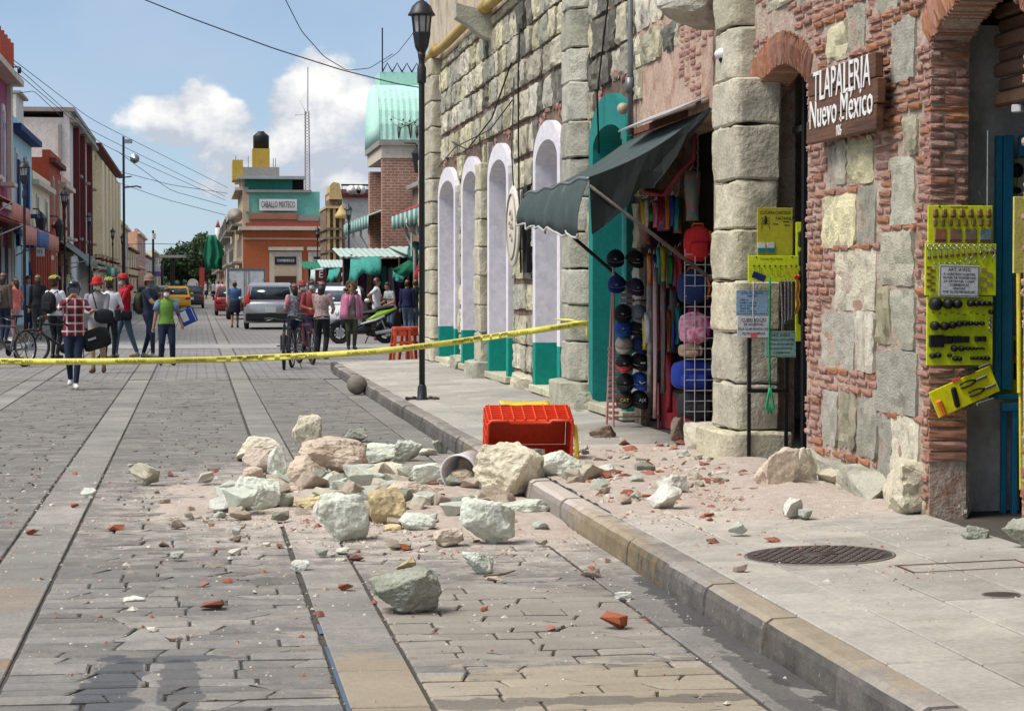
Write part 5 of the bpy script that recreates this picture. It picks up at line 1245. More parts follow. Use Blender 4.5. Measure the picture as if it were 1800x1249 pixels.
for (x, z, a) in ((.07, .035, .02), (.10, -.03, .04), (.11, .095, .06)):
 T = Matrix.Translation((x, -.016, z)) @ Matrix.Rotation(a, 4, 'Y')
 p = MB(); p.tube([T @ Vector(v) for v in ((.02, 0, 0), (-.02, 0, .014), (-.055, 0, .017), (-.085, 0, .012))], .0055, 6); p.tube([T @ Vector(v) for v in ((.02, 0, 0), (-.02, 0, -.012), (-.055, 0, -.013), (-.085, 0, -.008))], .0055, 6); o = p.build('pliers_handle', M_RUB, t, kind='stuff')
 MB().box(T @ Vector((.05, 0, 0)), (.07, .012, .018), Matrix.Rotation(a, 4, 'Y'), b=.004).build('pliers_jaw', M_STEEL, t)
MB().box((-.02, -.01, .085), (.05, .006, .016)).build('red_label', MC['label_red'], t); MB().box((.09, -.012, -.10), (.11, .016, .018), Matrix.Rotation(.1, 4, 'Y'), b=.004).build('knife', M_STEEL, t)
for k in range(4): text('lettering', '$%d' % (35 + k * 10), .018, t, (-.13 + k * .045, -.0075, -.10 + .012 * (k % 2)), (pi / 2, 0, 0), M_INK, .0005)
M_BLUE = mat('blue_enamel', (.03, .25, .44), (.025, .21, .38), scale=4, rough=.45, bump=.08, dirt=(.06, .12, .16), dscale=4, dthr=(.62, .85))
bf = thing('blue_shelf_stand', (4.80, 12.47, .18), 'blue painted steel shelf stand inside the right doorway', 'stand')
zt = ONY(1745, 715, 12.47).z - .18
for x in (-.022, .022): MB().box((x, (.06 if x < 0 else 0), zt / 2), (.032, .04, zt), b=.004).build('leg', M_BLUE, bf)
MB().box((.25, 0, zt + .0), (.62, .06, .05), b=.005).build('rail', M_BLUE, bf); MB().box((.25, .25, zt + .06), (.66, .5, .03), b=.004).build('shelf', M_BLUE, bf)
df = thing('blue_door', (4.73, 12.50, zt + .28), 'blue painted door frame with grey panel inside the right doorway', 'door')
h2 = ONY(1745, 238, 12.5).z - zt - .28
for (x, w) in ((0.0, .036), (.055, .062)): MB().box((x, .02, h2 / 2), (w, .05, h2), b=.004).build('stile', M_BLUE, df)
MB().box((.35, .02, h2 - .06), (.45, .049, .12), b=.004).build('top_rail', M_BLUE, df); MB().box((.36, .05, h2 - .3), (.46, .02, .34)).build('panel', mat('grey_panel', (.35, .34, .30)), df)
for (y0, y1, lab, nm) in ((280, 361, 'upper lime board with black straps behind the blue door frame', 'a'), (363, 478, 'middle lime board with black and orange grips behind the blue door frame', 'b'), (590, 704, 'lower lime board of small tools behind the blue door frame', 'c')):
 b = Board('inner_board', 12.57, 1757, y0, 1815, y1, lab, 'display board', M_LIME)
 if nm == 'a':
  MB().tube([b.p(1778, 300), b.p(1776, 325), b.p(1780, 340)], .012, 6).build('strap', M_RUB, b.t); MB().ball(b.p(1786, 300, .02), (.04, .02, .045), 10).build('padlock', M_RUB, b.t); MB().ball(b.p(1785, 335, .02), (.03, .02, .02), 10).build('buckle', M_RUB, b.t)
 elif nm == 'b':
  for yy in (395, 440): MB().box(b.p(1782, yy, .02), (.035, .03, .10), b=.006).build('grip', M_RUB, b.t); MB().box(b.p(1783, yy + 16, .022), (.03, .03, .05), .4, b=.008).build('grip_end', MC['orange_leather'], b.t)
 else:
  for k in range(6): MB().box(b.p(1762 + (k % 3) * 10, 612 + (k // 3) * 40, .012), (.014, .012, .10), b=.003).build('small_tool', M_RUB if k > 2 else M_STEEL, b.t)
  for k in range(2): MB().box(b.p(1762 + k * 20, 640 - k * 10, .012), (.016, .012, .03)).build('red_tool', MC['label_red'], b.t)
b = Board('yellow_edge_board', 11.7, 1787.5, 345, 1850, 480, 'pale yellow board seen edge-on at the right jamb of the doorway', 'display board', mat('cream_yellow', (.72, .62, .16), rough=.5), .02)
b.t.location.y = 11.75
pl = thing('broom_pole', ONY(1795, 880, 11.9) , 'yellow broom pole leaning out of the green bucket at the right edge', 'pole'); P0 = pl.location.copy()
MB().cyl(ONY(1793, 560, 11.9) - P0, ONY(1795, 860, 11.9) - P0, .011, n=8).build('stick', mat('yellow_stick', (.72, .62, .06), rough=.4), pl); MB().cyl(ONY(1791, 480, 11.9) - P0, ONY(1792.5, 690, 11.89) - P0, .016, n=8).build('sleeve', MC['yellow_stick'], pl)
gb = thing('green_bucket', G(1800, 896, .19) + Vector((.05, 0, 0)), 'dark green plastic bucket at the right edge beside the blue stand', 'bucket')
MB().lathe([(.075, 0), (.095, .40), (.10, .41), (.10, .43), (.092, .43), (.072, .01)], 20).build('shell', mat('green_plastic', (.03, .14, .06), (.02, .10, .045), rough=.4), gb)
MB().tube([(.097 * cos(a * pi / 10), .097 * sin(a * pi / 10), .40) for a in range(20)], .008, 6, closed=True).build('rim', MC['green_plastic'], gb)
sh = thing('roller_shutter', (4.62, 11.55, 2.6), 'rolled brown wooden shutter slats under the right brick arch', 'shutter')
for k in range(9): MB().box((.03 * (k % 2), 0, .02 + k * .085), (.05, 1.42, .078), b=.012).build('slat', mat('shutter_brown', (.15, .085, .05), (.10, .055, .035), scale=5, rough=.6), sh)
MB().box((5.37, 12.66, 1.6), (1.78, .06, 3.0)).build('inner_wall', mat('grey_inner_wall', (.62, .61, .58), (.5, .49, .46), scale=3, dirt=(.3, .29, .27)), bld, world=True)
cmr = thing('door_camera', (4.63, 11.95, 2.55), 'small white box camera hung under the shutter in the right doorway', 'camera'); MB().box((0, 0, 0), (.05, .07, .045), .5, b=.006).build('housing', MC['white_plastic'], cmr); MB().cyl((0, 0, .02), (0, 0, .09), .006, n=6).build('bracket', M_INK, cmr)
MB().cyl((4.58, 12.3, 1.9), (4.58, 12.3, 2.45), .004, n=6).build('pull_cord', M_PAPER, bld, world=True)
# ------------------------------------------------------------------ cap stall under the awning
M_CLOTH = lambda n, c: mat('cloth_' + n, c, tuple(x * .75 for x in c), scale=8, rough=.85, bump=.3, bscale=70)
rk = thing('cap_rack', (4.05, 20.75, .17), 'pink slatted display rack of caps at the stall under the awning', 'rack')
M_PK = flat('rack_pink', (.55, .25, .24), .5)
for i, x in enumerate((-.12, .32)):
 for j in (0, 1): MB().cyl((x, -.25 + j * .35, 0), (x + .06, .05, 1.6), .012, n=6).build('upright', M_PK, rk)
for k in range(13): MB().box((-.10 + k * .002, -.16 + k * .014, .10 + k * .055), (.10, .012, .03), b=.003).build('slat', M_PK, rk)
for k in range(8): MB().box((.03 + k * .003, -.10 + k * .014, .95 + k * .055), (.13, .012, .035), b=.003).build('slat', M_PK, rk)
for k in range(4): MB().cyl((-.12, -.24, .12 + k * .32), (.34, -.24, .12 + k * .32), .008, n=6).build('rung', M_STEEL, rk)
CAPS = [(1082, 455, (.012, .014, .03), 'navy', ''), (1084, 500, (.02, .03, .16), 'royal blue', ''), (1095, 551, (.012, .012, .013), 'black', ''), (1096, 577, (.02, .06, .28), 'bright blue', ''), (1097, 606, (.36, .31, .26), 'pale beige', ''), (1098, 638, (.015, .012, .012), 'black and red', 'R'), (1099, 672, (.014, .013, .014), 'matte black', ''), (1098, 702, (.055, .035, .025), 'dark brown', 'CAT'),
  (1115, 456, (.03, .026, .026), 'charcoal', ''), (1116, 505, (.05, .04, .08), 'dark violet', ''), (1122, 552, (.20, .22, .25), 'grey', ''), (1122, 578, (.014, .014, .018), 'plain black', ''), (1124, 606, (.015, .03, .10), 'deep navy', ''), (1124, 636, (.012, .012, .014), 'black white-marked', 'dash'), (1124, 670, (.02, .07, .30), 'blue white-swoosh', 'swoosh'), (1123, 702, (.012, .014, .022), 'black white-lettered', 'AX')]
for i, (px, py, c, nm, mk) in enumerate(CAPS):
 p = ONY(px, py, 20.42 + (.0 if py > 540 else .15)); t = thing('cap', p, '%s cap on the rack, %s in the %s column' % (nm, ['topmost', 'second', 'third', 'fourth', 'fifth', 'sixth', 'seventh', 'lowest'][i % 8], 'left' if i < 8 else 'right'), 'cap', 'caps on the rack')
 M = M_CLOTH(nm.replace(' ', '_'), c); t.rotation_euler = (radians(20), 0, radians(-12 if i < 8 else 8)); r = .088; m = MB(); rings = []
 for k in range(7):
  a = pi / 2 * k / 6; rings.append([(r * cos(a) * cos(b_ * pi / 8) + 1e-4 * cos(b_), r * 1.12 * cos(a) * sin(b_ * pi / 8) + 1e-4 * sin(b_), r * 1.05 * sin(a)) for b_ in range(16)])
 m.loft(rings).build('crown', M, t); MB().ball((0, 0, r * 1.06), .009, 6).build('button', M, t)
 g = [[(r * .98 * sin(a), -r * 1.08 * cos(a) - w, -.004 - w * .35 - .018 * abs(sin(a)) * (w > 0)) for a in [(-1.25 + 2.5 * q / 10) for q in range(11)]] for w in (0, .03, .06)]
 for q in range(11):
  a = -1.25 + .25 * q; k = cos(a * 1.1); g[2][q] = (r * .92 * sin(a), -r * 1.08 * cos(a) - .065 * max(.1, k), -.03 - .016 * (1 - k)); g[1][q] = (r * .98 * sin(a), -r * 1.1 * cos(a) - .03 * max(.1, k), -.012 - .008 * (1 - k))
 MB().sheet(g, .004).build('peak', flat('cap_red', (.4, .02, .02)) if mk == 'R' else M, t)
 if mk in ('CAT', 'AX'): text('emblem_lettering', mk if mk == 'CAT' else 'A|X', .045, t, (0, -r * 1.12 - .003, .035), (pi / 2 - .35, 0, 0), flat('emblem_yellow', (.7, .55, .1)) if mk == 'CAT' else M_WHT, .001)
 elif mk == 'swoosh': MB().sheet([[(-.04, -r * 1.1, .045), (-.035, -r * 1.13, .03)], [(-.02, -r * 1.17, .028), (-.02, -r * 1.17, .015)], [(.01, -r * 1.17, .032), (.01, -r * 1.17, .024)], [(.045, -r * 1.08, .05), (.045, -r * 1.08, .049)]], .002).build('emblem', M_WHT, t)
 elif mk == 'dash': MB().box((0, -r * 1.14, .03), (.05, .006, .014), b=.002).build('emblem', M_WHT, t)
 else: MB().box((0, -r * 1.12, .035), (.024, .006, .016), b=.002).build('emblem', mat('badge', (.25, .24, .22)), t)
YG = 17.98
A = ONY(1203, 786, YG); B = ONY(1203, 438, YG); gr = thing('wire_grid', (4.33, YG, .2), 'white wire display grid hung with school bags beside the stone pillar', 'display grid')
x0, x1, z0, z1 = A.x - 4.33, 4.62 - 4.33, .02, B.z - .2; M_WIRE = flat('grid_wire', (.55, .52, .52), .4, .2)
for k in range(int((x1 - x0) / .088) + 1): MB().cyl((x0 + k * .088, 0, z0), (x0 + k * .088, 0, z1), .0042, n=5).build('wire', M_WIRE, gr)
for k in range(int((z1 - z0) / .088) + 1): MB().cyl((x0, .006, z0 + k * .088), (x1, .006, z0 + k * .088), .0042, n=5).build('wire', M_WIRE, gr)
def bag(name, label, cat, px, py, w, h, d, M, trim=None, Y=YG + .02):
 p = ONY(px, py, Y); t = thing(name, (p.x, p.y + d / 2, p.z - h / 2), label, cat, 'bags on the wire grid'); rings = []
 for k in range(9):
  s = k / 8; q = (1 - abs(2 * s - 1) ** 3.5) ** .35 if 0 < s < 1 else .25
  rings.append([(w / 2 * q * copysign(abs(cos(a * pi / 10)) ** .6, cos(a * pi / 10)), d / 2 * (.5 + .5 * q) * copysign(abs(sin(a * pi / 10)) ** .7, sin(a * pi / 10)) + .01 * noise.noise(Vector((s * 9, a, px))), h * s) for a in range(20)])
 MB().loft(rings).build('bag_body', M, t)
 rings = [[(w * .36 * (1 - .3 * k) * copysign(abs(cos(a * pi / 8)) ** .5, cos(a * pi / 8)), -d / 2 - .02 * k - .004, h * .32 + h * .24 * (1 - .2 * k) * copysign(abs(sin(a * pi / 8)) ** .5, sin(a * pi / 8))) for a in range(16)] for k in range(2)]
 MB().loft(rings).build('pocket', M, t)
 MB().tube([(-.05, 0, h * .97), (-.04, 0, h * 1.06), (.04, 0, h * 1.06), (.05, 0, h * .97)], .009, 6).build('handle', trim or M, t)
 MB().tube([(w * .4, -d * .42, h * .15), (w * .46, -d * .5, h * .5), (w * .38, -d * .42, h * .85)], .012, 6).build('piping', trim or M, t)
 return t
M_FLW = mat('flower_fabric', (.72, .62, .66), (.60, .04, .20), scale=26, rough=.7, bump=.2)
bag('school_bag', 'red school bag with orange piping, topmost on the wire grid', 'bag', 1230, 428, .24, .30, .14, M_CLOTH('red_bag', (.62, .03, .035)), M_CLOTH('orange_piping', (.65, .18, .02)))
bag('school_bag', 'dark blue and orange school bag, second on the wire grid', 'bag', 1222, 505, .27, .29, .14, M_CLOTH('navy_bag', (.015, .035, .13)), M_CLOTH('orange_piping', (.65, .18, .02)))
bag('school_bag', 'white and pink flowered school bag in the middle of the wire grid', 'bag', 1223, 577, .26, .28, .13, M_FLW, M_CLOTH('magenta_trim', (.55, .02, .22)))
bag('sports_bag', 'royal blue sports bag low on the wire grid', 'bag', 1222, 660, .36, .27, .22, M_CLOTH('royal_bag', (.02, .05, .33)), M_CLOTH('dark_trim', (.03, .035, .07)), YG + .03)
bag('sports_bag', 'charcoal and red sports bag, lowest on the wire grid', 'bag', 1228, 712, .32, .26, .22, M_CLOTH('charcoal_bag', (.03, .03, .035)), M_CLOTH('red_trim', (.5, .03, .04)), YG + .03)
bag('lunch_bag', 'small brown patterned pouch between the flowered and blue bags', 'bag', 1215, 616, .2, .12, .1, mat('pouch_pattern', (.35, .18, .12), (.5, .4, .3), scale=30), None)
HC = [(.40, .05, .08), (.45, .35, .05), (.05, .10, .30), (.05, .22, .18), (.35, .12, .25), (.30, .28, .26), (.08, .05, .14), (.5, .25, .05)]
hb = thing('hanging_hammocks', (4.5, 19.9, 2.55), 'striped cotton hammocks slung in a curve under the awning at the stall top', 'hammocks')
for k in range(18):
 c = HC[k % 8]; q = k / 17
 pts_ = [ONY(1128 + 14 * q, 312 - 60 * q, 19.5) , ONY(1128 + 22 * q, 338 - 8 * q, 19.45), ONY(1160 + 20 * q, 344 - 2 * q, 19.4), ONY(1198 - 10 * (1 - q), 335 - 30 * (1 - q), 19.3), ONY(1215, 280 - 20 * q, 19.2), ONY(1216, 236, 19.1)]
 MB().tube([p_ - hb.location + Vector((0, .25 * (q - .5), .0)) for p_ in pts_], .020, 6).build('hammock_strand', M_CLOTH('strand_%s' % 'abcdefgh'[k % 8], c), hb)
def hanging(name, label, cat, px, y0, y1, wpx, c, Y=19.6, n=1, pat=None):
 A, B = ONY(px - wpx / 2, y0, Y), ONY(px + wpx / 2, y1, Y); t = thing(name, ((A.x + B.x) / 2, Y, A.z), label, cat); w, h = B.x - A.x, A.z - B.z
 M = mat('goods_' + label.split()[0] + '_%d' % px, c, pat or tuple(x * .6 for x in c), scale=22, rough=.35, bump=.3, bscale=30)
 g = [[(w * (u / 6 - .5) * (.75 + .25 * sin(pi * min(1, v / 8 + .25))), -.06 * sin(pi * u / 6) * sin(pi * v / 8) + .015 * noise.noise(Vector((u, v, px))), -h * v / 8) for u in range(7)] for v in range(9)]
 MB().sheet(g, .02).build('goods_body', M, t); MB().tube([(-w * .2, 0, 0), (0, 0, .05), (w * .2, 0, 0)], .005, 5).build('hanger', M_STEEL, t); return t
hanging('toy_bag', 'blue and red balloon-print bag hanging in the stall', 'bag', 1167, 352, 406, 30, (.03, .05, .28), 19.9, pat=(.5, .12, .04))
hanging('plush_bag', 'orange toy bag hanging in the middle of the stall', 'bag', 1192, 348, 410, 20, (.45, .18, .04), 19.6, pat=(.3, .05, .06))
hanging('toy_cluster', 'cluster of bright plastic toys in clear film hanging from a chain', 'toys', 1218, 300, 388, 30, (.06, .35, .36), 18.6, pat=(.5, .16, .12))
hanging('purse', 'pale pink bag hanging at the left inside of the stall', 'bag', 1135, 355, 430, 26, (.30, .15, .16), 20.2)
hanging('curtain_cloth', 'dark maroon cloth hanging at the back of the stall', 'cloth', 1165, 400, 740, 60, (.07, .02, .03), 20.6, pat=(.02, .03, .05))
hanging('packet_strip', 'long strip of brown packets hanging beside the caps', 'packets', 1143, 480, 690, 13, (.14, .09, .07), 19.9, pat=(.3, .28, .26))
hanging('necklace_strip', 'long strip of shiny foil packets hanging at the middle of the stall', 'packets', 1152, 470, 735, 9, (.35, .35, .36), 19.7, pat=(.5, .2, .16))
hanging('belt_strip', 'strip of teal and red belts hanging inside the stall', 'belts', 1166, 495, 690, 10, (.05, .30, .28), 19.7, pat=(.5, .04, .05))
hanging('red_bag', 'red pouch hanging low inside the stall', 'bag', 1177, 620, 725, 14, (.35, .02, .03), 19.8)
hanging('flag_banner', 'dark red banner hanging at the right inside of the stall', 'banner', 1186, 500, 620, 18, (.16, .03, .03), 20.0, pat=(.03, .12, .11))
QC = [('yellow', (.6, .45, .03)), ('red', (.5, .03, .03)), ('turquoise', (.03, .4, .4)), ('pink', (.6, .15, .3)), ('royal blue', (.03, .06, .4)), ('green', (.05, .35, .08)), ('orange', (.6, .2, .02)), ('white', (.6, .6, .6))]
rq = random.Random(12)
for k in range(24):
 n, c = QC[k % 8]; hanging('toy_packet', '%s toy packet hanging in the stall, %s row' % (n, ('upper', 'middle', 'lower')[k // 8]), 'packet', 1132 + (k * 29 % 66), (348, 440, 545)[k // 8] + rq.uniform(-8, 14), (388, 490, 600)[k // 8] + rq.uniform(0, 22), rq.uniform(8, 15), c, 19.5 - .04 * (k % 5) + (.5 if k // 8 else 0))
ch = thing('toy_chain', ONY(1227, 232, 18.5), 'thin steel chain hanging down to the toys under the awning', 'chain')
for k in range(12): MB().tube([(.008 * cos(a * pi / 4) if k % 2 else 0, 0 if k % 2 else .008 * cos(a * pi / 4), -.034 * k + .02 * sin(a * pi / 4)) for a in range(8)], .0028, 4, closed=True).build('link', M_STEEL, ch)
tb = thing('stall_table', (4.75, 19.9, .18), 'low table with red cloth inside the cap stall', 'table'); MB().box((0, 0, .35), (.7, 1.4, .04)).build('top', M_WOOD, tb); MB().box((-.33, 0, .17), (.03, 1.3, .32)).build('cloth_front', M_CLOTH('red_table_cloth', (.30, .02, .03)), tb)
# ------------------------------------------------------------------ people
import numpy as np
M_SK = mat('skin', (.33, .175, .105), (.28, .145, .085), scale=10, rough=.55, bump=.05)
M_HAIR = mat('dark_hair', (.018, .012, .010), (.03, .02, .015), scale=30, rough=.5, bump=.4, bscale=90, stretch=(1, 1, .2))
M_EYE = flat('eye_dark', (.01, .008, .008), .2)
def ik(a, t, l1, l2, hint):
 d = t - a; L_ = min(d.length, (l1 + l2) * .999); d = d.normalized(); k = (l1 * l1 - l2 * l2 + L_ * L_) / (2 * L_); h = sqrt(max(0, l1 * l1 - k * k))
 hv = (hint - d * hint.dot(d)).normalized(); return a + d * k + hv * h, a + d * L_
def round_cap(m, a, b, r0, r1, n=12):
 d = (b - a).normalized(); rings = [];
 u, w, _ = basis(d)
 for k in range(4): t = pi / 2 * (1 - k / 4); rings.append((a - d * r0 * sin(t), r0 * cos(t) + 1e-4))
 rings += [(a, r0), (b, r1)]
 for k in range(1, 5): t = pi / 2 * k / 4; rings.append((b + d * r1 * sin(t), r1 * cos(t) + 1e-4))
 m.loft([[p + u * (r * cos(2 * pi * i / n)) + w * (r * sin(2 * pi * i / n)) for i in range(n)] for p, r in rings])
def person(label, loc, yaw, H, top, bottom, shoe, LH=None, RH=None, LF=(.055, 0), RF=(-.055, 0), lean=0., head=(0, 0), sleeve='long', short=False, fem=False, hem=.50, vox=.013, hair='short', wide=1., group='people in the street', hx=(0, 0), flare=0., skin=None, legw=1.):
 S = H / 1.70; t = thing('person', loc, label, 'person', group); t.rotation_euler = (0, 0, radians(yaw)); V = Vector
 P = []; m = MB()
 def seg(a, b, r0, r1, lab, w=0.): round_cap(m, a, b, r0, r1); P.append((a, b, r0, r1, lab, w))
 pel = V((0, 0, .90 * S)); ln = V((0, -sin(radians(lean)), cos(radians(lean))))
 up = lambda z, x=0, y=0: pel + ln * ((z - .90) * S) + V((x * S, y * S, 0))
 sec = [(.80, .10, .085), (.86, .155, .115), (.92, .168 if not fem else .178, .125), (1.0, .150, .112), (1.08, .138 if fem else .148, .105), (1.18, .150 if fem else .160, .118), (1.28, .158 if fem else .172, .122), (1.36, .150 if fem else .165, .105), (1.415, .115, .08), (1.455, .062, .058), (1.50, .054, .056)]
 rings = []
 for z, rx, ry in sec:
  c = up(z); fl_ = 1 + flare * max(0, (1.05 - z) / .2); k = wide if z < 1.38 else 1
  rings.append([c + V((rx * S * k * fl_ * cos(2 * pi * i / 18), ry * S * k * fl_ * sin(2 * pi * i / 18) * (1.0), 0)) for i in range(18)])
 m.loft(rings)
 hemz = hem * H
 for z0, z1 in ((.88, 1.0), (1.0, 1.15), (1.15, 1.3), (1.3, 1.40)): P.append((up(z0), up(z1), .15 * S * wide, .155 * S * wide, 'torso', 0))
 hd = up(1.585, hx[0], hx[1] - .015); seg(up(1.44), hd - V((0, 0, .05 * S)), .052 * S, .05 * S, 'skin')
 Rh = Euler((radians(head[1]), 0, radians(head[0]))).to_matrix()
 hv = lambda x, y, z: hd + Rh @ V((x * S, y * S, z * S))
 prof = [(-.118, .018, .02, -.035), (-.105, .042, .045, -.03), (-.075, .056, .066, -.018), (-.03, .067, .082, -.006), (.02, .073, .092, .004), (.065, .070, .090, .008), (.10, .052, .070, .008), (.12, .022, .03, .008)]
 m.loft([[hv(rx * cos(2 * pi * i / 16), oy + ry * sin(2 * pi * i / 16), z) for i in range(16)] for z, rx, ry, oy in prof])
 P.append((hv(0, 0, -.08), hv(0, 0, .08), .07 * S, .07 * S, 'skin', 0))
 seg(hv(0, -.078, .012), hv(0, -.098, -.025), .010 * S, .014 * S, 'skin'); 
 for s in (-1, 1): seg(hv(s * .074, .008, .012), hv(s * .076, .012, -.022), .014 * S, .011 * S, 'skin')
 seg(hv(-.018, -.076, -.062), hv(.018, -.076, -.062), .010 * S, .010 * S, 'skin')
 hands = []
 for s, T in ((1, LH), (-1, RH)):
  sh = up(1.375, s * .175 * (.94 if fem else 1) * (1 + (wide - 1) * .5)); T = T or (s * .22, -.02, .82)
  tg = V((T[0] * S, T[1] * S, T[2] * S)) if len(T) == 3 else None
  hint = V((s * .55, .6, -.5)) if T[2] > .95 else V((s * .2, 1, 0))
  el, wr = ik(sh, tg, .285 * S, .255 * S, hint); lab = 'top'
  seg(sh, el, .058 * S * (wide ** .5), .045 * S, lab)
  if sleeve == 'short': P[-1] = (sh, sh.lerp(el, .62), .06 * S, .05 * S, 'top', 0); P.append((sh.lerp(el, .66), el, .044 * S, .044 * S, 'skin', 0))
  seg(el, wr, .043 * S, .032 * S, 'skin' if sleeve != 'long' else 'top')
  d = (wr - el).normalized(); pm = wr + d * .075 * S; seg(wr, wr + d * .05 * S, .028 * S, .034 * S, 'skin'); hands.append((wr, d, s, pm))
  u, w, _ = basis(d); f0 = wr + d * .07 * S; side = u if abs(u.x) > abs(w.x) else w; curl = (w if side is u else u)
  if curl.y > 0: curl = -curl
  for k in range(4):
   b0 = f0 + side * ((k - 1.5) * .017 * S); b1 = b0 + d * ((.04, .045, .042, .034)[k] * S) + curl * .008 * S; b2 = b1 + (d * .6 + curl * .7).normalized() * .03 * S
   seg(b0, b1, .0098 * S, .009 * S, 'skin'); seg(b1, b2, .009 * S, .007 * S, 'skin')
  tb_ = wr + d * .03 * S - side * (.026 * S * s * (1 if side.x > 0 else -1)); seg(tb_, tb_ + (d * .6 + curl * .55 - side * (.5 * s * (1 if side.x > 0 else -1))).normalized() * .05 * S, .012 * S, .009 * S, 'skin')
 for s, F in ((1, LF), (-1, RF)):
  hp = V((s * .085 * S, 0, .90 * S)); an = V((F[0] * S * (1 if len(F) > 2 else 1), F[1] * S, (.09 + (F[2] if len(F) > 2 else 0)) * S)); kn, an = ik(hp, an, .42 * S, .41 * S, V((s * .08, -1, 0)))
  seg(hp, kn, .092 * S * legw, .062 * S * legw, 'bottom'); seg(kn, an + V((0, 0, .03 * S)), .06 * S * legw if not short else .055 * S, .042 * S * (legw ** 2) if not short else .036 * S, 'skin' if short else 'bottom')
  toe = 0 if s > 0 else 0; a = an + V((0, .03 * S, -.045 * S)); seg(a, a + V((s * .018 * S, -.17 * S, -.008 * S)), .043 * S, .036 * S, 'shoe'); seg(an, an + V((0, .01, -.04 * S)), .042 * S, .045 * S, 'shoe')
 me0 = m.mesh('body_cage', M_SK); o = put('body', me0); md = o.modifiers.new('r', 'REMESH'); md.mode = 'VOXEL'; md.voxel_size = vox; sm = o.modifiers.new('s', 'SMOOTH'); sm.iterations = 2; sm.factor = .5
 dg = bpy.context.evaluated_depsgraph_get(); me = bpy.data.meshes.new_from_object(o.evaluated_get(dg)); o.modifiers.clear(); o.data = me; me.name = 'body'
 n = len(me.polygons); C = np.empty(n * 3); me.polygons.foreach_get('center', C); C = C.reshape(-1, 3); best = np.full(n, 9.); lab = np.zeros(n, int); names = ['skin', 'top', 'bottom', 'shoe', 'torso']
 for a, b, r0, r1, L_, w in P:
  a = np.array(a); ab = np.array(b) - a; tt = np.clip(((C - a) @ ab) / max(1e-9, ab @ ab), 0, 1); dd = np.linalg.norm(C - a - tt[:, None] * ab, axis=1) - (r0 + (r1 - r0) * tt)
  q = dd < best; best[q] = dd[q]; lab[q] = names.index(L_)
 z = C[:, 2]; trunk = lab == 4; lab[trunk & (z >= hemz)] = 1; lab[trunk & (z < hemz)] = 2
 lab[(lab == 2) & (z >= hemz) & (np.abs(C[:, 0]) < .26 * S)] = 1
 neckz = up(1.452).z; lab[(lab == 1) & (z > neckz) & (np.abs(C[:, 0] - up(1.45).x) < .1 * S)] = 0
 me.materials.clear()
 for M in (skin or M_SK, top, bottom, shoe): me.materials.append(M)
 me.polygons.foreach_set('material_index', lab.astype(np.int32)); me.polygons.foreach_set('use_smooth', np.ones(n, bool)); o.parent = t
 T4 = Matrix.Translation(hd) @ Rh.to_4x4() @ Matrix.Scale(S, 4)
 for s in (-1, 1): MB().ball((s * .030, -.079, .018), (.012, .007, .007), 8, M=T4).build('eye', M_EYE, t)
 def hshell(zmin, gx=.082, gy=.102, gz=.13, back=0.): 
  mm = MB(); rings = []
  for k in range(8):
   a = pi / 2 * (1 - k / 7); zz = -.0 + gz * sin(a) ; rr = cos(a)
   rings.append([V((gx * rr * cos(2 * pi * i / 18) + 1e-4 * cos(i), .010 + gy * rr * sin(2 * pi * i / 18) + 1e-4 * sin(i), zz - (0 if sin(2 * pi * i / 18) < -.15 else zmin * rr ** 6 * min(1, (sin(2 * pi * i / 18) + .15) * 2)) + (.035 * rr ** 8 if sin(2 * pi * i / 18) < -.5 else 0))) for i in range(18)])
  inner = [[p * .9 for p in r] for r in rings[::-1]]; mm.loft(rings + inner, M=T4); return mm
 if hair == 'short': hshell(.07).build('hair', M_HAIR, t)
 elif hair == 'long':
  hshell(.10, .086, .106).build('hair', M_HAIR, t)
  mm = MB(); mm.loft([[V((rx * cos(2 * pi * i / 12), .065 + ry * sin(2 * pi * i / 12), z)) for i in range(12)] for z, rx, ry in ((.02, .075, .045), (-.08, .078, .05), (-.18, .07, .045), (-.26, .05, .03))], M=T4); mm.build('hair_length', M_HAIR, t)
 elif hair == 'bun': hshell(.09).build('hair', M_HAIR, t); MB().ball((0, .12, .03), (.045, .045, .045), 10, M=T4).build('hair_bun', M_HAIR, t)
 return t, T4, up, S, hands
def mask(t, T4, c):
 g = [[(.066 * sin(a) * (1 - .12 * abs(v)), .004 - .094 * cos(a) - .014 * (1 - v * v), -.052 + v * .042) for a in [(-1.15 + 2.3 * k / 8) for k in range(9)]] for v in (-1, -.4, .3, 1)]
 MB().sheet(g, .004, M=T4).build('face_mask', mat('mask_%d' % int(c[0] * 100), c, rough=.7, bump=.1), t)
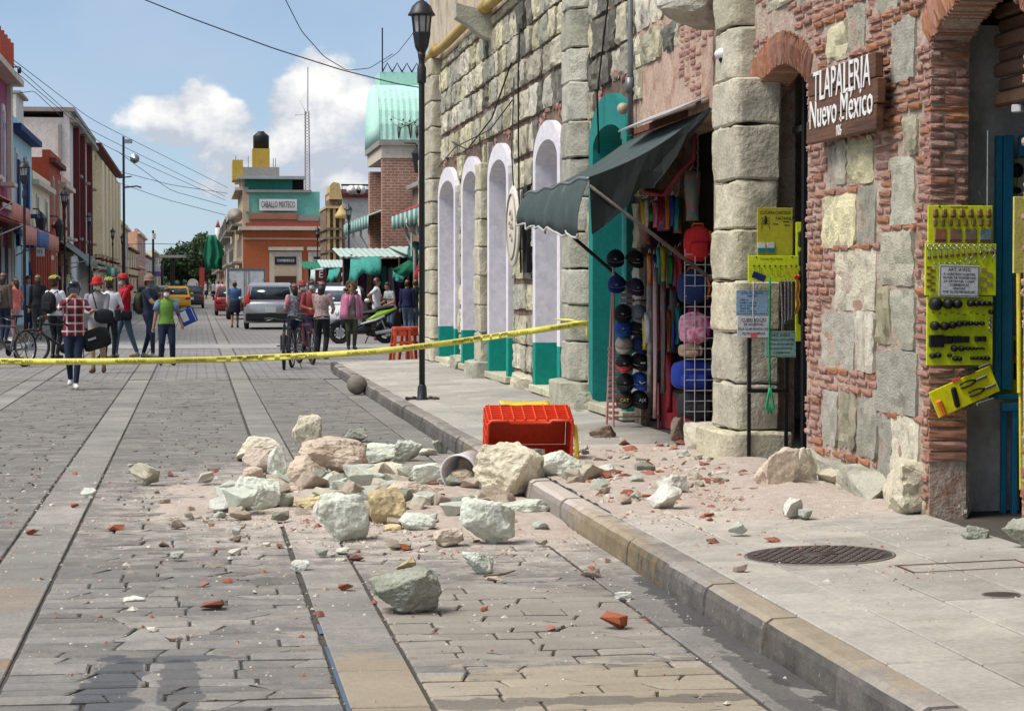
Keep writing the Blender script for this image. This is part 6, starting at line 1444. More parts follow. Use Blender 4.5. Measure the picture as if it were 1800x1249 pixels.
def helmet(t, T4, M1, M2=None, full=False):
 if full:
  m = MB(); rings = []
  for k in range(10):
   a = pi / 2 - (pi / 2 + .95) * k / 9; rings.append([(.118 * cos(a) * cos(2 * pi * i / 20) + 1e-4, .02 + .138 * cos(a) * sin(2 * pi * i / 20) - (.0), .028 + .128 * sin(a)) for i in range(20)])
  m.loft(rings, cap=False, M=T4); keep = [(f, mm, s) for f, mm, s in zip(m.f, m.m, m.s) if not (sum((T4.inverted() @ Vector(m.v[i])).y for i in f) / len(f) < -.055 and sum((T4.inverted() @ Vector(m.v[i])).z for i in f) / len(f) < .058)]
  m.f = [k[0] for k in keep]; m.m = [k[1] for k in keep]; m.s = [k[2] for k in keep]; o = m.build('helmet_shell', M1, t); md = o.modifiers.new('t', 'SOLIDIFY'); md.thickness = .012
  g = [[(.118 * sin(a), .02 - .142 * cos(a), .09 + v) for a in [(-.9 + 1.8 * k / 8) for k in range(9)]] for v in (0, .03, .06)]
  MB().sheet([[(p[0] * (1 - .25 * j / 2), p[1] * (1 - .16 * j / 2), p[2]) for p in r_] for j, r_ in enumerate(g)], .005, M=T4).build('visor', M2, t)
 else:
  m = MB(); rings = []
  for k in range(7): a = pi / 2 * (1 - k / 6.3); rings.append([(.098 * cos(a) * cos(2 * pi * i / 18) + 1e-4, .012 + .128 * cos(a) * sin(2 * pi * i / 18), .05 + .105 * sin(a)) for i in range(18)])
  m.loft(rings, M=T4); m.build('helmet_shell', M1, t)
  for k in range(5): x = -.06 + .03 * k; MB().tube([(x * (1.2), .012 + .12 * sin(a), .058 + .105 * cos(a) * (1 - abs(x) * 3.2)) for a in (-1.2, -.7, -.2, .3, .8, 1.25)], .011, 5, M=T4).build('helmet_rib', M2, t)
def hat(t, T4, M, brim=.05, droop=.02, h=.11, name='hat'):
 MB().lathe([(.094 + brim, .038 - droop), (.093, .045), (.092, .058), (.086, .058 + h * .7), (.06, .058 + h * .92), (.001, .058 + h * .95)], 22, M=T4 @ Matrix.Diagonal((1, 1.15, 1, 1))).build(name, M, t)
def curve_pack(label, loc, w, d, h, M, yaw=0, name='backpack', cat='backpack', straps=True, M2=None):
 t = thing(name, loc, label, cat); t.rotation_euler = (0, 0, yaw); rings = []
 for k in range(9):
  s = k / 8; q = (1 - abs(2 * s - 1) ** 3) ** .4 if 0 < s < 1 else .3
  rings.append([(w / 2 * q * copysign(abs(cos(a * pi / 9)) ** .6, cos(a * pi / 9)), d / 2 * q * copysign(abs(sin(a * pi / 9)) ** .7, sin(a * pi / 9)), h * (s - .5)) for a in range(18)])
 MB().loft(rings).build('bag_body', M, t); MB().box((0, d / 2, -h * .15), (w * .66, .04, h * .36), b=.015).build('pocket', M2 or M, t)
 if straps:
  for s in (-1, 1): MB().tube([(s * w * .28, -d * .4, h * .42), (s * w * .33, -d * .5 - .06, h * .52), (s * w * .36, -d * .5 - .21, h * .36), (s * w * .36, -d * .5 - .20, h * .0), (s * w * .34, -d * .4, -h * .35)], .013, 6).build('strap', M, t)
 return t
def PL(px, py, z=0): q = G(px, py, z); return (q.x, q.y, z)
def W2(t, v): return t.matrix_world @ v if False else Matrix.Translation(t.location) @ Matrix.Rotation(t.rotation_euler.z, 4, 'Z') @ Vector(v)
CL_ = M_CLOTH
M_NAVY = CL_('navy_jeans', (.014, .022, .055)); M_JEAN = CL_('blue_jeans', (.075, .13, .20)); M_BLK = CL_('black_cloth', (.012, .013, .017)); M_KHA = CL_('khaki', (.38, .28, .16)); M_WH = CL_('white_cloth', (.68, .69, .72)); M_GRY = CL_('grey_knit', (.30, .29, .31))
M_BOOT = flat('brown_boot', (.10, .05, .03)); M_WSH = flat('white_shoe', (.6, .6, .58)); M_DSH = flat('dark_shoe', (.02, .02, .022)); M_RSH = flat('red_shoe', (.16, .02, .025))
def plaid():
 M = mat('plaid_shirt', (.34, .014, .022), (.27, .01, .016), scale=9, rough=.85, bump=.2); nt = M.node_tree; N = nt.nodes; L = nt.links; B = N['Principled BSDF']; tc = N.new('ShaderNodeTexCoord'); cur = B.inputs['Base Color'].links[0].from_socket
 for ax, sc, c, th in (('X', 2.6, (.02, .015, .03), .55), ('Z', 2.6, (.02, .015, .03), .55), ('X', 2.6, (.7, .66, .66), .90), ('Z', 2.6, (.7, .66, .66), .90)):
  w = N.new('ShaderNodeTexWave'); w.bands_direction = ax; w.inputs['Scale'].default_value = sc; w.inputs['Phase Offset'].default_value = (2.4 if th > .6 else 0); L.new(tc.outputs['Object'], w.inputs[0])
  r_ = N.new('ShaderNodeMapRange'); L.new(w.outputs[0], r_.inputs[0]); r_.inputs[1].default_value = th; r_.inputs[2].default_value = th + .06; r_.inputs[4].default_value = .62; mx = N.new('ShaderNodeMix'); mx.data_type = 'RGBA'; L.new(r_.outputs[0], mx.inputs[0]); L.new(cur, mx.inputs[6]); mx.inputs[7].default_value = (*c, 1); cur = mx.outputs[2]
 L.new(cur, B.inputs['Base Color']); return M
M_PLAID = plaid()
M_HB = mat('helmet_blue', (.008, .02, .05), (.005, .012, .03), rough=.18, bump=0, spec=.6, coat=.5); M_VIS = mat('visor_dark', (.01, .012, .016), rough=.1, bump=0, spec=.6)
M_YH = flat('helmet_yellow', (.55, .55, .06), .4); M_BH = flat('helmet_black', (.015, .015, .017), .4)
t, T4, up, S, hd = person('person in red plaid shirt and dark motorcycle helmet photographing with both hands', PL(131, 684), 4, 1.58, M_PLAID, M_NAVY, M_WSH, LH=(.05, -.22, 1.47), RH=(-.055, -.22, 1.47), LF=(.02, -.20), RF=(-.06, .14, .05), fem=True, hem=.50, vox=.0105, head=(0, 12), hair='long', wide=1.04, flare=.15)
helmet(t, T4, M_HB, M_VIS, True)
p = W2(t, (0, -.31 * S, 1.57 * S)); ph = thing('phone', p, 'dark phone held up by the person in the plaid shirt and helmet', 'phone'); MB().box((0, 0, 0), (.15, .012, .075), b=.005).build('case', flat('phone_case', (.08, .08, .1), .3), ph); MB().ball((-.05, .008, .02), .012, 8).build('lens', M_EYE, ph)
p = W2(t, (.34 * S, -.02, .80 * S)); bg_ = thing('shoulder_bag', p, 'large black shoulder bag hanging at the hip of the person in the plaid shirt', 'bag'); bg_.rotation_euler = (0, radians(-18), 0)
rings = [[(w_ * copysign(abs(cos(a * pi / 8)) ** .6, cos(a * pi / 8)), .07 * copysign(abs(sin(a * pi / 8)) ** .6, sin(a * pi / 8)), z_) for a in range(16)] for z_, w_ in ((-.15, .15), (-.13, .2), (.0, .22), (.12, .2), (.16, .12))]
MB().loft(rings).build('bag_body', CL_('black_leather', (.012, .013, .014)), bg_); MB().tube([(-.2, 0, .12), (-.34, -.10, .34), (-.42, -.13, .5)], .014, 6).build('strap', MC['cloth_black_leather'], bg_); MB().box((-.05, -.075, .02), (.12, .01, .03)).build('clasp', M_STEEL, bg_)
t, T4, up, S, hd = person('person in red bucket hat, white mask, grey jumper and khaki trousers behind the plaid shirt', PL(172, 655), -8, 1.66, M_GRY, M_KHA, M_BOOT, LH=(.02, -.30, 1.12), RH=(-.10, -.26, 1.08), LF=(.09, .10), RF=(-.06, -.12), hem=.49)
hat(t, T4, flat('hat_red', (.50, .02, .022), .8), .05, .035, .10); mask(t, T4, (.6, .62, .66))
p = W2(t, (.16, -.26, 1.0)); s_ = curve_pack('dark shoulder bag held in front by the person in the red bucket hat', p, .34, .14, .26, M_BLK, 0, 'shoulder_bag', 'bag', False); MB().tube([(-.12, 0, .12), (-.2, .1, .4), (-.12, .22, .52)], .012, 6).build('strap', M_BLK, s_)
t, T4, up, S, hd = person('person in yellow-black cycle helmet and white shirt with black backpack at the bicycles', PL(97, 630), 150, 1.70, M_WH, M_BLK, M_DSH, LH=(-.05, -.35, 1.0), RH=(-.28, -.25, .95), hem=.53)
helmet(t, T4, M_BH, M_YH); curve_pack('black backpack worn by the cyclist in white at the left bicycles', W2(t, (0, .22, 1.17)), .32, .17, .46, M_BLK, radians(150))
t, T4, up, S, hd = person('person in yellow-black cycle helmet and white shirt standing behind the red bucket hat', PL(193, 631), 165, 1.66, M_WH, M_BLK, M_DSH, LH=(.2, -.2, .95), RH=(-.16, -.28, 1.02), hem=.53, LF=(.09, .04), RF=(-.07, -.05))
helmet(t, T4, M_BH, M_YH); s_ = thing('cross_strap_bag', W2(t, (-.19, .05, .92)), 'black bag on a cross strap of the second white-shirted cyclist', 'bag'); MB().box((0, 0, 0), (.12, .24, .26), b=.03).build('bag_body', M_BLK, s_); MB().tube([(0, 0, .1), (.04, .1, .3), (.12, .08, .5)], .012, 6).build('strap', M_BLK, s_)
t, T4, up, S, hd = person('person in red cap, red hooded jacket and blue jeans looking to the left', PL(219, 629), -72, 1.76, CL_('red_hoodie', (.44, .012, .028)), M_JEAN, flat('tan_shoe', (.35, .28, .2)), LH=(.17, -.32, .96), RH=(-.2, -.30, .98), LF=(.07, .24), RF=(-.07, -.16), hem=.55, wide=1.12, hair='short')
hat(t, T4, flat('cap_red', (.42, .02, .025), .7), .004, .005, .09, 'cap'); MB().sheet([[(x, -.10 - y, .06 - y * .2) for y in (0, .04, .075)] for x in (-.06, -.02, .02, .06)], .006, M=T4).build('cap_peak', MC['cap_red'], t); mask(t, T4, (.6, .6, .62))
MB().ball(up(1.44, 0, .10), (.13, .09, .09), 12).build('hood', MC['cloth_red_hoodie'], t)
s_ = thing('waist_bag', W2(t, (.20, -.04, .90)), 'black bag at the waist of the person in the red hooded jacket', 'bag'); MB().box((0, 0, 0), (.28, .14, .20), b=.03).build('bag_body', M_BLK, s_); MB().box((0, -.075, .0), (.18, .02, .10), b=.008).build('pocket', M_BLK, s_)
t, T4, up, S, hd = person('person in brown hat, blue mask and navy shirt with a backpack, facing right', PL(262, 629), 62, 1.72, CL_('navy_shirt', (.018, .03, .055)), M_NAVY, flat('grey_shoe', (.22, .2, .18)), LH=(.12, -.42, 1.06), RH=(-.10, -.40, 1.04), LF=(.06, .16), RF=(-.07, -.13), sleeve='short', hem=.53)
hat(t, T4, flat('hat_brown', (.24, .15, .10), .8), .065, .01, .10); mask(t, T4, (.02, .26, .46)); curve_pack('olive backpack worn by the person in navy shirt and brown hat', W2(t, (0, .22, 1.15)), .30, .18, .46, CL_('olive_pack', (.07, .07, .045)), radians(62))
t, T4, up, S, hd = person('person in green vest, white mask and wide navy trousers carrying a blue folder', PL(293, 642), 6, 1.50, CL_('green_vest', (.15, .29, .05)), M_NAVY, M_DSH, LH=(.33, -.02, .88), RH=(-.30, -.03, .74), LF=(.13, -.02), RF=(-.12, .02), sleeve='short', fem=True, hem=.53, hair='bun', vox=.011, wide=1.06, legw=1.18)
mask(t, T4, (.62, .62, .66))
for s in (-1, 1):
 sh = up(1.375, s * .165); MB().tube([sh + Vector((s * .0, 0, .0)), sh + Vector((s * .06, .0, -.16))], .064, 10).build('shirt_sleeve', CL_('light_blue', (.16, .24, .40)), t)
p = W2(t, (.40, .03, .93)); s_ = thing('blue_folder', p, 'blue and white folder carried under the arm of the person in the green vest', 'folder'); s_.rotation_euler = (0, radians(-24), radians(10))
MB().box((0, 0, 0), (.34, .02, .30), b=.01).build('cover', CL_('folder_blue', (.02, .06, .30)), s_); MB().box((-.05, -.012, .03), (.12, .004, .2)).build('label', M_WH, s_); MB().box((.13, -.012, .0), (.012, .004, .26)).build('stripe', M_WH, s_)
t, T4, up, S, hd = person('person in blue T-shirt and dark shorts walking away beside the silver car', PL(413, 576), 176, 1.68, CL_('blue_tee', (.05, .12, .26)), CL_('dark_shorts', (.012, .014, .03)), M_DSH, LF=(.10, .06), RF=(-.09, -.10), sleeve='short', short=True, hem=.56, vox=.016, wide=1.1)
MB().loft([[Vector((.19 * cos(a * pi / 9) * k, .14 * sin(a * pi / 9) * k, z)) for a in range(18)] for z, k in ((1.0, .9), (.8, 1.0), (.58, 1.04), (.55, 1.0))]).build('shorts', MC['cloth_dark_shorts'], t)
M_FLO = mat('floral_shirt', (.46, .36, .33), (.20, .10, .10), scale=24, rough=.8, bump=.2)
t, T4, up, S, hd = person('person in dusty pink floral shirt and black trousers seen from behind by the bicycles', PL(566, 631), 158, 1.62, M_FLO, M_BLK, M_RSH, LH=(.02, -.28, 1.08), RH=(-.16, -.26, 1.02), LF=(.13, -.06), RF=(-.08, .05), fem=True, hem=.52, hair='long', legw=1.12, wide=1.08)
t, T4, up, S, hd = person('person with pale mask and red top facing the camera behind the bicycles', PL(547, 622), 14, 1.64, CL_('red_vest_top', (.32, .05, .05)), M_NAVY, M_DSH, LH=(.14, -.22, 1.05), RH=(-.12, -.24, 1.05), fem=True, hem=.53, hair='bun'); mask(t, T4, (.34, .45, .50))
M_GING = mat('gingham_shirt', (.42, .42, .46), (.03, .03, .05), scale=20, rough=.8)
t, T4, up, S, hd = person('person in black and white checked shirt with pink sleeve, left of the bicycles', PL(517, 622), -150, 1.58, M_GING, M_NAVY, M_DSH, LH=(.12, -.22, 1.05), RH=(-.2, -.2, 1.0), fem=True, hem=.53, hair='long')
MB().tube([up(1.36, .17), up(1.2, .20), up(1.02, .2, -.06)], [.062, .058, .05], 10).build('pink_sleeve', CL_('pink_sleeve', (.5, .14, .16)), t)
t, T4, up, S, hd = person('person in faded red hat mostly hidden behind the masked person', PL(531, 617), 20, 1.62, CL_('maroon', (.12, .03, .03)), M_BLK, M_DSH, fem=True); hat(t, T4, flat('cap_faded_red', (.30, .05, .045), .8), .03, .02, .09); mask(t, T4, (.5, .5, .52))
t, T4, up, S, hd = person('person with long curly brown hair in a pink jacket, hand to mouth', PL(617, 614), 8, 1.58, CL_('taupe_top', (.25, .20, .165)), CL_('olive_trousers', (.045, .05, .025)), M_DSH, LH=(.24, -.06, .84), RH=(-.03, -.15, 1.40), fem=True, hem=.46, hair='none', wide=1.1, LF=(.08, -.03), RF=(-.06, .03), legw=1.1, flare=.1)
M_CUR = mat('curly_brown_hair', (.17, .085, .04), (.09, .04, .02), scale=24, rough=.7, bump=1., bscale=60); rH = random.Random(4)
m = MB()
for k in range(110):
 a = rH.uniform(0, 2 * pi); z = rH.uniform(-.34, .15); rr = rH.uniform(.4, 1) * (.135 + (.03 if z < 0 else -.35 * max(0, z))); y = .04 + rr * sin(a); x = rr * cos(a) * 1.05
 if y < -.045 and z < .07: continue
 m.ball((x, y, z), rH.uniform(.035, .055), 7)
m2 = MB(); m2.v = [tuple(T4 @ Vector(v)) for v in m.v]; m2.f = m.f; m2.m = m.m; m2.s = m.s; m2.build('curly_hair', M_CUR, t)
M_PNK = CL_('pink_jacket', (.52, .17, .28))
for s in (-1, 1):
 g = [[up(z, s * (.085 + .11 * min(1, u * 1.6)) * k, (-.135 + .30 * max(0, u - .35) * 1.6) * k) for u in (0, .2, .4, .6, .8, 1)] for z, k in ((1.40, .92), (1.28, 1.08), (1.12, 1.12), (.95, 1.2), (.78, 1.26))]
 MB().sheet(g, .012).build('jacket_front', M_PNK, t)
wr, d, s, _p = hd[0]; MB().tube([up(1.375, .17), (up(1.375, .17) + wr) / 2 + Vector((.05, .05, 0)), wr], [.075, .062, .05], 10).build('jacket_sleeve', M_PNK, t)
wr, d, s, _p = hd[1]; el = ik(up(1.375, -.17), wr, .285 * S, .255 * S, Vector((-.55, .6, -.5)))[0]; MB().tube([up(1.375, -.17), el, wr], [.075, .066, .048], 10).build('jacket_sleeve', M_PNK, t)
t, T4, up, S, hd = person('person in white T-shirt standing sideways behind the green motorcycle', PL(662, 598), 78, 1.74, M_WH, M_JEAN, M_RSH, LH=(.12, -.34, 1.12), RH=(-.14, .10, 1.05), sleeve='short', hem=.50, hair='short')
t, T4, up, S, hd = person('person in pale grey shirt leaning behind the white T-shirt at the motorcycle', PL(690, 594), -60, 1.64, CL_('pale_grey_tee', (.40, .44, .44)), M_JEAN, M_DSH, LH=(.1, -.3, 1.0), RH=(-.1, -.34, 1.05), sleeve='short', lean=14)
t, T4, up, S, hd = person('person in dark blue jacket and jeans standing in the shade at the market stall', PL(716, 590), 170, 1.70, CL_('deep_blue', (.015, .02, .07)), M_JEAN, M_DSH, vox=.016)
t, T4, up, S, hd = person('person in dark green jacket and jeans at the stall nearest the lamp post', PL(730, 588), 200, 1.72, CL_('deep_green', (.015, .04, .035)), M_JEAN, M_DSH, vox=.016)
t, T4, up, S, hd = person('person in salmon pink top and trousers with a hand at the face', PL(28, 601, .14), -115, 1.58, CL_('salmon_top', (.62, .16, .13)), CL_('pink_trousers', (.48, .22, .21)), M_WSH, LH=(.10, -.2, 1.42), RH=(-.2, -.15, .98), sleeve='short', fem=True, hair='long', hem=.54)
p = W2(t, (-.24, -.16, .84)); s_ = thing('turquoise_bag', p, 'turquoise and black bag carried by the person in salmon pink', 'bag'); MB().box((0, 0, 0), (.24, .14, .26), b=.03).build('bag_body', CL_('turquoise', (.02, .25, .30)), s_); MB().box((.03, 0, .12), (.2, .15, .06), b=.02).build('bag_top', M_BLK, s_)
t, T4, up, S, hd = person('person in black clothes standing by the red shop front on the left pavement', PL(67, 598, .14), -170, 1.66, M_BLK, CL_('dark_grey_trousers', (.03, .035, .04)), M_DSH, fem=True, hair='long')
t, T4, up, S, hd = person('person in dark clothes with brown bag at the far left edge', PL(7, 604, .14), 150, 1.70, CL_('brown_jacket', (.10, .075, .06)), M_NAVY, M_DSH, hair='long')
p = W2(t, (.1, .22, 1.12)); curve_pack('cream and brown bag slung on the person at the far left edge', p, .3, .14, .34, CL_('cream_bag', (.42, .34, .25)), radians(150), 'shoulder_bag', 'bag', True, CL_('brown_flap', (.12, .06, .04)))
t, T4, up, S, hd = person('person in light blue shirt partly hidden behind the first left lamp post', PL(50, 588, .14), 30, 1.66, CL_('light_blue_shirt', (.20, .30, .46)), M_NAVY, M_DSH, vox=.016)
far0, T4, up, S, hd = person('far person in white shirt on the right pavement beyond the truck', (2.2, 190, .14), 170, 1.7, M_WH, M_NAVY, M_DSH, vox=.022)
for i, (px, Y, lab) in enumerate(((346, 240, 'far person in white walking in the middle of the road'), (362, 215, 'far person in white at the right kerb under the green netting'), (384, 172, 'far person in white between the green netting and the truck'), (376, 200, 'far person in white just left of the truck'), (352, 260, 'farthest person in white at the end of the road'))):
 q = ONY(px, 530, Y); copy_tree(far0, (q.x, Y, 0 if i in (0, 4) else .14), i * 1.3, lab)
# ------------------------------------------------------------------ bicycles, motorcycle, stools, cars
M_TYRE = mat('tyre', (.018, .018, .019), (.03, .03, .03), scale=20, rough=.8, bump=.3); M_ALU = mat('bare_metal', (.42, .42, .43), (.3, .3, .31), scale=20, rough=.35, metal=.8, bump=0)
def bike(label, loc, yaw, frame, accent, steer=0., lean=0., group='bicycles behind the tape'):
 t = thing('bicycle', loc, label, 'bicycle', group); t.rotation_euler = (0, lean, radians(yaw)); Rw = .345
 wf, wr = Vector((0, -.54, Rw)), Vector((0, .54, Rw))
 Rs = Matrix.Translation((0, -.40, 0)) @ Matrix.Rotation(steer, 4, 'Z') @ Matrix.Translation((0, .40, 0))
 def wheel(c, T=Matrix()):
  w = MB(); w.tube([T @ Vector((c.x, c.y + Rw * cos(a * pi / 18) * .95, c.z + Rw * sin(a * pi / 18) * .95)) for a in range(36)], .028, 7, closed=True); o = w.build('tyre', M_TYRE, t)
  MB().tube([T @ Vector((c.x, c.y + .298 * cos(a * pi / 18), c.z + .298 * sin(a * pi / 18))) for a in range(36)], .011, 5, closed=True).build('rim', M_ALU if accent is None else M_BLACK, o)
  s = MB()
  for k in range(20): a = k * pi / 10; s.cyl(T @ (c + Vector((.025 * (1 if k % 2 else -1), 0, 0))), T @ (c + Vector((0, .29 * cos(a), .29 * sin(a)))), .0022, n=4)
  s.build('spokes', M_ALU, o, kind='stuff'); MB().cyl(T @ (c + Vector((-.05, 0, 0))), T @ (c + Vector((.05, 0, 0))), .022, n=8).build('hub', M_ALU, o)
  MB().cyl(T @ (c + Vector((.035, 0, 0))), T @ (c + Vector((.038, 0, 0))), .08, n=16).build('brake_disc', M_ALU, o)
 wheel(wf, Rs); wheel(wr)
 hb, ht, bb, sb, st = Vector((0, -.40, .64)), Vector((0, -.36, .80)), Vector((0, .10, .30)), Vector((0, .26, .78)), Vector((0, .29, .94))
 for n, a, b, r in (('top_tube', ht - Vector((0, 0, .02)), sb - Vector((0, 0, .03)), .021), ('down_tube', hb, bb, .026), ('seat_tube', bb, sb, .021), ('head_tube', hb - Vector((0, 0, .02)), ht + Vector((0, 0, .02)), .026)): MB().cyl(a, b, r, n=10).build(n, frame, t)
 for s in (-1, 1):
  MB().cyl(bb + Vector((s * .03, 0, 0)), wr + Vector((s * .06, 0, 0)), .012, n=6).build('chain_stay', frame, t); MB().cyl(sb + Vector((s * .02, 0, -.05)), wr + Vector((s * .06, 0, 0)), .011, n=6).build('seat_stay', frame, t)
  MB().cyl(Rs @ (hb + Vector((s * .055, .0, -.02))), Rs @ (wf + Vector((s * .055, 0, .0))), .018, .015, n=8).build('fork_leg', accent or M_BLACK, t)
 MB().box(Rs @ (hb + Vector((0, 0, -.03))), (.15, .05, .045), b=.012).build('fork_crown', M_ACR, t)
 MB().cyl(sb, st, .015, n=8).build('seat_post', M_BLACK, t)
 MB().loft([[(w * cos(a * pi / 6), y, .955 + h * sin(a * pi / 6)) for a in range(12)] for y, w, h in ((.14, .018, .018), (.22, .028, .025), (.32, .055, .028), (.40, .075, .026), (.43, .05, .015))]).build('saddle', M_RUB, t)
 MB().cyl(ht, ht + Vector((0, .0, .09)), .016, n=8).build('stem', M_BLACK, t)
 MB().tube([Rs @ Vector(p) for p in ((-.35, -.30, .92), (-.2, -.36, .93), (-.06, -.39, .90), (.06, -.39, .90), (.2, -.36, .93), (.35, -.30, .92))], .013, 8).build('handlebar', M_BLACK, t)
 for s in (-1, 1):
  MB().cyl(Rs @ Vector((s * .24, -.345, .928)), Rs @ Vector((s * .36, -.295, .92)), .018, n=8).build('grip', M_RUB, t); MB().tube([Rs @ Vector(p) for p in ((s * .2, -.38, .92), (s * .27, -.41, .90), (s * .33, -.38, .89))], .007, 5).build('brake_lever', M_ALU, t)
 MB().tube([Rs @ Vector((.15, -.37, .93)), Rs @ Vector((.1, -.50, .85)), Rs @ Vector((.05, -.48, .6)), wf + Vector((.05, 0, .02))], .004, 4).build('brake_cable', M_CABLE, t)
 MB().cyl(bb + Vector((-.05, 0, 0)), bb + Vector((-.045, 0, 0)), .095, n=18).build('chainring', M_BLACK, t)
 for s in (-1, 1):
  e = bb + Vector((s * .085, s * .12, -s * .12)); MB().cyl(bb + Vector((s * .07, 0, 0)), e, .013, n=6).build('crank', M_ALU, t); MB().box(e + Vector((s * .06, 0, 0)), (.1, .07, .02), b=.005).build('pedal', M_RUB, t)
 m = MB(); m.tube([bb + Vector((-.048, -.09, 0)), bb + Vector((-.048, 0, .095)), wr + Vector((-.048, 0, .05)), wr + Vector((-.048, .05, 0)), wr + Vector((-.048, 0, -.05)), wr + Vector((-.048, -.06, -.12)), bb + Vector((-.048, 0, -.095))], .006, 4, closed=True); m.build('chain', M_RUB, t)
 MB().cyl(wr + Vector((.06, -.08, -.02)), Vector((.20, .42, .0)), .009, n=6).build('kickstand', M_BLACK, t)
 return t
M_FR1 = flat('bike_black', (.02, .018, .018), .35); M_FR2 = flat('bike_grey', (.10, .10, .11), .35); M_ACR = flat('bike_red', (.35, .02, .025), .4); M_ACR2 = None; M_FR3 = flat('bike_maroon', (.09, .012, .016), .35)
q = G(508, 650); bike('black mountain bike, left of the two facing the camera behind the tape', (q.x, q.y + .62, 0), -11, M_FR1, M_ACR2, .12)
q = G(541, 641); bike('maroon-framed mountain bike, right of the two facing the camera behind the tape', (q.x, q.y + .62, 0), 12, M_FR3, M_FR1, -.1)
q = G(17, 648); bike('grey mountain bike at the left edge of the road behind the tape', (q.x - .1, q.y + .75, 0), -32, M_FR2, None, .3)
q = G(64, 641); bike('black mountain bike held by the cyclist in white on the left', (q.x + .42, q.y + .35, 0), -72, M_FR1, None, -.3)
mc = thing('motorcycle', G(638, 604) + Vector((0, .1, 0)), 'white, black and lime green motor scooter parked across the street end near the market', 'motorcycle'); mc.rotation_euler = (0, 0, radians(-80)); mc.location.z = 0
M_LGR = mat('lime_paint', (.28, .52, .03), (.24, .46, .03), rough=.3, bump=0, coat=.4); M_WPT = mat('white_paint', (.66, .66, .66), (.6, .6, .6), rough=.3, bump=0, coat=.4); M_BPL = flat('black_plastic', (.016, .016, .018), .4)
for y in (-.62, .62):
 w = MB().tube([(0, y + .235 * cos(a * pi / 14), .285 + .235 * sin(a * pi / 14)) for a in range(28)], .055, 8, closed=True).build('tyre', M_TYRE, mc)
 MB().tube([(0, y + .17 * cos(a * pi / 14), .285 + .17 * sin(a * pi / 14)) for a in range(28)], .018, 6, closed=True).build('rim', M_BPL, w)
 for k in range(5): a = k * 1.2566; MB().cyl((0, y, .285), (0, y + .17 * cos(a), .285 + .17 * sin(a)), .016, n=6).build('wheel_arm', M_BPL, w)
 MB().cyl((.05, y, .285), (.06, y, .285), .11, n=16).build('brake_disc', M_ALU, w)
def shell(name, secs, M, n=14):  # sections (y, zc, half width, half height)
 return MB().loft([[(w * copysign(abs(cos(a * 2 * pi / n)) ** .7, cos(a * 2 * pi / n)), y, z + h * copysign(abs(sin(a * 2 * pi / n)) ** .7, sin(a * 2 * pi / n))) for a in range(n)] for y, z, w, h in secs]).build(name, M, mc)
shell('front_fender', ((-.95, .42, .03, .02), (-.86, .52, .08, .06), (-.65, .60, .09, .06), (-.45, .52, .07, .05)), M_BPL)
shell('leg_shield', ((-.62, .62, .10, .20), (-.52, .78, .22, .28), (-.42, .80, .24, .28), (-.34, .62, .16, .22)), M_BPL)
shell('nose_panel', ((-.70, .74, .05, .12), (-.62, .80, .15, .20), (-.50, .92, .20, .18), (-.40, 1.0, .14, .12)), M_WPT)
shell('headlight', ((-.735, .80, .05, .04), (-.70, .80, .10, .06), (-.66, .80, .11, .07)), mat('lamp_lens', (.5, .5, .5), rough=.1, bump=0))
shell('floor_panel', ((-.40, .36, .12, .08), (-.1, .34, .15, .07), (.2, .40, .16, .12)), M_BPL)
shell('side_panel', ((.0, .58, .12, .08), (.15, .60, .17, .14), (.45, .70, .18, .12), (.75, .82, .12, .07), (.90, .88, .05, .03)), M_BPL)
for s in (-1, 1):
 MB().sheet([[(s * .186, .05, .55), (s * .188, .05, .62)], [(s * .195, .3, .66), (s * .19, .3, .78)], [(s * .18, .6, .78), (s * .17, .6, .88)], [(s * .11, .88, .90), (s * .10, .88, .93)]], .012 * s).build('green_panel', M_LGR, mc)
 MB().sheet([[(s * .18, -.1, .50), (s * .182, -.1, .54)], [(s * .2, .3, .60), (s * .196, .3, .655)], [(s * .19, .55, .71), (s * .185, .55, .76)]], .012 * s).build('white_panel', M_WPT, mc)
 MB().tube([(s * .02, -.42, 1.04), (s * .2, -.36, 1.10), (s * .36, -.26, 1.08)], .016, 6).build('handlebar', M_BPL, mc); MB().ball((s * .3, -.36, 1.24), (.07, .03, .05), 10).build('mirror', M_BPL, mc); MB().cyl((s * .24, -.34, 1.1), (s * .3, -.36, 1.22), .008, n=5).build('mirror_stem', M_BPL, mc)
 MB().cyl((s * .08, -.58, .70), (s * .08, -.62, .30), .022, n=8).build('fork_leg', M_ALU, mc); MB().cyl((s * .13, .62, .30), (s * .14, .45, .68), .02, n=8).build('shock', M_ALU, mc)
MB().loft([[(w * cos(a * pi / 7), y, z + h * sin(a * pi / 7)) for a in range(14)] for y, z, w, h in ((-.12, .74, .06, .03), (.0, .80, .14, .06), (.3, .83, .16, .06), (.38, .90, .15, .06), (.75, .96, .12, .05), (.85, .97, .05, .03))]).build('seat', M_RUB, mc)
shell('engine', ((.1, .30, .08, .08), (.3, .28, .12, .11), (.6, .30, .09, .08)), M_BPL); MB().cyl((.16, .3, .28), (.17, .85, .36), .05, .06, n=10).build('exhaust', M_ALU, mc)
shell('tail_light', ((.86, .90, .06, .03), (.93, .91, .03, .015)), flat('red_lens', (.45, .02, .02), .2)); MB().cyl((-.10, .2, .25), (-.22, .12, 0), .014, n=6).build('kickstand', M_BPL, mc)
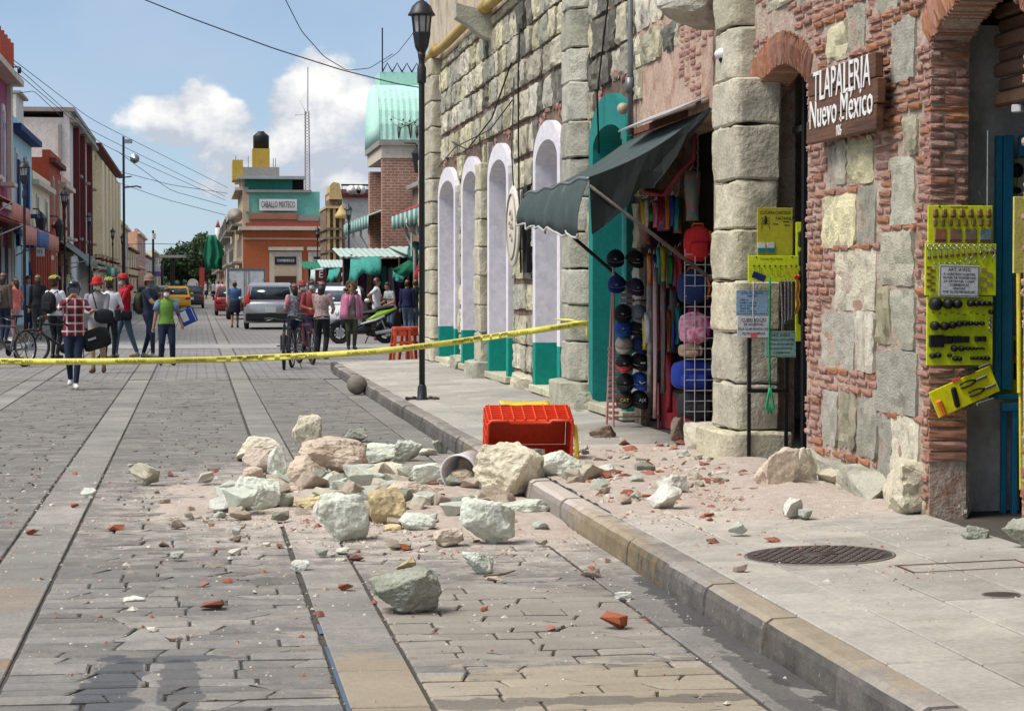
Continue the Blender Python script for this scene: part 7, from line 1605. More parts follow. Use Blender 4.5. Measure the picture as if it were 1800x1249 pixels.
q = W2(mc, (-.12, -.40, 1.12)); he = thing('helmet', q + Vector((-.0, 0, 0)), 'black motorcycle helmet resting on the scooter mirror', 'helmet'); MB().ball((0, 0, .12), (.13, .15, .13), 16).build('shell', M_VIS, he); MB().sheet([[(.125 * sin(a), -.155 * cos(a), z) for a in (-.9, -.45, 0, .45, .9)] for z in (.09, .13, .17)], .006).build('visor', M_HB, he)
M_OR = mat('orange_red_plastic', (.52, .075, .03), (.45, .06, .025), rough=.4, bump=.05)
def stool(loc, label, rz):
 t = thing('stool', loc, label, 'stool', 'plastic stools by the stone corner', rz)
 MB().box((0, 0, .60), (.30, .30, .035), b=.012).build('seat', M_OR, t); MB().box((0, 0, .575), (.31, .31, .03), b=.008).build('skirt', M_OR, t)
 for a in (-1, 1):
  for b_ in (-1, 1): MB().loft([[(a * (x + i * .5), b_ * (x + j * .5), z) for i, j in ((-.05, -.05), (.05, -.05), (.05, .05), (-.05, .05))] for x, z in ((.12, .58), (.145, .3), (.175, .0))], sm=False).build('leg', M_OR, t)
  MB().box((a * .155, 0, .30), (.02, .24, .03), b=.006).build('rung', M_OR, t); MB().box((0, a * .155, .33), (.24, .02, .03), b=.006).build('rung', M_OR, t)
  MB().box((a * .135, 0, .50), (.02, .16, .10), b=.006).build('apron', M_OR, t); MB().box((0, a * .135, .50), (.16, .02, .10), b=.006).build('apron', M_OR, t)
 return t
q = G(706, 633, .16); s0 = stool((q.x, q.y + .1, .155), 'orange-red plastic stool, left and nearer of the two at the stone corner', .1)
copy_tree(s0, (q.x + .22, q.y + .40, .155), .35, 'orange-red plastic stool, right and farther of the two at the stone corner')
def car(label, loc, yaw, L_, Wd, H, paint, kind='suv', plate=True, cat='car', group='cars along the street', zb=.22):
 t = thing('parked_car', loc, label, cat, group); t.rotation_euler = (0, 0, radians(yaw)); w = Wd / 2; y0, y1 = -L_ / 2, L_ / 2; zb_ = H * (.60 if kind == 'suv' else .64)
 def ring(y, w, z0, z1, k=.06): return [(-w + k, y, z0), (w - k, y, z0), (w, y, z0 + k), (w * 1.0, y, (z0 + z1) / 2), (w * .97, y, z1 - k), (w * .97 - k, y, z1), (-w * .97 + k, y, z1), (-w * .97, y, z1 - k), (-w, y, (z0 + z1) / 2), (-w, y, z0 + k)]
 hood = zb_ * .97
 MB().loft([ring(y0, w * .86, zb + .16, zb_ - .10), ring(y0 + .08, w * .95, zb + .05, zb_ - .01), ring(y0 + .4, w, zb, zb_), ring(0, w, zb, zb_), ring(y1 - 1.25, w, zb, zb_), ring(y1 - .9, w * .98, zb, hood - .06), ring(y1 - .2, w * .93, zb + .03, hood * .82), ring(y1, w * .8, zb + .12, hood * .66)]).build('body', paint, t)
 r0 = y0 + (.22 if kind == 'suv' else .35); f0 = y1 - 1.55; rw = w * .80
 cab = [[(-w * .93, y0 + .12, zb_ - .02), (w * .93, y0 + .12, zb_ - .02), (w * .93, y1 - 1.05, zb_ - .02), (-w * .93, y1 - 1.05, zb_ - .02)], [(-rw * 1.03, r0 + .05, H - .10), (rw * 1.03, r0 + .05, H - .10), (rw * 1.03, f0 - .15, H - .10), (-rw * 1.03, f0 - .15, H - .10)], [(-rw * .9, r0 + .22, H), (rw * .9, r0 + .22, H), (rw * .9, f0 - .5, H - .01), (-rw * .9, f0 - .5, H - .01)]]
 MB().loft(cab, sm=False).build('cabin', paint, t)
 Gm = glass()
 lerp = lambda a, b, s: tuple(a[i] + (b[i] - a[i]) * s for i in range(3))
 def pane(i, j, name, off, s0=.14, s1=.90, e0=.07, e1=.93):
  a, b = lerp(cab[0][i], cab[1][i], s0), lerp(cab[0][j], cab[1][j], s0); c, d = lerp(cab[0][i], cab[1][i], s1), lerp(cab[0][j], cab[1][j], s1); of = Vector(off)
  MB().sheet([[Vector(lerp(a, b, e0)) + of, Vector(lerp(a, b, e1)) + of], [Vector(lerp(c, d, e0 + .02)) + of, Vector(lerp(c, d, e1 - .02)) + of]], .02).build(name, Gm, t)
 pane(0, 1, 'rear_window', (0, -.012, .004)); pane(3, 2, 'windscreen', (0, .012, .006)); 
 for i, j, sx in ((1, 2, 1), (0, 3, -1)):
  pane(i, j, 'side_window', (sx * .012, 0, 0), e0=.10, e1=.46); pane(i, j, 'side_window', (sx * .012, 0, 0), e0=.50, e1=.84)
 RL = flat('red_lens', (.45, .02, .02), .2)
 for s in (-1, 1):
  if kind == 'suv': MB().sheet([[(s * w * .80, y0 + .055, zb_ - .16), (s * w * .97, y0 + .12, zb_ - .18)], [(s * w * .78, y0 + .04, zb_ - .02), (s * w * .965, y0 + .13, zb_ - .02)], [(s * rw * .96, r0 + .00, H - .30), (s * rw * 1.06, r0 + .1, H - .30)], [(s * rw * .97, r0 + .05, H - .12), (s * rw * 1.04, r0 + .14, H - .12)]], .03 * s).build('tail_light', RL, t)
  else: MB().box((s * w * .78, y0 + .04, zb_ - .2), (.3, .12, .16), b=.03).build('tail_light', RL, t)
  MB().box((s * w * .68, y1 - .12, hood * .70), (.34, .16, .12), b=.03).build('headlight', MC['lamp_lens'], t)
  MB().ball((s * (w + .10), y1 - 1.35, zb_ + .08), (.10, .06, .07), 10).build('mirror', paint, t)
  MB().box((s * w * 1.0, -.05, zb_ - .14), (.02, .16, .03), b=.006).build('door_handle', paint, t)
  for y in (y0 + .85, y1 - .85):
   o = MB().tube([(s * (w - .10), y + .255 * cos(a * pi / 12), .325 + .255 * sin(a * pi / 12)) for a in range(24)], .085, 8, closed=True).build('wheel', M_TYRE, t)
   MB().cyl((s * (w - .11), y, .325), (s * (w - .02), y, .325), .20, n=16).build('rim', M_ALU, o); MB().cyl((s * (w - .02), y, .325), (s * (w - .012), y, .325), .05, n=8).build('hub', M_BPL, o)
 MB().box((0, y0 + .07, zb + .22), (Wd * .93, .20, .30), b=.05).build('rear_bumper', M_BPL if kind == 'suv' else paint, t); MB().box((0, y1 - .10, zb + .18), (Wd * .82, .18, .24), b=.05).build('front_bumper', M_BPL, t)
 MB().box((0, y1 - .03, hood * .6), (.7, .04, .14), b=.01).build('grille', M_BPL, t)
 if plate: p = MB().box((0, y0 + .0, zb_ - .30), (.36, .05, .17), b=.004).build('number_plate', flat('plate_white', (.6, .6, .58)), t); text('plate_lettering', 'TKA 48 21', .075, p, (0, -.028, 0), (pi / 2, 0, 0), M_INK, .001, .8)
 MB().box((0, y0 + .035, zb_ - .16), (.62, .04, .04), b=.008).build('tailgate_trim', M_ALU, t)
 MB().tube([(-.0, r0 - .035, H - .42), (.25, r0 - .075, H - .47)], .012, 5).build('wiper', M_BPL, t)
 return t
M_SIL = mat('silver_paint', (.40, .40, .415), (.36, .36, .375), rough=.3, metal=.5, bump=0, coat=.4); M_YTX = mat('taxi_yellow', (.62, .34, .02), (.56, .30, .02), rough=.35, bump=0, coat=.3); M_DRD = mat('dark_red_paint', (.20, .015, .02), rough=.3, bump=0, coat=.3); M_BKP = mat('black_paint_car', (.018, .02, .024), rough=.25, bump=0, coat=.4)
q = G(430, 579); car('silver car with black bumper and wide rear window, seen from behind', (q.x + .93, q.y + 2.1, 0), -1, 4.4, 1.84, 1.62, M_SIL)
c = ONY(601, 560, 69); car('white car parked behind the curly haired person, facing the camera', (c.x, 70.5, 0), 172, 3.8, 1.70, 1.50, M_WPT, 'hatch', False)
c = ONY(574, 540, 84); car('black car mostly hidden between the silver and white cars', (c.x, 86, 0), 4, 4.3, 1.8, 1.62, M_BKP)
c = ONY(309, 540, 131); car('orange-yellow taxi driving away beyond the green vest', (c.x, 133, 0), 1, 4.2, 1.7, 1.46, M_YTX, 'sedan', True, 'taxi')
c = ONY(333, 540, 140); car('dark car just right of the orange-yellow taxi', (c.x + .1, 146, 0), 0, 4.2, 1.7, 1.48, M_BKP, 'sedan')
c = ONY(407, 545, 110); car('dark red car parked beyond the truck at the right kerb', (c.x, 112, 0), 0, 4.0, 1.66, 1.45, M_DRD, 'sedan')
for i, (px, Y, M, lab) in enumerate(((262, 150, M_BKP, 'dark parked car on the left behind the person in brown hat'), (282, 175, M_SIL, 'silver parked car far down the left kerb'), (296, 205, M_BKP, 'farthest dark parked car down the left kerb'))):
 c = ONY(px, 540, Y); car(lab, (max(c.x, -3.8), Y, 0), 0, 4.2, 1.7, 1.48, M, 'sedan')
q = G(397, 562); tk = thing('box_truck', (q.x + .92, q.y + 2.5, 0), 'small white box truck seen from behind, beyond the silver car', 'truck'); zt = ONY(430, 471, q.y).z
M_TRW = mat('truck_white', (.62, .63, .64), (.55, .56, .57), rough=.45, bump=.05, dirt=(.4, .4, .39)); w = 1.70
MB().box((0, 0, (zt + .75) / 2), (w, 3.6, zt - .75), b=.02).build('box_body', M_TRW, tk)
for s in (-1, 1):
 MB().box((s * w * .235, -1.82, (zt + .75) / 2 - .02), (w * .44, .04, zt - .95), b=.008).build('rear_door', M_TRW, tk); MB().box((s * (w / 2 - .03), -1.83, (zt + .75) / 2), (.06, .06, zt - .78)).build('frame_bar', MC['grey_metal'], tk)
 MB().cyl((s * .10, -1.86, .85), (s * .10, -1.86, zt - .12), .016, n=6).build('lock_rod', M_ALU, tk); MB().box((s * (w / 2 - .06), -1.87, zt - .5), (.14, .03, .05)).build('hinge', M_ALU, tk); MB().box((s * (w / 2 - .06), -1.87, 1.0), (.14, .03, .05)).build('hinge', M_ALU, tk)
 MB().box((s * (w / 2 - .2), -1.84, .66), (.2, .06, .1), b=.01).build('tail_light', MC['red_lens'], tk)
 for y in (-1.1, 1.7): o = MB().cyl((s * (w / 2 - .22), y, .34), (s * (w / 2 - .0), y, .34), .34, n=18).build('wheel', M_TYRE, tk); MB().cyl((s * (w / 2), y, .34), (s * (w / 2 + .01), y, .34), .18, n=12).build('rim', M_ALU, o)
MB().box((0, -1.83, zt - .04), (w + .02, .07, .08)).build('top_rail', MC['grey_metal'], tk); MB().box((0, -1.6, .62), (w * .95, .3, .16)).build('chassis', M_BPL, tk); MB().box((0, 2.3, 1.1), (w * .95, 1.2, 1.5), b=.1).build('cab', M_TRW, tk); MB().box((0, 2.92, 1.35), (w * .85, .03, .6)).build('windscreen', glass(), tk)
text('lettering', 'CARGA', .10, tk, (-.42, -1.842, 1.2), (pi / 2, 0, 0), flat('truck_print', (.1, .2, .4)), .001)
c = ONY(336, 520, 250); tt = thing('tank_truck', (c.x + .2, 252, 0), 'white round-tanked truck far down the street', 'truck'); MB().cyl((0, -2.5, 1.6), (0, 2.5, 1.6), .62, n=24).build('tank', M_TRW, tt); MB().box((0, 0, .75), (1.2, 5.4, .3)).build('chassis', M_BPL, tt)
for s in (-1, 1):
 for y in (-1.8, 1.8): MB().cyl((s * .4, y, .42), (s * .6, y, .42), .42, n=16).build('wheel', M_TYRE, tt)
# ------------------------------------------------------------------ houses, market, trees and wires beyond
def fm_(n, c, d=None, rough=.85, **k): return mat(n, c, tuple(x * .85 for x in c), scale=.9, rough=rough, bump=.15, bscale=8, dirt=d or tuple(x * .55 for x in c), dscale=1.2, dthr=(.6, .85), **k)
WIN_G = glass('far_glass', (.04, .05, .06), .2); M_FRW = flat('frame_white', (.6, .6, .58)); M_CONC = fm_('concrete', (.32, .30, .27)); M_DKI = flat('shade_and_rail_black', (.02, .02, .022), .9)  # last: near-black standing in for shade inside openings, also used on black ironwork
XL = -6.2
def yl(px): return ONX(px, 500, XL).y
def zl(py, Y): return 1.55 + (500 - py) * Y / 3850
def bx(par, name, c0, c1, M, b=0.): 
 c0, c1 = Vector(c0), Vector(c1); return MB().box((c0 + c1) / 2 - par.location, [abs(x) for x in (c1 - c0)], b=b).build(name, M, par)
def fwin(par, x, y, z0, z1, w, Mf, face=1, sill=True):   # window in a facade that faces +x (face=1) or -x
 f = bx(par, 'window', (x, y - w / 2, z0), (x + .06 * face, y + w / 2, z1), Mf)
 a = Vector((x + .065 * face, y, (z0 + z1) / 2)) - par.location; MB().box(a, (.03, w * .78, (z1 - z0) * .84)).build('pane', WIN_G, f); MB().box(a + Vector((.02 * face, 0, 0)), (.02, .05, (z1 - z0) * .84)).build('glazing_bar', Mf, f)
 return f
def row_house(label, y0, y1, h, M, trim, floors=2, nwin=2, depth=9, corn=.28, Mw=None, x=XL, face=1, door=True, cat='house', grp=None):
 t = thing('town_house', (x - face * depth / 2, (y0 + y1) / 2, .1), label, cat, grp); Mw = Mw or M_FRW
 bx(t, 'wall', (x - face * depth, y0, .05), (x, y1, h), M); bx(t, 'parapet', (x - face * .3, y0 - .02, h), (x + face * .04, y1 + .02, h + .32), M)
 bx(t, 'cornice', (x, y0 - .05, h - .22), (x + face * corn, y1 + .05, h - .02), trim); fh = (h - .2) / floors
 if floors > 1: bx(t, 'string_course', (x, y0 - .02, fh - .1), (x + face * .16, y1 + .02, fh + .08), trim)
 for k in range(floors):
  n = nwin if k else max(1, nwin - (1 if door else 0))
  for i in range(n):
   y = y0 + (y1 - y0) * (i + .5) / n; z = k * fh + (.9 if k else 1.0)
   if k and k < 3: bx(t, 'balcony', (x, y - .75, z - .28), (x + face * .42, y + .75, z - .16), trim)
   fwin(t, x, y, z - (0 if not k else .15), min(z + fh * .58, (k + 1) * fh - .3), 1.0, Mw, face)
 if door: d = bx(t, 'door', (x, y1 - 1.9, .12), (x + face * .07, y1 - .7, 2.4), trim); MB().box(Vector((x + face * .08, y1 - 1.3, 1.2)) - t.location, (.03, .9, 1.8)).build('door_panel', M_DKI, d)
 return t
Y = {k: yl(k) for k in (0, 18, 57, 88, 107, 124, 163, 205)}
M_MAG = fm_('magenta_wall', (.34, .06, .15)); M_CRM = fm_('cream_trim', (.62, .54, .44)); M_LBL = fm_('light_blue_wall', (.44, .66, .76)); M_NVT = fm_('navy_trim', (.02, .05, .16)); M_TER = fm_('terracotta_wall', (.36, .07, .04)); M_SAL = fm_('salmon_wall', (.60, .35, .25)); M_CRY = fm_('cream_yellow_wall', (.80, .68, .46)); M_WHW = fm_('white_wall', (.68, .67, .63)); M_MRN = fm_('maroon_trim', (.13, .025, .025))
t = row_house('magenta house with pale cornices at the left edge', Y[0] - 12, Y[18], 8.4, M_MAG, M_CRM, 2, 3, corn=.5); bx(t, 'quoin_pilaster', (XL, Y[18] - .9, .1), (XL + .14, Y[18] - .1, 8.3), M_CRM)
for k in range(5): bx(t, 'roof_baluster', (XL - .2, Y[18] - .6 - k * 1.2, 8.7), (XL + .2, Y[18] - .3 - k * 1.2, 9.6), M_TER)
t = row_house('light blue house with navy cornice and navy pilaster strips', Y[18] + .05, Y[57], 7.0, M_LBL, M_NVT, 2, 2, corn=.4)
for y in (Y[18] + 2.5, Y[57] - 3.2): bx(t, 'pilaster_strip', (XL, y, 2.9), (XL + .12, y + .8, 5.9), M_NVT)
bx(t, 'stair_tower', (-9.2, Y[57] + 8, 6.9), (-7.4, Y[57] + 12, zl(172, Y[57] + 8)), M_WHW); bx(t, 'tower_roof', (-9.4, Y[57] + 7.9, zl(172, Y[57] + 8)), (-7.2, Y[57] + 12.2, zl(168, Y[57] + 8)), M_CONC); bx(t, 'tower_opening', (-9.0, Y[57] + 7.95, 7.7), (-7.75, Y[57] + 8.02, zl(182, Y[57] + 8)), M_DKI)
MB().tube([Vector((-7.5, 84, 7)) - t.location, Vector((-7.5, 84, 9.9)) - t.location], .03, 5).build('aerial_mast', M_CABLE, t)
for k in range(4): MB().tube([Vector((-8.0 + .25 * k, 84, 9.9 - .1 * k)) - t.location, Vector((-7.6 + .02 * k, 84, 9.5 + .1 * k)) - t.location], .02, 4).build('aerial_rod', M_CABLE, t)
row_house('low cream house between the light blue and red houses', Y[57] + .05, Y[88], 5.6, M_CRY, M_CRM, 2, 2)
row_house('red house with a plain red side wall', Y[88] + .05, Y[107], 7.0, M_TER, M_MRN, 2, 2, Mw=M_SAL)
row_house('salmon house with brown shutters before the tall white house', Y[107] + .05, Y[124], 6.3, M_SAL, M_CRM, 2, 2, Mw=fm_('brown_shutter', (.22, .07, .03)))
t = row_house('tall weathered white house with dark red vertical bands', Y[124] + .05, Y[163], zl(213, Y[124]), M_WHW, M_CONC, 3, 3, corn=.4)
for y in (Y[124] + 3, Y[124] + 9, Y[124] + 17): bx(t, 'vertical_band', (XL, y, 3.2), (XL + .3, y + .9, zl(213, Y[124]) - .3), M_MRN)
bx(t, 'roof_slab', (-11, Y[124] - .2, zl(213, Y[124]) + .3), (XL + .25, Y[163], zl(213, Y[124]) + .5), M_CONC); bx(t, 'side_pipe', (-6.75, Y[124] - .1, 3), (-6.6, Y[124] + .02, zl(225, Y[124])), M_CONC)
t = row_house('tall cream block with maroon cornices on the left', Y[163] + .05, Y[205], zl(255, Y[163]), M_CRY, M_MRN, 4, 5, corn=.55)
for k in range(6): bx(t, 'bay', (XL, Y[163] + 1.5 + k * 6, 3.4), (XL + .55, Y[163] + 4.5 + k * 6, zl(255, Y[163]) - 1), M_CRY)
for i, (a, b_, h, M, lab) in enumerate(((Y[205] + .1, Y[205] + 30, 6.6, M_CRM, 'cream two-storey house just beyond the tall cream block'), (Y[205] + 30.1, Y[205] + 62, 5.0, M_CRY, 'low yellow house far down the left side'), (Y[205] + 62.1, Y[205] + 100, 7.2, M_SAL, 'salmon house far down the left side'), (Y[205] + 100.1, Y[205] + 150, 5.2, M_WHW, 'low white house far down the left side'), (Y[205] + 150.1, Y[205] + 230, 6.5, M_CRY, 'last yellow house at the far left end of the street'))): row_house(lab, a, b_, h, M, M_MRN if i % 2 else M_CRM, 2, 4, corn=.3)
def canopy(name, label, x0, x1, y0, y1, z0, z1, M, val=.35, stripe=None):
 t = thing(name, ((x0 + x1) / 2, (y0 + y1) / 2, (z0 + z1) / 2), label, 'awning'); L_ = t.location; g = []
 for i in range(13): y = y0 + (y1 - y0) * i / 12; g.append([Vector((x0 + (x1 - x0) * u, y, z0 + (z1 - z0) * u - .12 * sin(pi * u) * (i % 4 > 0) + .02 * sin(i * 2.1))) - L_ for u in (0, .25, .5, .75, 1)] + [Vector((x1, y, z1 - val * v - .02 * sin(i * 1.7))) - L_ for v in (.5, 1)])
 MB().sheet(g, .012).build('canvas', M, t)
 for y in (y0, y1): MB().tube([Vector((x0, y, z0 - 1.2)) - L_, Vector((x1, y, z1)) - L_], .025, 5).build('strut', M_ALU, t)
 if stripe: MB().sheet([[p + Vector((.015 if x1 > x0 else -.015, 0, .004)) for p in r_[4:]] for r_ in g[4:9]], .01).build('valance_stripe', stripe, t)
 return t
M_SPK = fm_('salmon_canvas', (.62, .25, .19)); M_TRQ = fm_('turquoise_tarp', (.05, .30, .25)); M_GRT = fm_('green_tarp', (.012, .16, .09)); M_PALE = fm_('pale_tarp', (.40, .50, .46))
canopy('salmon_awning', 'salmon pink awning with a blue stripe over the left pavement', XL, -4.75, 62, 78, zl(378, 70), zl(410, 70), M_SPK, .5, fm_('stripe_blue', (.08, .16, .34)))
canopy('salmon_awning', 'small salmon awning hanging from the magenta house above the larger salmon awning', XL, -5.2, 64, 71, 4.4, 3.9, M_SPK, .5)
canopy('grey_awning', 'grey-green awning sloping out beyond the red house', XL, -4.9, 100, 112, 3.6, 2.6, fm_('grey_canvas', (.16, .20, .17)), .2)
canopy('green_canopy', 'green corrugated canopy over the left pavement behind the red bucket hat', XL, -4.7, 118, 134, 3.0, 2.5, M_GRT, .5, M_PALE)
def lantern_box(name, label, loc): 
 t = thing(name, loc, label, 'lantern'); MB().lathe([(.06, -.45), (.12, -.42), (.22, .2), (.24, .24), (.1, .42), (.03, .5)], 6, sm=False).build('lantern_body', M_LP, t); MB().lathe([(.125, -.36), (.205, .16)], 6, sm=False).build('glass', M_LG, t); MB().tube([(0, 0, .45), (-.1, 0, .6), (-.5, 0, .62)], .03, 5).build('bracket', M_LP, t)
p = ONY(72, 395, 86); lantern_box('wall_lantern', 'big black wall lantern left of the second street lamp', p); p = ONY(105, 405, 96); lantern_box('wall_lantern', 'black wall lantern just left of the second street lamp post', p); p = ONY(74, 392, 80)
t = thing('hanging_sign', ONY(71, 442, 80), 'small white box sign hanging over the left pavement', 'sign'); MB().box((0, 0, 0), (.28, .2, .36), b=.02).build('sign_box', M_FRW, t); text('lettering', '01', .2, t, (0, -.105, 0), (pi / 2, 0, 0), M_INK, .002); MB().box((-.4, 0, .2), (.9, .03, .03)).build('arm', M_CABLE, t)
t = thing('shop_shutter', (XL + .03, 71.5, .15), 'navy and white folding shop shutters under the salmon awning', 'shutter')
for k in range(8): MB().box((.04, -5.2 + k * 1.3, 1.3), (.08, 1.2, 2.6)).build('shutter_leaf', M_NVT if k % 2 else M_WHW, t)
t = thing('shop_facade', (XL + .03, 88.5, .15), 'dark red shop front with vertical posts on the left pavement', 'shop front')
for k in range(7): MB().box((.12, -4.4 + k * 1.4, 1.5), (.22, .35, 3.0)).build('post', M_TER, t)
MB().box((.1, -.2, 3.2), (.3, 9.6, .7)).build('fascia', M_MRN, t)
t = thing('clothes_rack', (-5.4, 96, .14), 'rack of hanging clothes on the left pavement beyond the red shop front', 'rack')
for k in range(8): MB().loft([[(.16 * q * cos(a * pi / 4), -1.4 + k * .4 + .05 * q * sin(a * pi / 4), z) for a in range(8)] for z, q in ((.7, 1), (1.4, 1.1), (1.75, .5))]).build('garment', M_CLOTH('rackcloth_%d' % (k % 5), [(.4, .4, .1), (.45, .45, .47), (.04, .05, .12), (.35, .05, .06), (.06, .25, .22)][k % 5]), t)
MB().cyl((0, -1.7, 1.8), (0, 1.9, 1.8), .02, n=6).build('rail', M_ALU, t)
for y in (-1.7, 1.9): MB().cyl((0, y, 0), (0, y, 1.8), .02, n=6).build('upright', M_ALU, t)
def bush(name, label, cat, loc, r, h, n, seed, M, trunk=.0, kind=None, grp=None, leaf=.3, clumps=26):
 rb = random.Random(seed); t = thing(name, loc, label, cat, grp) if not kind else None; m = MB(); tk = MB(); cs = []
 for k in range(clumps):
  a = rb.uniform(0, 6.28); q = sqrt(rb.random()); z = rb.uniform(0, 1); w = r * (.45 + .55 * sin(pi * min(1, z * .9 + .1))); cs.append((Vector((cos(a) * q * w, sin(a) * q * w, trunk + z * (h - trunk))), rb.uniform(.16, .34) * r))
 for c, s in cs:
  for _ in range(n // clumps):
   d = Vector((rb.gauss(0, 1), rb.gauss(0, 1), rb.gauss(0, .8))).normalized() * s * rb.uniform(.55, 1.1); p = c + d; u = Vector((rb.gauss(0, 1), rb.gauss(0, 1), rb.gauss(0, 1))).normalized(); w_ = u.cross(Vector((rb.gauss(0, 1), rb.gauss(0, 1), rb.gauss(0, 1)))).normalized(); l = leaf * rb.uniform(.6, 1.3)
   m.add([p - u * l, p + w_ * l * .5, p + u * l, p - w_ * l * .5], [(0, 1, 2, 3)])
  if trunk: tk.tube([Vector((0, 0, trunk * .6)), Vector((c.x * .3, c.y * .3, trunk + (c.z - trunk) * .4)), c], [r * .045, r * .03, r * .012], 5)
 if kind: return m.build(name, M, None, loc, label=label, cat=cat, kind=kind)
 m.build('crown', M, t, kind='stuff')
 tk.tube([(0, 0, -.1), (.03 * r, 0, trunk * .5), (0, 0, trunk)], [r * .09, r * .07, r * .06], 8) if trunk else tk.cyl((0, 0, 0), (0, 0, h * .5), .03)
 tk.build('trunk', mat('bark', (.12, .09, .065), (.07, .055, .04), scale=8), t); return t
M_LEAF = mat('tree_leaf', (.06, .10, .035), (.03, .055, .02), scale=.8, rough=.7, bump=0, rand=.1); M_LEAF2 = mat('hill_leaf', (.055, .085, .045), (.035, .055, .03), scale=.05, rough=.8, bump=0)
bush('potted_plant', 'yellow-green potted plant on the left pavement by the red shop front', 'plant', (-5.3, 74, .14), .35, .9, 500, 4, mat('plant_leaf', (.22, .30, .03), (.12, .2, .02)), 0, leaf=.08)
def pole(px, py, Yb, r, label, X=None):
 p = ONY(px, py, Yb); t = thing('utility_pole', (p.x, Yb, .1), label, 'pole'); MB().cyl((0, 0, 0), (0, 0, p.z - .1), r, r * .8, n=8).build('shaft', M_LP, t); return t, p.z - .1
t, h = pole(217, 240, 140, .09, 'tall thin dark pole with loudspeakers above the left lamps'); MB().lathe([(.02, 0), (.3, .35)], 12, M=Matrix.Translation((.7, 0, h - 1.4)) @ Matrix.Rotation(pi / 2, 4, 'X')).build('loudspeaker', M_ALU, t); MB().box((.3, 0, h - .3), (.5, .3, .25)).build('camera_box', M_ALU, t)
MB().tube([(0, 0, h - 3.2), (.8, 0, h - 3.1), (1.1, 0, h - 3.2)], .05, 5).build('arm', M_LP, t); MB().tube([(-.3, 0, h - 2.6), (.5, 0, h - 2.5)], .04, 5).build('arm', M_LP, t)
t, h = pole(269, 405, 230, .14, 'thin dark pole with a pale top far down the street'); MB().cyl((0, 0, h - .9), (0, 0, h - .3), .28, n=8).build('pole_head', M_FRW, t)
t, h = pole(303, 440, 330, .35, 'pale concrete utility pole far down the street'); bx(t, 'cross_arm', (t.location.x - 3, 329, h - 1), (t.location.x + 3, 331, h - .6), M_CONC)
t, h = pole(285, 462, 300, .22, 'short white pole beside the far purple billboard')
t = thing('billboard', ONY(277, 475, 320), 'white and purple billboard far down the left side', 'billboard'); MB().box((0, 0, 0), (1.7, .3, 1.9)).build('panel', M_FRW, t); MB().box((.2, -.17, -.5), (1.2, .1, .7)).build('purple_print', flat('purple', (.22, .10, .45)), t); MB().box((.5, -.17, .4), (.2, .1, .6)).build('dark_print', M_INK, t)
for x in (-.5, .5): MB().cyl((x, .05, -3.6), (x, .05, -.9), .08, n=6).build('leg', M_CONC, t)
def pb(par, name, x0, y0, x1, y1, Yf, d, M, b=0.):
 A, B = ONY(x0, y1, Yf), ONY(x1, y0, Yf); return MB().box(Vector(((A.x + B.x) / 2, Yf + d / 2, (A.z + B.z) / 2)) - wloc(par), (B.x - A.x, d, B.z - A.z), b=b).build(name, M, par)
M_ORG = fm_('orange_wall', (.47, .13, .05)); M_TQW = fm_('turquoise_wall', (.20, .56, .46), (.42, .42, .36)); M_GRC = mat('green_corrugated', (.05, .30, .23), (.04, .24, .19), scale=2, bump=0, wave=('X', 3.2, (.03, .18, .14), .7)); M_YLW = fm_('yellow_wall', (.55, .36, .06)); M_PEA = fm_('pale_peach', (.56, .44, .32))
YF = 150; A = ONY(428, 500, YF); B = ONY(575, 500, YF)
t = thing('corner_house', ((A.x + B.x) / 2, YF + 6, .0), 'orange corner house with turquoise upper storey, name board and yellow tank tower', 'building')
pb(t, 'wall', 428, 400, 582, 541, YF, 14, M_ORG); pb(t, 'cornice', 420, 398, 585, 404, YF - .5, 14, M_CRM); pb(t, 'string_course', 428, 418, 582, 421, YF - .12, .2, M_SAL); pb(t, 'tile_band', 437, 384, 580, 393, YF + .4, 10, fm_('clay', (.34, .20, .13))); pb(t, 'tile_roof', 432, 392, 583, 398, YF - .2, 12, M_TER)
pb(t, 'upper_parapet', 438, 374, 522, 385, YF + .3, .5, fm_('brick_parapet', (.34, .17, .11))); pb(t, 'grey_parapet', 522, 378, 560, 388, YF + .35, .5, M_CONC)
pb(t, 'upper_wall', 434, 337, 562, 392, YF + .9, 8, M_TQW); pb(t, 'bare_plaster', 432, 337, 438, 372, YF + .8, 7, M_PEA); pb(t, 'eave', 432, 334, 548, 337.5, YF + .5, 9, M_CONC)
s = pb(t, 'name_board', 456, 350, 522, 370, YF + .6, .15, M_WHT); S0 = wloc(s); ps = ONY(489, 360, YF + .55); A2 = ONY(458, 360, YF); B2 = ONY(520, 360, YF)
text('lettering', 'CABALLO MIXTECO', .62, s, MB() and (ps - wloc(s)), (pi / 2, 0, 0), M_INK, .005, (B2.x - A2.x) / (15 * .62 * .62))
pb(t, 'corrugated_screen', 428, 316, 514, 335, YF + 1.2, .3, M_GRC); pb(t, 'open_loft', 514, 314, 534, 334, YF + 1.6, 5, M_DKI); pb(t, 'loft_wall', 424, 312, 430, 337, YF + 1.2, 7, M_PEA); pb(t, 'roof_sheet', 416, 309.5, 536, 314, YF + .4, 9, fm_('roof_sheet', (.42, .43, .42)))
pb(t, 'roof_room', 427, 294, 491, 311, YF + 2, 5, M_CONC); pb(t, 'yellow_block', 409, 281, 427, 316, YF + 2, 4, M_YLW); pb(t, 'tank_tower', 444, 261, 474, 295, YF + 2.5, 2.2, M_YLW)
C0 = ONY(459, 261, YF + 3.6); R1 = (ONY(473, 261, YF + 3.6).x - ONY(445, 261, YF + 3.6).x) / 2; zt = ONY(459, 231, YF + 3.6).z
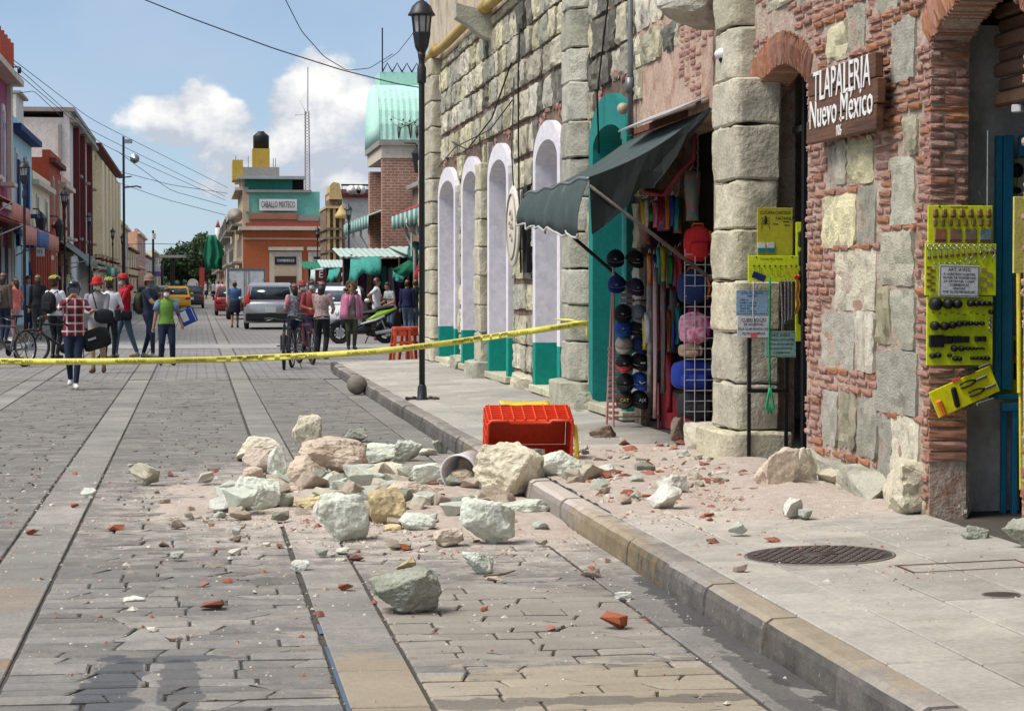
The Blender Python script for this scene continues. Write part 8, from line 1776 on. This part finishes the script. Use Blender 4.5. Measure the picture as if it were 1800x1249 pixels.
MB().lathe([(R1, 0), (R1, (zt - C0.z) * .72), (R1 * .96, (zt - C0.z) * .76), (R1 * .45, (zt - C0.z) * .94), (R1 * .4, zt - C0.z), (.01, zt - C0.z)], 24, M=Matrix.Translation(C0 - wloc(t))).build('water_tank', flat('tank_black', (.012, .012, .014), .5), t)
for x in (414, 436, 480, 484): pb(t, 'rebar', x, 274 + (x > 470) * 4, x + .8, 300, YF + 3, .1, M_RUST)
for (x0, x1) in ((474, 530.5), (542, 582)):
 f = pb(t, 'door_surround', x0, 442, x1, 541, YF - .10, .12, M_CRM); pb(t, 'door_cornice', x0 - 2, 434, x1 + 3, 440, YF - .3, .35, M_CRM)
 d = pb(t, 'doorway', x0 + 9, 451, x1 - 9.5, 541, YF - .13, .05, M_PEA); a_ = pb(t, 'fascia_sign', x0 + 9, 451, x1 - 9.5, 465, YF - .17, .05, M_INK); pb(t, 'door_leaf', x0 + 9, 485, x1 - 9.5, 541, YF - .17, .04, fm_('door_brown', (.09, .035, .02)))
 q = ONY((x0 + x1) / 2, 458, YF - .2); text('lettering', 'SOMBREROS', .26, a_, q - wloc(a_), (pi / 2, 0, 0), M_WHT, .002, .8)
for k, (y0, y1, z0, z1, M) in enumerate(((151, 168, 0, 8.2, M_PEA), (168.1, 190, 0, 6.8, M_CRY), (190.1, 235, 0, 7.4, M_CRM), (235.1, 300, 0, 5.4, M_SAL), (300.1, 420, 0, 6, M_WHW))):
 lab = ['peach house side with balconies round the corner from the orange wall', 'cream-yellow house with balconies on the right side of the far street', 'pale cream house beyond the balconies on the right of the far street', 'low salmon house at the right of the far street', 'last white house at the far right end of the street'][k]
 h = thing('side_house', (3.6 + 3, (y0 + y1) / 2, 0), lab, 'house'); xf = A.x - .02 - (.05 if k else 0) + (0 if k == 0 else -.15)
 bx(h, 'wall', (xf, y0, 0), (xf + 5 if k else xf + .4, y1, z1), M)
 for z in (3.0, 5.6):
  if z < z1 - 1: b_ = bx(h, 'balcony', (xf - .7, y0 + 1.5, z), (xf, y1 - 3, z + .15), M_CONC); bx(h, 'balcony_rail', (xf - .7, y0 + 1.5, z + .15), (xf - .65, y1 - 3, z + .95), fm_('rail_dark', (.08, .07, .06)))
 for i in range(4): y = y0 + (y1 - y0) * (i + .5) / 4; fwin(h, xf, y, 3.4, 5.0, 1.1, M_FRW, -1); bx(h, 'shop_opening', (xf - .04, y - 1, .15), (xf, y + 1, 2.6), M_DKI)  # shop openings are flat dark slabs, the shade inside put into their colour
 bx(h, 'cornice', (xf - .5, y0, z1 - .2), (xf, y1, z1), M_CRM)
 if k == 0: MB().lathe([(.01, 0), (.4, .1), (.55, .22)], 14, M=Matrix.Translation(Vector((xf - .5, 152, 6.2)) - h.location) @ Matrix.Rotation(1.2, 4, 'X')).build('dish_antenna', M_CONC, h)
nt_ = thing('green_netting', ONY(376, 441, 195), 'sagging green netting hung from a balcony on the far right side', 'netting')
MB().sheet([[((u - .5) * (1.1 + .7 * sin(v * 2.6)) + .25 * noise.noise(Vector((u * 3, v * 3, 1))), -.35 * sin(pi * u) * v + .22 * sin(u * 15) * (.3 + v), 1.3 - 2.9 * v + .35 * sin(pi * u) * (1 - v) - .5 * u * (1 - v) + .3 * noise.noise(Vector((u * 4, v, 7)))) for u in [k / 14 for k in range(15)]] for v in (0, .2, .4, .6, .8, 1)], .03).build('net', M_GRT, nt_)
p = ONY(383, 400, 220); t = thing('pink_spire', p, 'small pink spire on a white turret above the far right houses', 'spire'); MB().lathe([(.26, 0), (.02, .8)], 8).build('cone', fm_('pink_spire', (.5, .1, .14)), t); MB().lathe([(.3, -2.2), (.26, 0)], 8).build('turret', M_WHW, t)
t = thing('red_banner', ONY(355, 490, 260), 'tall red banner far down the right pavement', 'banner'); MB().box((0, 0, 0), (.6, .3, 2.6)).build('cloth', fm_('banner_red', (.45, .07, .06)), t); MB().cyl((0, 0, -1.9), (0, 0, 1.4), .05, n=6).build('mast', M_ALU, t)
m0 = ONY(538, 330, 172); mtop = ONY(540, 118, 172); t = thing('radio_mast', (m0.x + .05, 172, 0), 'red and white lattice radio mast rising behind the orange corner house', 'mast'); Hm = ONY(538, 196, 172).z; MB().box((0, 0, m0.z / 2 - 1), (4, 4, m0.z - 2)).build('mast_base', M_CONC, t)
for k in range(3): a = k * 2.094; MB().cyl((.28 * cos(a), .28 * sin(a), m0.z - 2), (.18 * cos(a), .18 * sin(a), Hm), .035, n=5).build('mast_leg', fm_('mast_red', (.38, .2, .18)), t)
m = MB()
for i in range(34):
 z = m0.z - 2 + (Hm - m0.z + 2) * i / 34
 for k in range(3): a, b_ = k * 2.094, (k + 1) * 2.094; m.cyl((.26 * cos(a), .26 * sin(a), z), (.26 * cos(b_), .26 * sin(b_), z + .28), .018, n=4, cap=False)
m.build('lattice', M_ALU, t, kind='stuff'); MB().cyl((.1, 0, Hm), (.12, 0, mtop.z), .04, n=5).build('antenna_rod', M_ALU, t); MB().tube([(-.9, 0, Hm - .3), (0, 0, Hm - .2), (-.6, 0, Hm + 1)], .03, 4).build('side_antenna', M_ALU, t)
YB = 122; A = ONY(572, 500, YB); t = thing('gabled_house', (A.x + 1, YB + 4, 0), 'narrow brown stone house with a yellow gable and moulded pilasters', 'building'); M_BRN = fm_('brown_stone', (.30, .20, .12)); M_YG = fm_('yellow_gable', (.60, .43, .19))
pb(t, 'wall', 574, 362, 606, 538, YB, 6, M_BRN); pb(t, 'upper_wall', 579, 338, 601, 364, YB + .2, 4, M_BRN); a_ = ONY(579, 350, YB); c_ = ONY(602, 320, YB)
w_ = c_.x - a_.x; MB().prism([(0, 0), (w_ * .05, (c_.z - a_.z) * .8), (w_ * .3, c_.z - a_.z), (w_ * .78, (c_.z - a_.z) * .93), (w_, 0)], 3.0, Matrix.Translation(Vector((a_.x, YB, a_.z)) - t.location)).build('gable', M_YG, t)
for y, e in ((362, 1.5), (400, 2.5), (416, 3), (440, 2)): pb(t, 'moulding', 574 - e, y, 606 + e, y + 4, YB - .3, 6.4, M_YG if y == 362 else M_BRN)
for x in (576, 586, 597): pb(t, 'pilaster', x, 366, x + 4, 475, YB - .2, .3, M_YG)
q = ONY(600, 384, YB - .4); MB().lathe([(.36, 0), (.36, .2), (.28, .3), (.05, .68), (.01, .75)], 10, M=Matrix.Translation(q - t.location)).build('finial', M_YG, t)
t = thing('white_house', (9, 132, 0), 'white house with a black roof rail behind the market awnings', 'building'); pb(t, 'wall', 600, 346, 690, 540, 128, 8, M_WHW); pb(t, 'roof_edge', 598, 340, 692, 347, 127.6, 9, M_MRN); pb(t, 'top_rail', 600, 324, 690, 326.5, 128, .2, M_DKI); pb(t, 'eave_tiles', 600, 333, 690, 341, 128.4, 6, fm_('eave', (.24, .18, .15)))
for x in (601, 620, 645, 668): pb(t, 'rail_post', x, 325, x + .8, 342, 128, .1, M_DKI)
for x in (617, 626, 634): MB().lathe([(.02, 0), (.28, .15)], 10, M=Matrix.Translation(ONY(x, 334, 127.5) - t.location) @ Matrix.Rotation(pi / 2, 4, 'X')).build('roof_lamp', M_WHT, t)
YT = 78; t = thing('market_tower', (8.6, YT + 3, 0), 'brick market tower with a curved pale green corrugated roof and iron cresting', 'building'); L_ = t.location
M_MBK = mat('tower_brick', (.40, .235, .175), (.30, .165, .12), scale=5, bump=.2); add_bricks(M_MBK, .26, .10, .6)
nt = M_MBK.node_tree; bt = [n for n in nt.nodes if n.type == 'TEX_BRICK'][0]; gN = nt.nodes.new('ShaderNodeNewGeometry'); sX = nt.nodes.new('ShaderNodeSeparateXYZ'); cX = nt.nodes.new('ShaderNodeCombineXYZ'); aX = nt.nodes.new('ShaderNodeMath'); nt.links.new(gN.outputs['Position'], sX.inputs[0]); nt.links.new(sX.outputs[0], aX.inputs[0]); nt.links.new(sX.outputs[1], aX.inputs[1]); nt.links.new(aX.outputs[0], cX.inputs[0]); nt.links.new(sX.outputs[2], cX.inputs[1]); nt.links.new(cX.outputs[0], bt.inputs['Vector']); bt.inputs['Mortar'].default_value = (1.9, 1.9, 1.9, 1); bt.inputs['Mortar Size'].default_value = .012
xa = ONY(672, 400, YT).x; xb = xa + 5.5; zc0, zc1, zr, ztop = ONY(700, 278, YT).z, ONY(700, 246, YT).z, ONY(700, 140, YT).z, ONY(700, 116, YT).z
bx(t, 'brick_wall', (xa, YT, 0), (xb, YT + .5, zc0), M_MBK); bx(t, 'brick_pier', (xa, YT + 5.6, 0), (xa + .5, YT + 6.4, zc0 - .2), M_MBK); bx(t, 'recess', (xa + .45, YT + .3, 0), (xa + .6, YT + 6, zc0), fm_('recess_brown', (.12, .09, .06))); bx(t, 'frieze', (xa - .03, YT - .05, zc0), (xb, YT + 6.4, zc1 - .2), M_CRM); bx(t, 'cornice', (xa - .12, YT - .18, zc1 - .2), (xb, YT + 6.5, zc1), M_CONC); bx(t, 'rear_wall', (xa + .5, YT + 5.7, 0), (xb, YT + 6.3, zc0), M_MBK)
M_MINT = mat('mint_corrugated', (.46, .72, .60), (.40, .66, .55), scale=1.4, bump=0, dirt=(.44, .54, .44), dscale=.7, dthr=(.6, .9)); g = []
for i in range(53):
 x = xa - .1 + (xb - xa + .1) * i / 52; g.append([Vector((x, YT - .15 + 2.3 * (1 - cos(u * 1.35)) / .78, zc1 + (zr - zc1) * sin(u * 1.57) + 0)) - L_ + Vector((0, (.035 if i % 2 else -.0), 0)) for u in (0, .17, .33, .5, .67, .83, 1)])
MB().sheet(g, .03, sm=False).build('curved_roof', M_MINT, t); gl = [[Vector((xa - .1 + .5 * 0 - .02, YT - .15 + 2.3 * (1 - cos(u * 1.35)) / .78, zc1 + (zr - zc1) * sin(u * 1.57))) - L_, Vector((xa - .12, YT + 6.5 - 2.3 * (1 - cos(u * 1.35)) / .78, zc1 + (zr - zc1) * sin(u * 1.57))) - L_] for u in (0, .17, .33, .5, .67, .83, 1)]
MB().sheet(gl, .03).build('roof_end', M_MINT, t); MB().sheet([[Vector((q[j].x, 2 * (YT + 3.175) - (q[j] + L_).y - L_.y, q[j].z)) for j in range(7)] for q in g], .03, sm=False).build('curved_roof', M_MINT, t)
bx(t, 'ridge_box', (xa + .1, YT + 2.2, zr - .1), (xb, YT + 4.2, ztop), M_MINT); bx(t, 'painted_ridge_shadow', (xa + .05, YT + 2.12, zr - .16), (xb, YT + 4.3, zr - .08), M_DKI)  # solid near-black bar painted in as the shade under the ridge box
for k in range(14): MB().tube([(xa - L_.x + .2 + k * .36, -.8, ztop - L_.z), (xa - L_.x + .38 + k * .36, -.8, ztop + .32 - L_.z), (xa - L_.x + .56 + k * .36, -.8, ztop - L_.z)], .025, 4).build('cresting', M_DKI, t)
MB().cyl((xa - L_.x + .2, -.8, ztop), (xa - L_.x + .2, -.8, ztop + 1.6), .025, n=4).build('finial_rod', M_DKI, t)
lantern_box('wall_lantern', 'black lantern on the brick market tower beside the lamp post', ONY(735, 282, YT - .4))
for k, (px, py, ph) in enumerate(((701, 243, 34), (722, 243, 45), (733, 243, 36))):
 a = ONY(px, py, YT - .2); w = thing('roof_weed', a, ['bare twiggy weed with dark buds', 'tall bare weed', 'thin bare weed nearest the lamp post'][k] + ' growing from the market tower cornice', 'weed'); m = MB(); h = ph * YT / 3850; rb = random.Random(k)
 for j in range(5): m.tube([(0, 0, 0), (rb.uniform(-.1, .1), 0, h * .5), (rb.uniform(-.7, .7), 0, h * rb.uniform(.7, 1))], [.018, .012, .006], 4)
 m.build('stem', mat('bark', (.12, .09, .065)), w); m = MB()
 for j in range(5 if k == 0 else 1): m.ball((rb.uniform(-.5, .4), 0, h * rb.uniform(.5, 1)), .04, 5)
 m.build('bud', M_LEAF, w, kind='stuff')
def eave(label, X, y0, y1, z, dx, rise, hv, roofM):
 t = thing('market_awning', (X, y0, z), label, 'awning'); L_ = y1 - y0; n = int(L_ / .7)
 MB().sheet([[(x, L_ * k / 16, s + (.03 if k % 2 else 0)) for x, s in ((0, 0), (dx, rise))] for k in range(17)], .04, sm=False).build('roof_panel', roofM, t)
 for k in range(n): MB().sheet([[(-.02, L_ * (k + u) / n, q - (.08 if q < 0 and .2 < u < .8 else 0)) for q in (.03, -hv)] for u in (.0, .3, .7, .99)], .02).build('valance_scallop', M_PALE if k % 2 == 0 else fm_('valance_teal', (.08, .25, .22)), t)
 for k in range(3): MB().tube([(.25, L_ * (.2 + k * .3), -.1), (.22, L_ * (.2 + k * .3), -.6), (.5, L_ * (.2 + k * .3), -1.1), (.5, L_ * (.2 + k * .3), -2.4)], .06, 6).build('pipe_bracket', M_WHW, t)
 return t
eave('red-roofed market awning with striped scalloped valance beside the lamp post', 6.3, 59, 71, 3.72, 1.3, .62, .34, fm_('red_sheet', (.28, .04, .05)))
eave('pale market awning with striped valance left of the brick tower', 6.4, 82, 96, 4.1, 1.2, .45, .36, M_PALE)
t = thing('market_hall', (9, 66, 0), 'low brown market hall wall behind the red-roofed awning', 'building'); bx(t, 'wall', (7.6, 56, 0), (10, 77.5, 4.9), fm_('hall_brown', (.20, .13, .09))); bx(t, 'roof', (7.4, 55.8, 4.9), (10.2, 77.6, 5.05), M_CONC)
dz = thing('dish_antenna', ONY(724, 398, 66), 'white dish antenna under the red market awning', 'antenna'); MB().lathe([(.01, 0), (.25, .05), (.34, .12)], 16, M=Matrix.Rotation(1.1, 4, 'X') @ Matrix.Rotation(.6, 4, 'Y')).build('dish', M_WHW, dz); MB().tube([(0, 0, 0), (-.2, -.3, .1)], .02, 5).build('arm', M_WHW, dz); MB().cyl((0, .1, -.9), (0, .1, 0), .03, n=6).build('mast', M_WHW, dz)
def stall(label, x0, x1, y0, y1, zr_, M, seed, tarps=()):
 t = thing('market_stall', ((x0 + x1) / 2, (y0 + y1) / 2, 0), label, 'market stall'); L_ = t.location; rb = random.Random(seed)
 MB().sheet([[Vector((x, y, zr_ + (.35 if y == y1 else 0) + (.03 if i % 2 else 0))) - L_ for y in (y0 - .5, y1)] for i, x in enumerate([x0 - .4 + (x1 - x0 + .6) * k / 24 for k in range(25)])], .03, sm=False).build('roof_sheet', M, t)
 for x in (x0, x1):
  for y in (y0, y1): MB().cyl(Vector((x, y, 0)) - L_, Vector((x, y, zr_ + .1)) - L_, .04, n=6).build('post', M_GREYM, t)
 bx(t, 'back_panel', (x0, y1 - .1, 0), (x1, y1, zr_), M_DKI); bx(t, 'counter', (x0 + .2, y0 + .6, 0), (x1 - .2, y0 + 1.4, .85), fm_('counter_wood', (.10, .07, .05)))
 for k in range(int((x1 - x0) / .24)):
  x = x0 + .15 + k * .24; h = rb.uniform(.5, 1.2); z = zr_ - .25 - rb.uniform(0, .4); c = [(.03, .04, .14), (.30, .05, .06), (.35, .34, .36), (.12, .04, .16), (.03, .18, .16), (.02, .02, .025), (.25, .18, .12)][rb.randrange(7)]
  MB().loft([[(.10 * q * cos(a * pi / 4) + x - L_.x, .05 * q * sin(a * pi / 4) + y0 + .2 + rb.uniform(0, .3) - L_.y, z - h * s) for a in range(8)] for s, q in ((0, .4), (.1, 1), (1, 1.1))]).build('hanging_garment', M_CLOTH('stall_%d' % int(c[0] * 100), c), t)
 for (px0, py0, px1, py1, px2, py2, px3, py3, Mt) in tarps:
  a, b_, c_, d_ = [ONY(px, py, y0 - .55 - (.9 if i > 1 else 0)) - L_ for i, (px, py) in enumerate(((px0, py0), (px1, py1), (px2, py2), (px3, py3)))]
  MB().sheet([[a.lerp(b_, u).lerp(d_.lerp(c_, u), v) + Vector((0, .10 * sin(u * 9) * v - .3 * sin(pi * v), -.05 * sin(pi * u) * v)) for u in (0, .2, .4, .6, .8, 1)] for v in (0, .33, .66, 1)], .015).build('tarp', Mt, t)
 return t
xs = ONY(618, 500, 73).x
stall('dark market stall under pale sheet roof with a turquoise tarp and hanging clothes', xs, xs + 1.9, 73, 77, ONY(640, 452, 73).z, M_PALE, 1, ((616, 455, 636, 455, 638, 480, 612, 500, M_TRQ), (634, 452, 669, 450, 669, 482, 634, 478, M_TRQ)))
stall('dark market stall with a sloping green tarp and hanging red bags by the lamp post', xs + 2.0, xs + 4.4, 71, 77, ONY(690, 447, 71).z, M_PALE, 2, ((716, 458, 742, 452, 716, 487, 688, 474, M_GRT), (690, 474, 712, 486, 706, 496, 690, 488, M_TRQ)))
xs2 = ONY(548, 500, 105).x; stall('green-roofed market stall before the brown gabled house', xs2, xs2 + 1.8, 105, 108, ONY(560, 472, 105).z, M_GRT, 3, ((546, 474, 568, 470, 570, 496, 545, 492, M_PALE),)); xs3 = ONY(580, 500, 96).x; stall('pale-roofed market stall left of the turquoise tarp', xs3, xs3 + 1.4, 96, 99, ONY(590, 470, 96).z, M_PALE, 5, ((578, 474, 600, 470, 590, 490, 574, 494, M_TRQ),))
q = ONY(730, 442, 70.2); t = thing('tarp_bundle', q, 'bulging turquoise tarp bundle above the green tarp beside the lamp post', 'tarp'); MB().ball((0, 0, 0), (.26, .5, .34), 14).build('tarp', M_TRQ, t); MB().cyl((0, 0, -.9), (0, 0, 0), .03, n=6).build('prop', M_GREYM, t)
q = ONY(736, 480, 68); t = thing('red_bag', q, 'red bag hanging from the green tarp beside the lamp post', 'bag'); MB().loft([[(w * cos(a * pi / 6), w * .5 * sin(a * pi / 6), z) for a in range(12)] for z, w in ((-.22, .05), (-.16, .14), (0, .13), (.16, .06), (.3, .01))]).build('bag_body', M_CLOTH('bag_red', (.5, .03, .04)), t)
M_SGN = flat('sign_brown', (.10, .02, .025))
for px, py, w, s, lab in ((564, 487, 20, 'E', 'brown square sign with a white letter E and arrow'), (606, 481, 17, 'W', 'brown square sign with a white wheelchair symbol')):
 q = ONY(px, py, 84); t = thing('street_sign', q, lab, 'sign'); k = 84 / 3850 * w; MB().box((0, 0, 0), (k, .03, k * 1.3), b=.005).build('panel', M_SGN, t); MB().cyl((0, .04, -q.z + .05), (0, .04, k * .6), .03, n=6).build('post', M_ALU, t)
 if s == 'E': text('lettering', 'E', k * .85, t, (0, -.02, k * .22), (pi / 2, 0, 0), M_WHT, .004); MB().box((0, -.02, -k * .42), (k * .6, .01, .03)).build('arrow', M_WHT, t)
 else: MB().tube([(k * .26 * cos(a) - .02, -.02, k * .26 * sin(a) - k * .12) for a in [2.3 + i * .5 for i in range(9)]], .018, 4).build('symbol_wheel', M_WHT, t); MB().tube([(-.04, -.02, k * .3), (-.04, -.02, -.0), (.10, -.02, -.0), (.15, -.02, -.14)], .02, 4).build('symbol_figure', M_WHT, t); MB().ball((-.04, -.02, k * .42), .035, 8).build('symbol_head', M_WHT, t); MB().box((.1, 0, -k * 1.0), (k * 1.2, .03, k * .42)).build('lower_panel', M_WHT, t)
m = MB(); N_ = 40
hf = lambda x, y: max(0, (y - 420) / 520) ** 1.2 * (7 + 3 * exp(-((x - 6) / 60) ** 2) + 2 * noise.noise(Vector((x * .02, y * .01, 3)))) - .5
vs = [(-420 + 840 * i / N_, 420 + 1200 * j / 20, hf(-420 + 840 * i / N_, min(940, 420 + 1200 * j / 20))) for i in range(N_ + 1) for j in range(21)]
m.add(vs, [(i * 21 + j, (i + 1) * 21 + j, (i + 1) * 21 + j + 1, i * 21 + j + 1) for i in range(N_) for j in range(20)], sm=True); m.build('hill', mat('hill_green', (.06, .08, .04), (.09, .085, .06), scale=.05, bump=0), kind='structure')
rb = random.Random(9); m = MB()
for k in range(900):
 x, y = rb.uniform(-150, 90), rb.uniform(470, 940); z = hf(x, y); r0 = rb.uniform(1.6, 3.2)
 for _ in range(26):
  d = Vector((rb.gauss(0, 1), rb.gauss(0, 1), rb.gauss(0, .8))).normalized() * r0 * rb.uniform(.5, 1); u = Vector((rb.gauss(0, 1), rb.gauss(0, 1), rb.gauss(0, 1))).normalized(); w_ = u.orthogonal().normalized(); p = Vector((x, y, z + r0 * .7)) + d; l = rb.uniform(.4, .8); m.add([p - u * l, p + w_ * l * .6, p + u * l, p - w_ * l * .6], [(0, 1, 2, 3)])
m.build('hill_forest', M_LEAF2, kind='stuff')
for k, (px, py, Yt, r, lab) in enumerate(((318, 445, 345, 3.6, 'leftmost dark tree at the far end of the road'), (362, 428, 330, 3.6, 'dark green tree at the far end of the street, right of centre'), (346, 430, 345, 3.8, 'broad dark tree left of the tallest far tree'), (374, 416, 350, 4.4, 'tallest dark tree, touching the green netting'), (332, 440, 380, 4.2, 'low dark tree above the far end of the road'), (388, 425, 380, 3.2, 'dark tree behind the far right balconies'))):
 q = ONY(px, py, Yt); bush('tree', lab, 'tree', (q.x, Yt, 0), r, q.z, 3400, 30 + k, M_LEAF, 3.2, grp='trees at the far end of the street', leaf=.34, clumps=34)
for k in range(9):
 px = 238 + k * 9.5; q = ONY(px, 462 - (k * 37 % 9), 640 + k * 9); t = thing('hill_house', (q.x, q.y, hf(q.x, q.y)), 'pale house on the far hillside, number %s from the left' % ['one', 'two', 'three', 'four', 'five', 'six', 'seven', 'eight', 'nine'][k], 'house', 'houses on the far hill'); h = max(3, q.z - hf(q.x, q.y)); MB().box((0, 0, h / 2), (9, 8, h)).build('wall', M_WHW if k % 3 else M_TER, t); MB().box((0, 0, h), (9.6, 8.6, .5)).build('roof', M_CONC if k % 2 else M_TER, t)
 for x in (-2.2, 2.2): MB().box((x, -4.02, h * .6), (1.6, .1, 1.6)).build('window', WIN_G, t)
def wire(label, pts, r=.012, grp='overhead wires'):
 t = thing('overhead_wire', pts[0], label, 'wire', grp); P = []
 for a, b_ in zip(pts, pts[1:]):
  for i in range(8): P.append(a.lerp(b_, i / 8) - pts[0])
 P.append(pts[-1] - pts[0]); Q = [P[0]] + [(P[i - 1] + P[i] * 2 + P[i + 1]) / 4 for i in range(1, len(P) - 1)] + [P[-1]]; MB().tube(Q, r, 5).build('cable', M_CABLE, t)
o = lambda *a: [ONY(x, y, Y_) for x, y, Y_ in a]
wire('long overhead wire crossing from the top left to the lamp post', o((230, -10, 46), (330, 30, 46), (480, 85, 46), (600, 123, 46), (700, 148, 44), (775, 160, 41)), .013)
wire('sagging overhead wire from the top centre to the market roof', o((497, -10, 60), (530, 55, 64), (570, 100, 68), (610, 124, 72), (650, 120, 76), (690, 95, 79)), .014)
wire('thin wire dropping from the top right to the market roof crest', o((745, 20, 60), (725, 60, 68), (700, 92, 76), (672, 112, 79)), .012)
for k, (a, b_, c_) in enumerate((((10, 95, 75), (160, 210, 110), (400, 330, 150)), ((10, 100, 75), (150, 225, 110), (395, 345, 150)), ((20, 120, 76), (180, 255, 115), (396, 352, 150)))): wire('%s of three wires fanning from the magenta house to the orange corner house' % ['topmost', 'middle', 'lowest'][k], o(a, b_, c_), .014)
for k, (a, b_, c_) in enumerate((((205, 265, 140), (300, 335, 145), (398, 362, 150)), ((205, 300, 140), (300, 325, 145), (400, 340, 150)), ((205, 320, 140), (290, 350, 145), (396, 378, 150)))): wire('%s wire from the tall thin pole to the orange corner house' % ['middle', 'upper', 'lowest'][k], o(a, b_, c_), .018)
wire('low wire crossing the far end of the street', o((205, 430, 200), (270, 428, 215), (330, 430, 230)), .03)
wire('wire above the left roofs beside the aerial', o((22, 165, 72), (60, 160, 90), (110, 207, 112)), .015)
t = thing('bracket_lamp', ONY(20, 118, 72), 'small black lamp on a bracket at the top of the magenta house', 'lamp'); MB().tube([(-.5, 0, 0), (.25, 0, 0)], .025, 5).build('arm', M_LP, t); MB().lathe([(.05, 0), (.07, -.1), (.05, -.2)], 8, M=Matrix.Translation((.25, 0, 0))).build('lamp_head', M_LP, t)
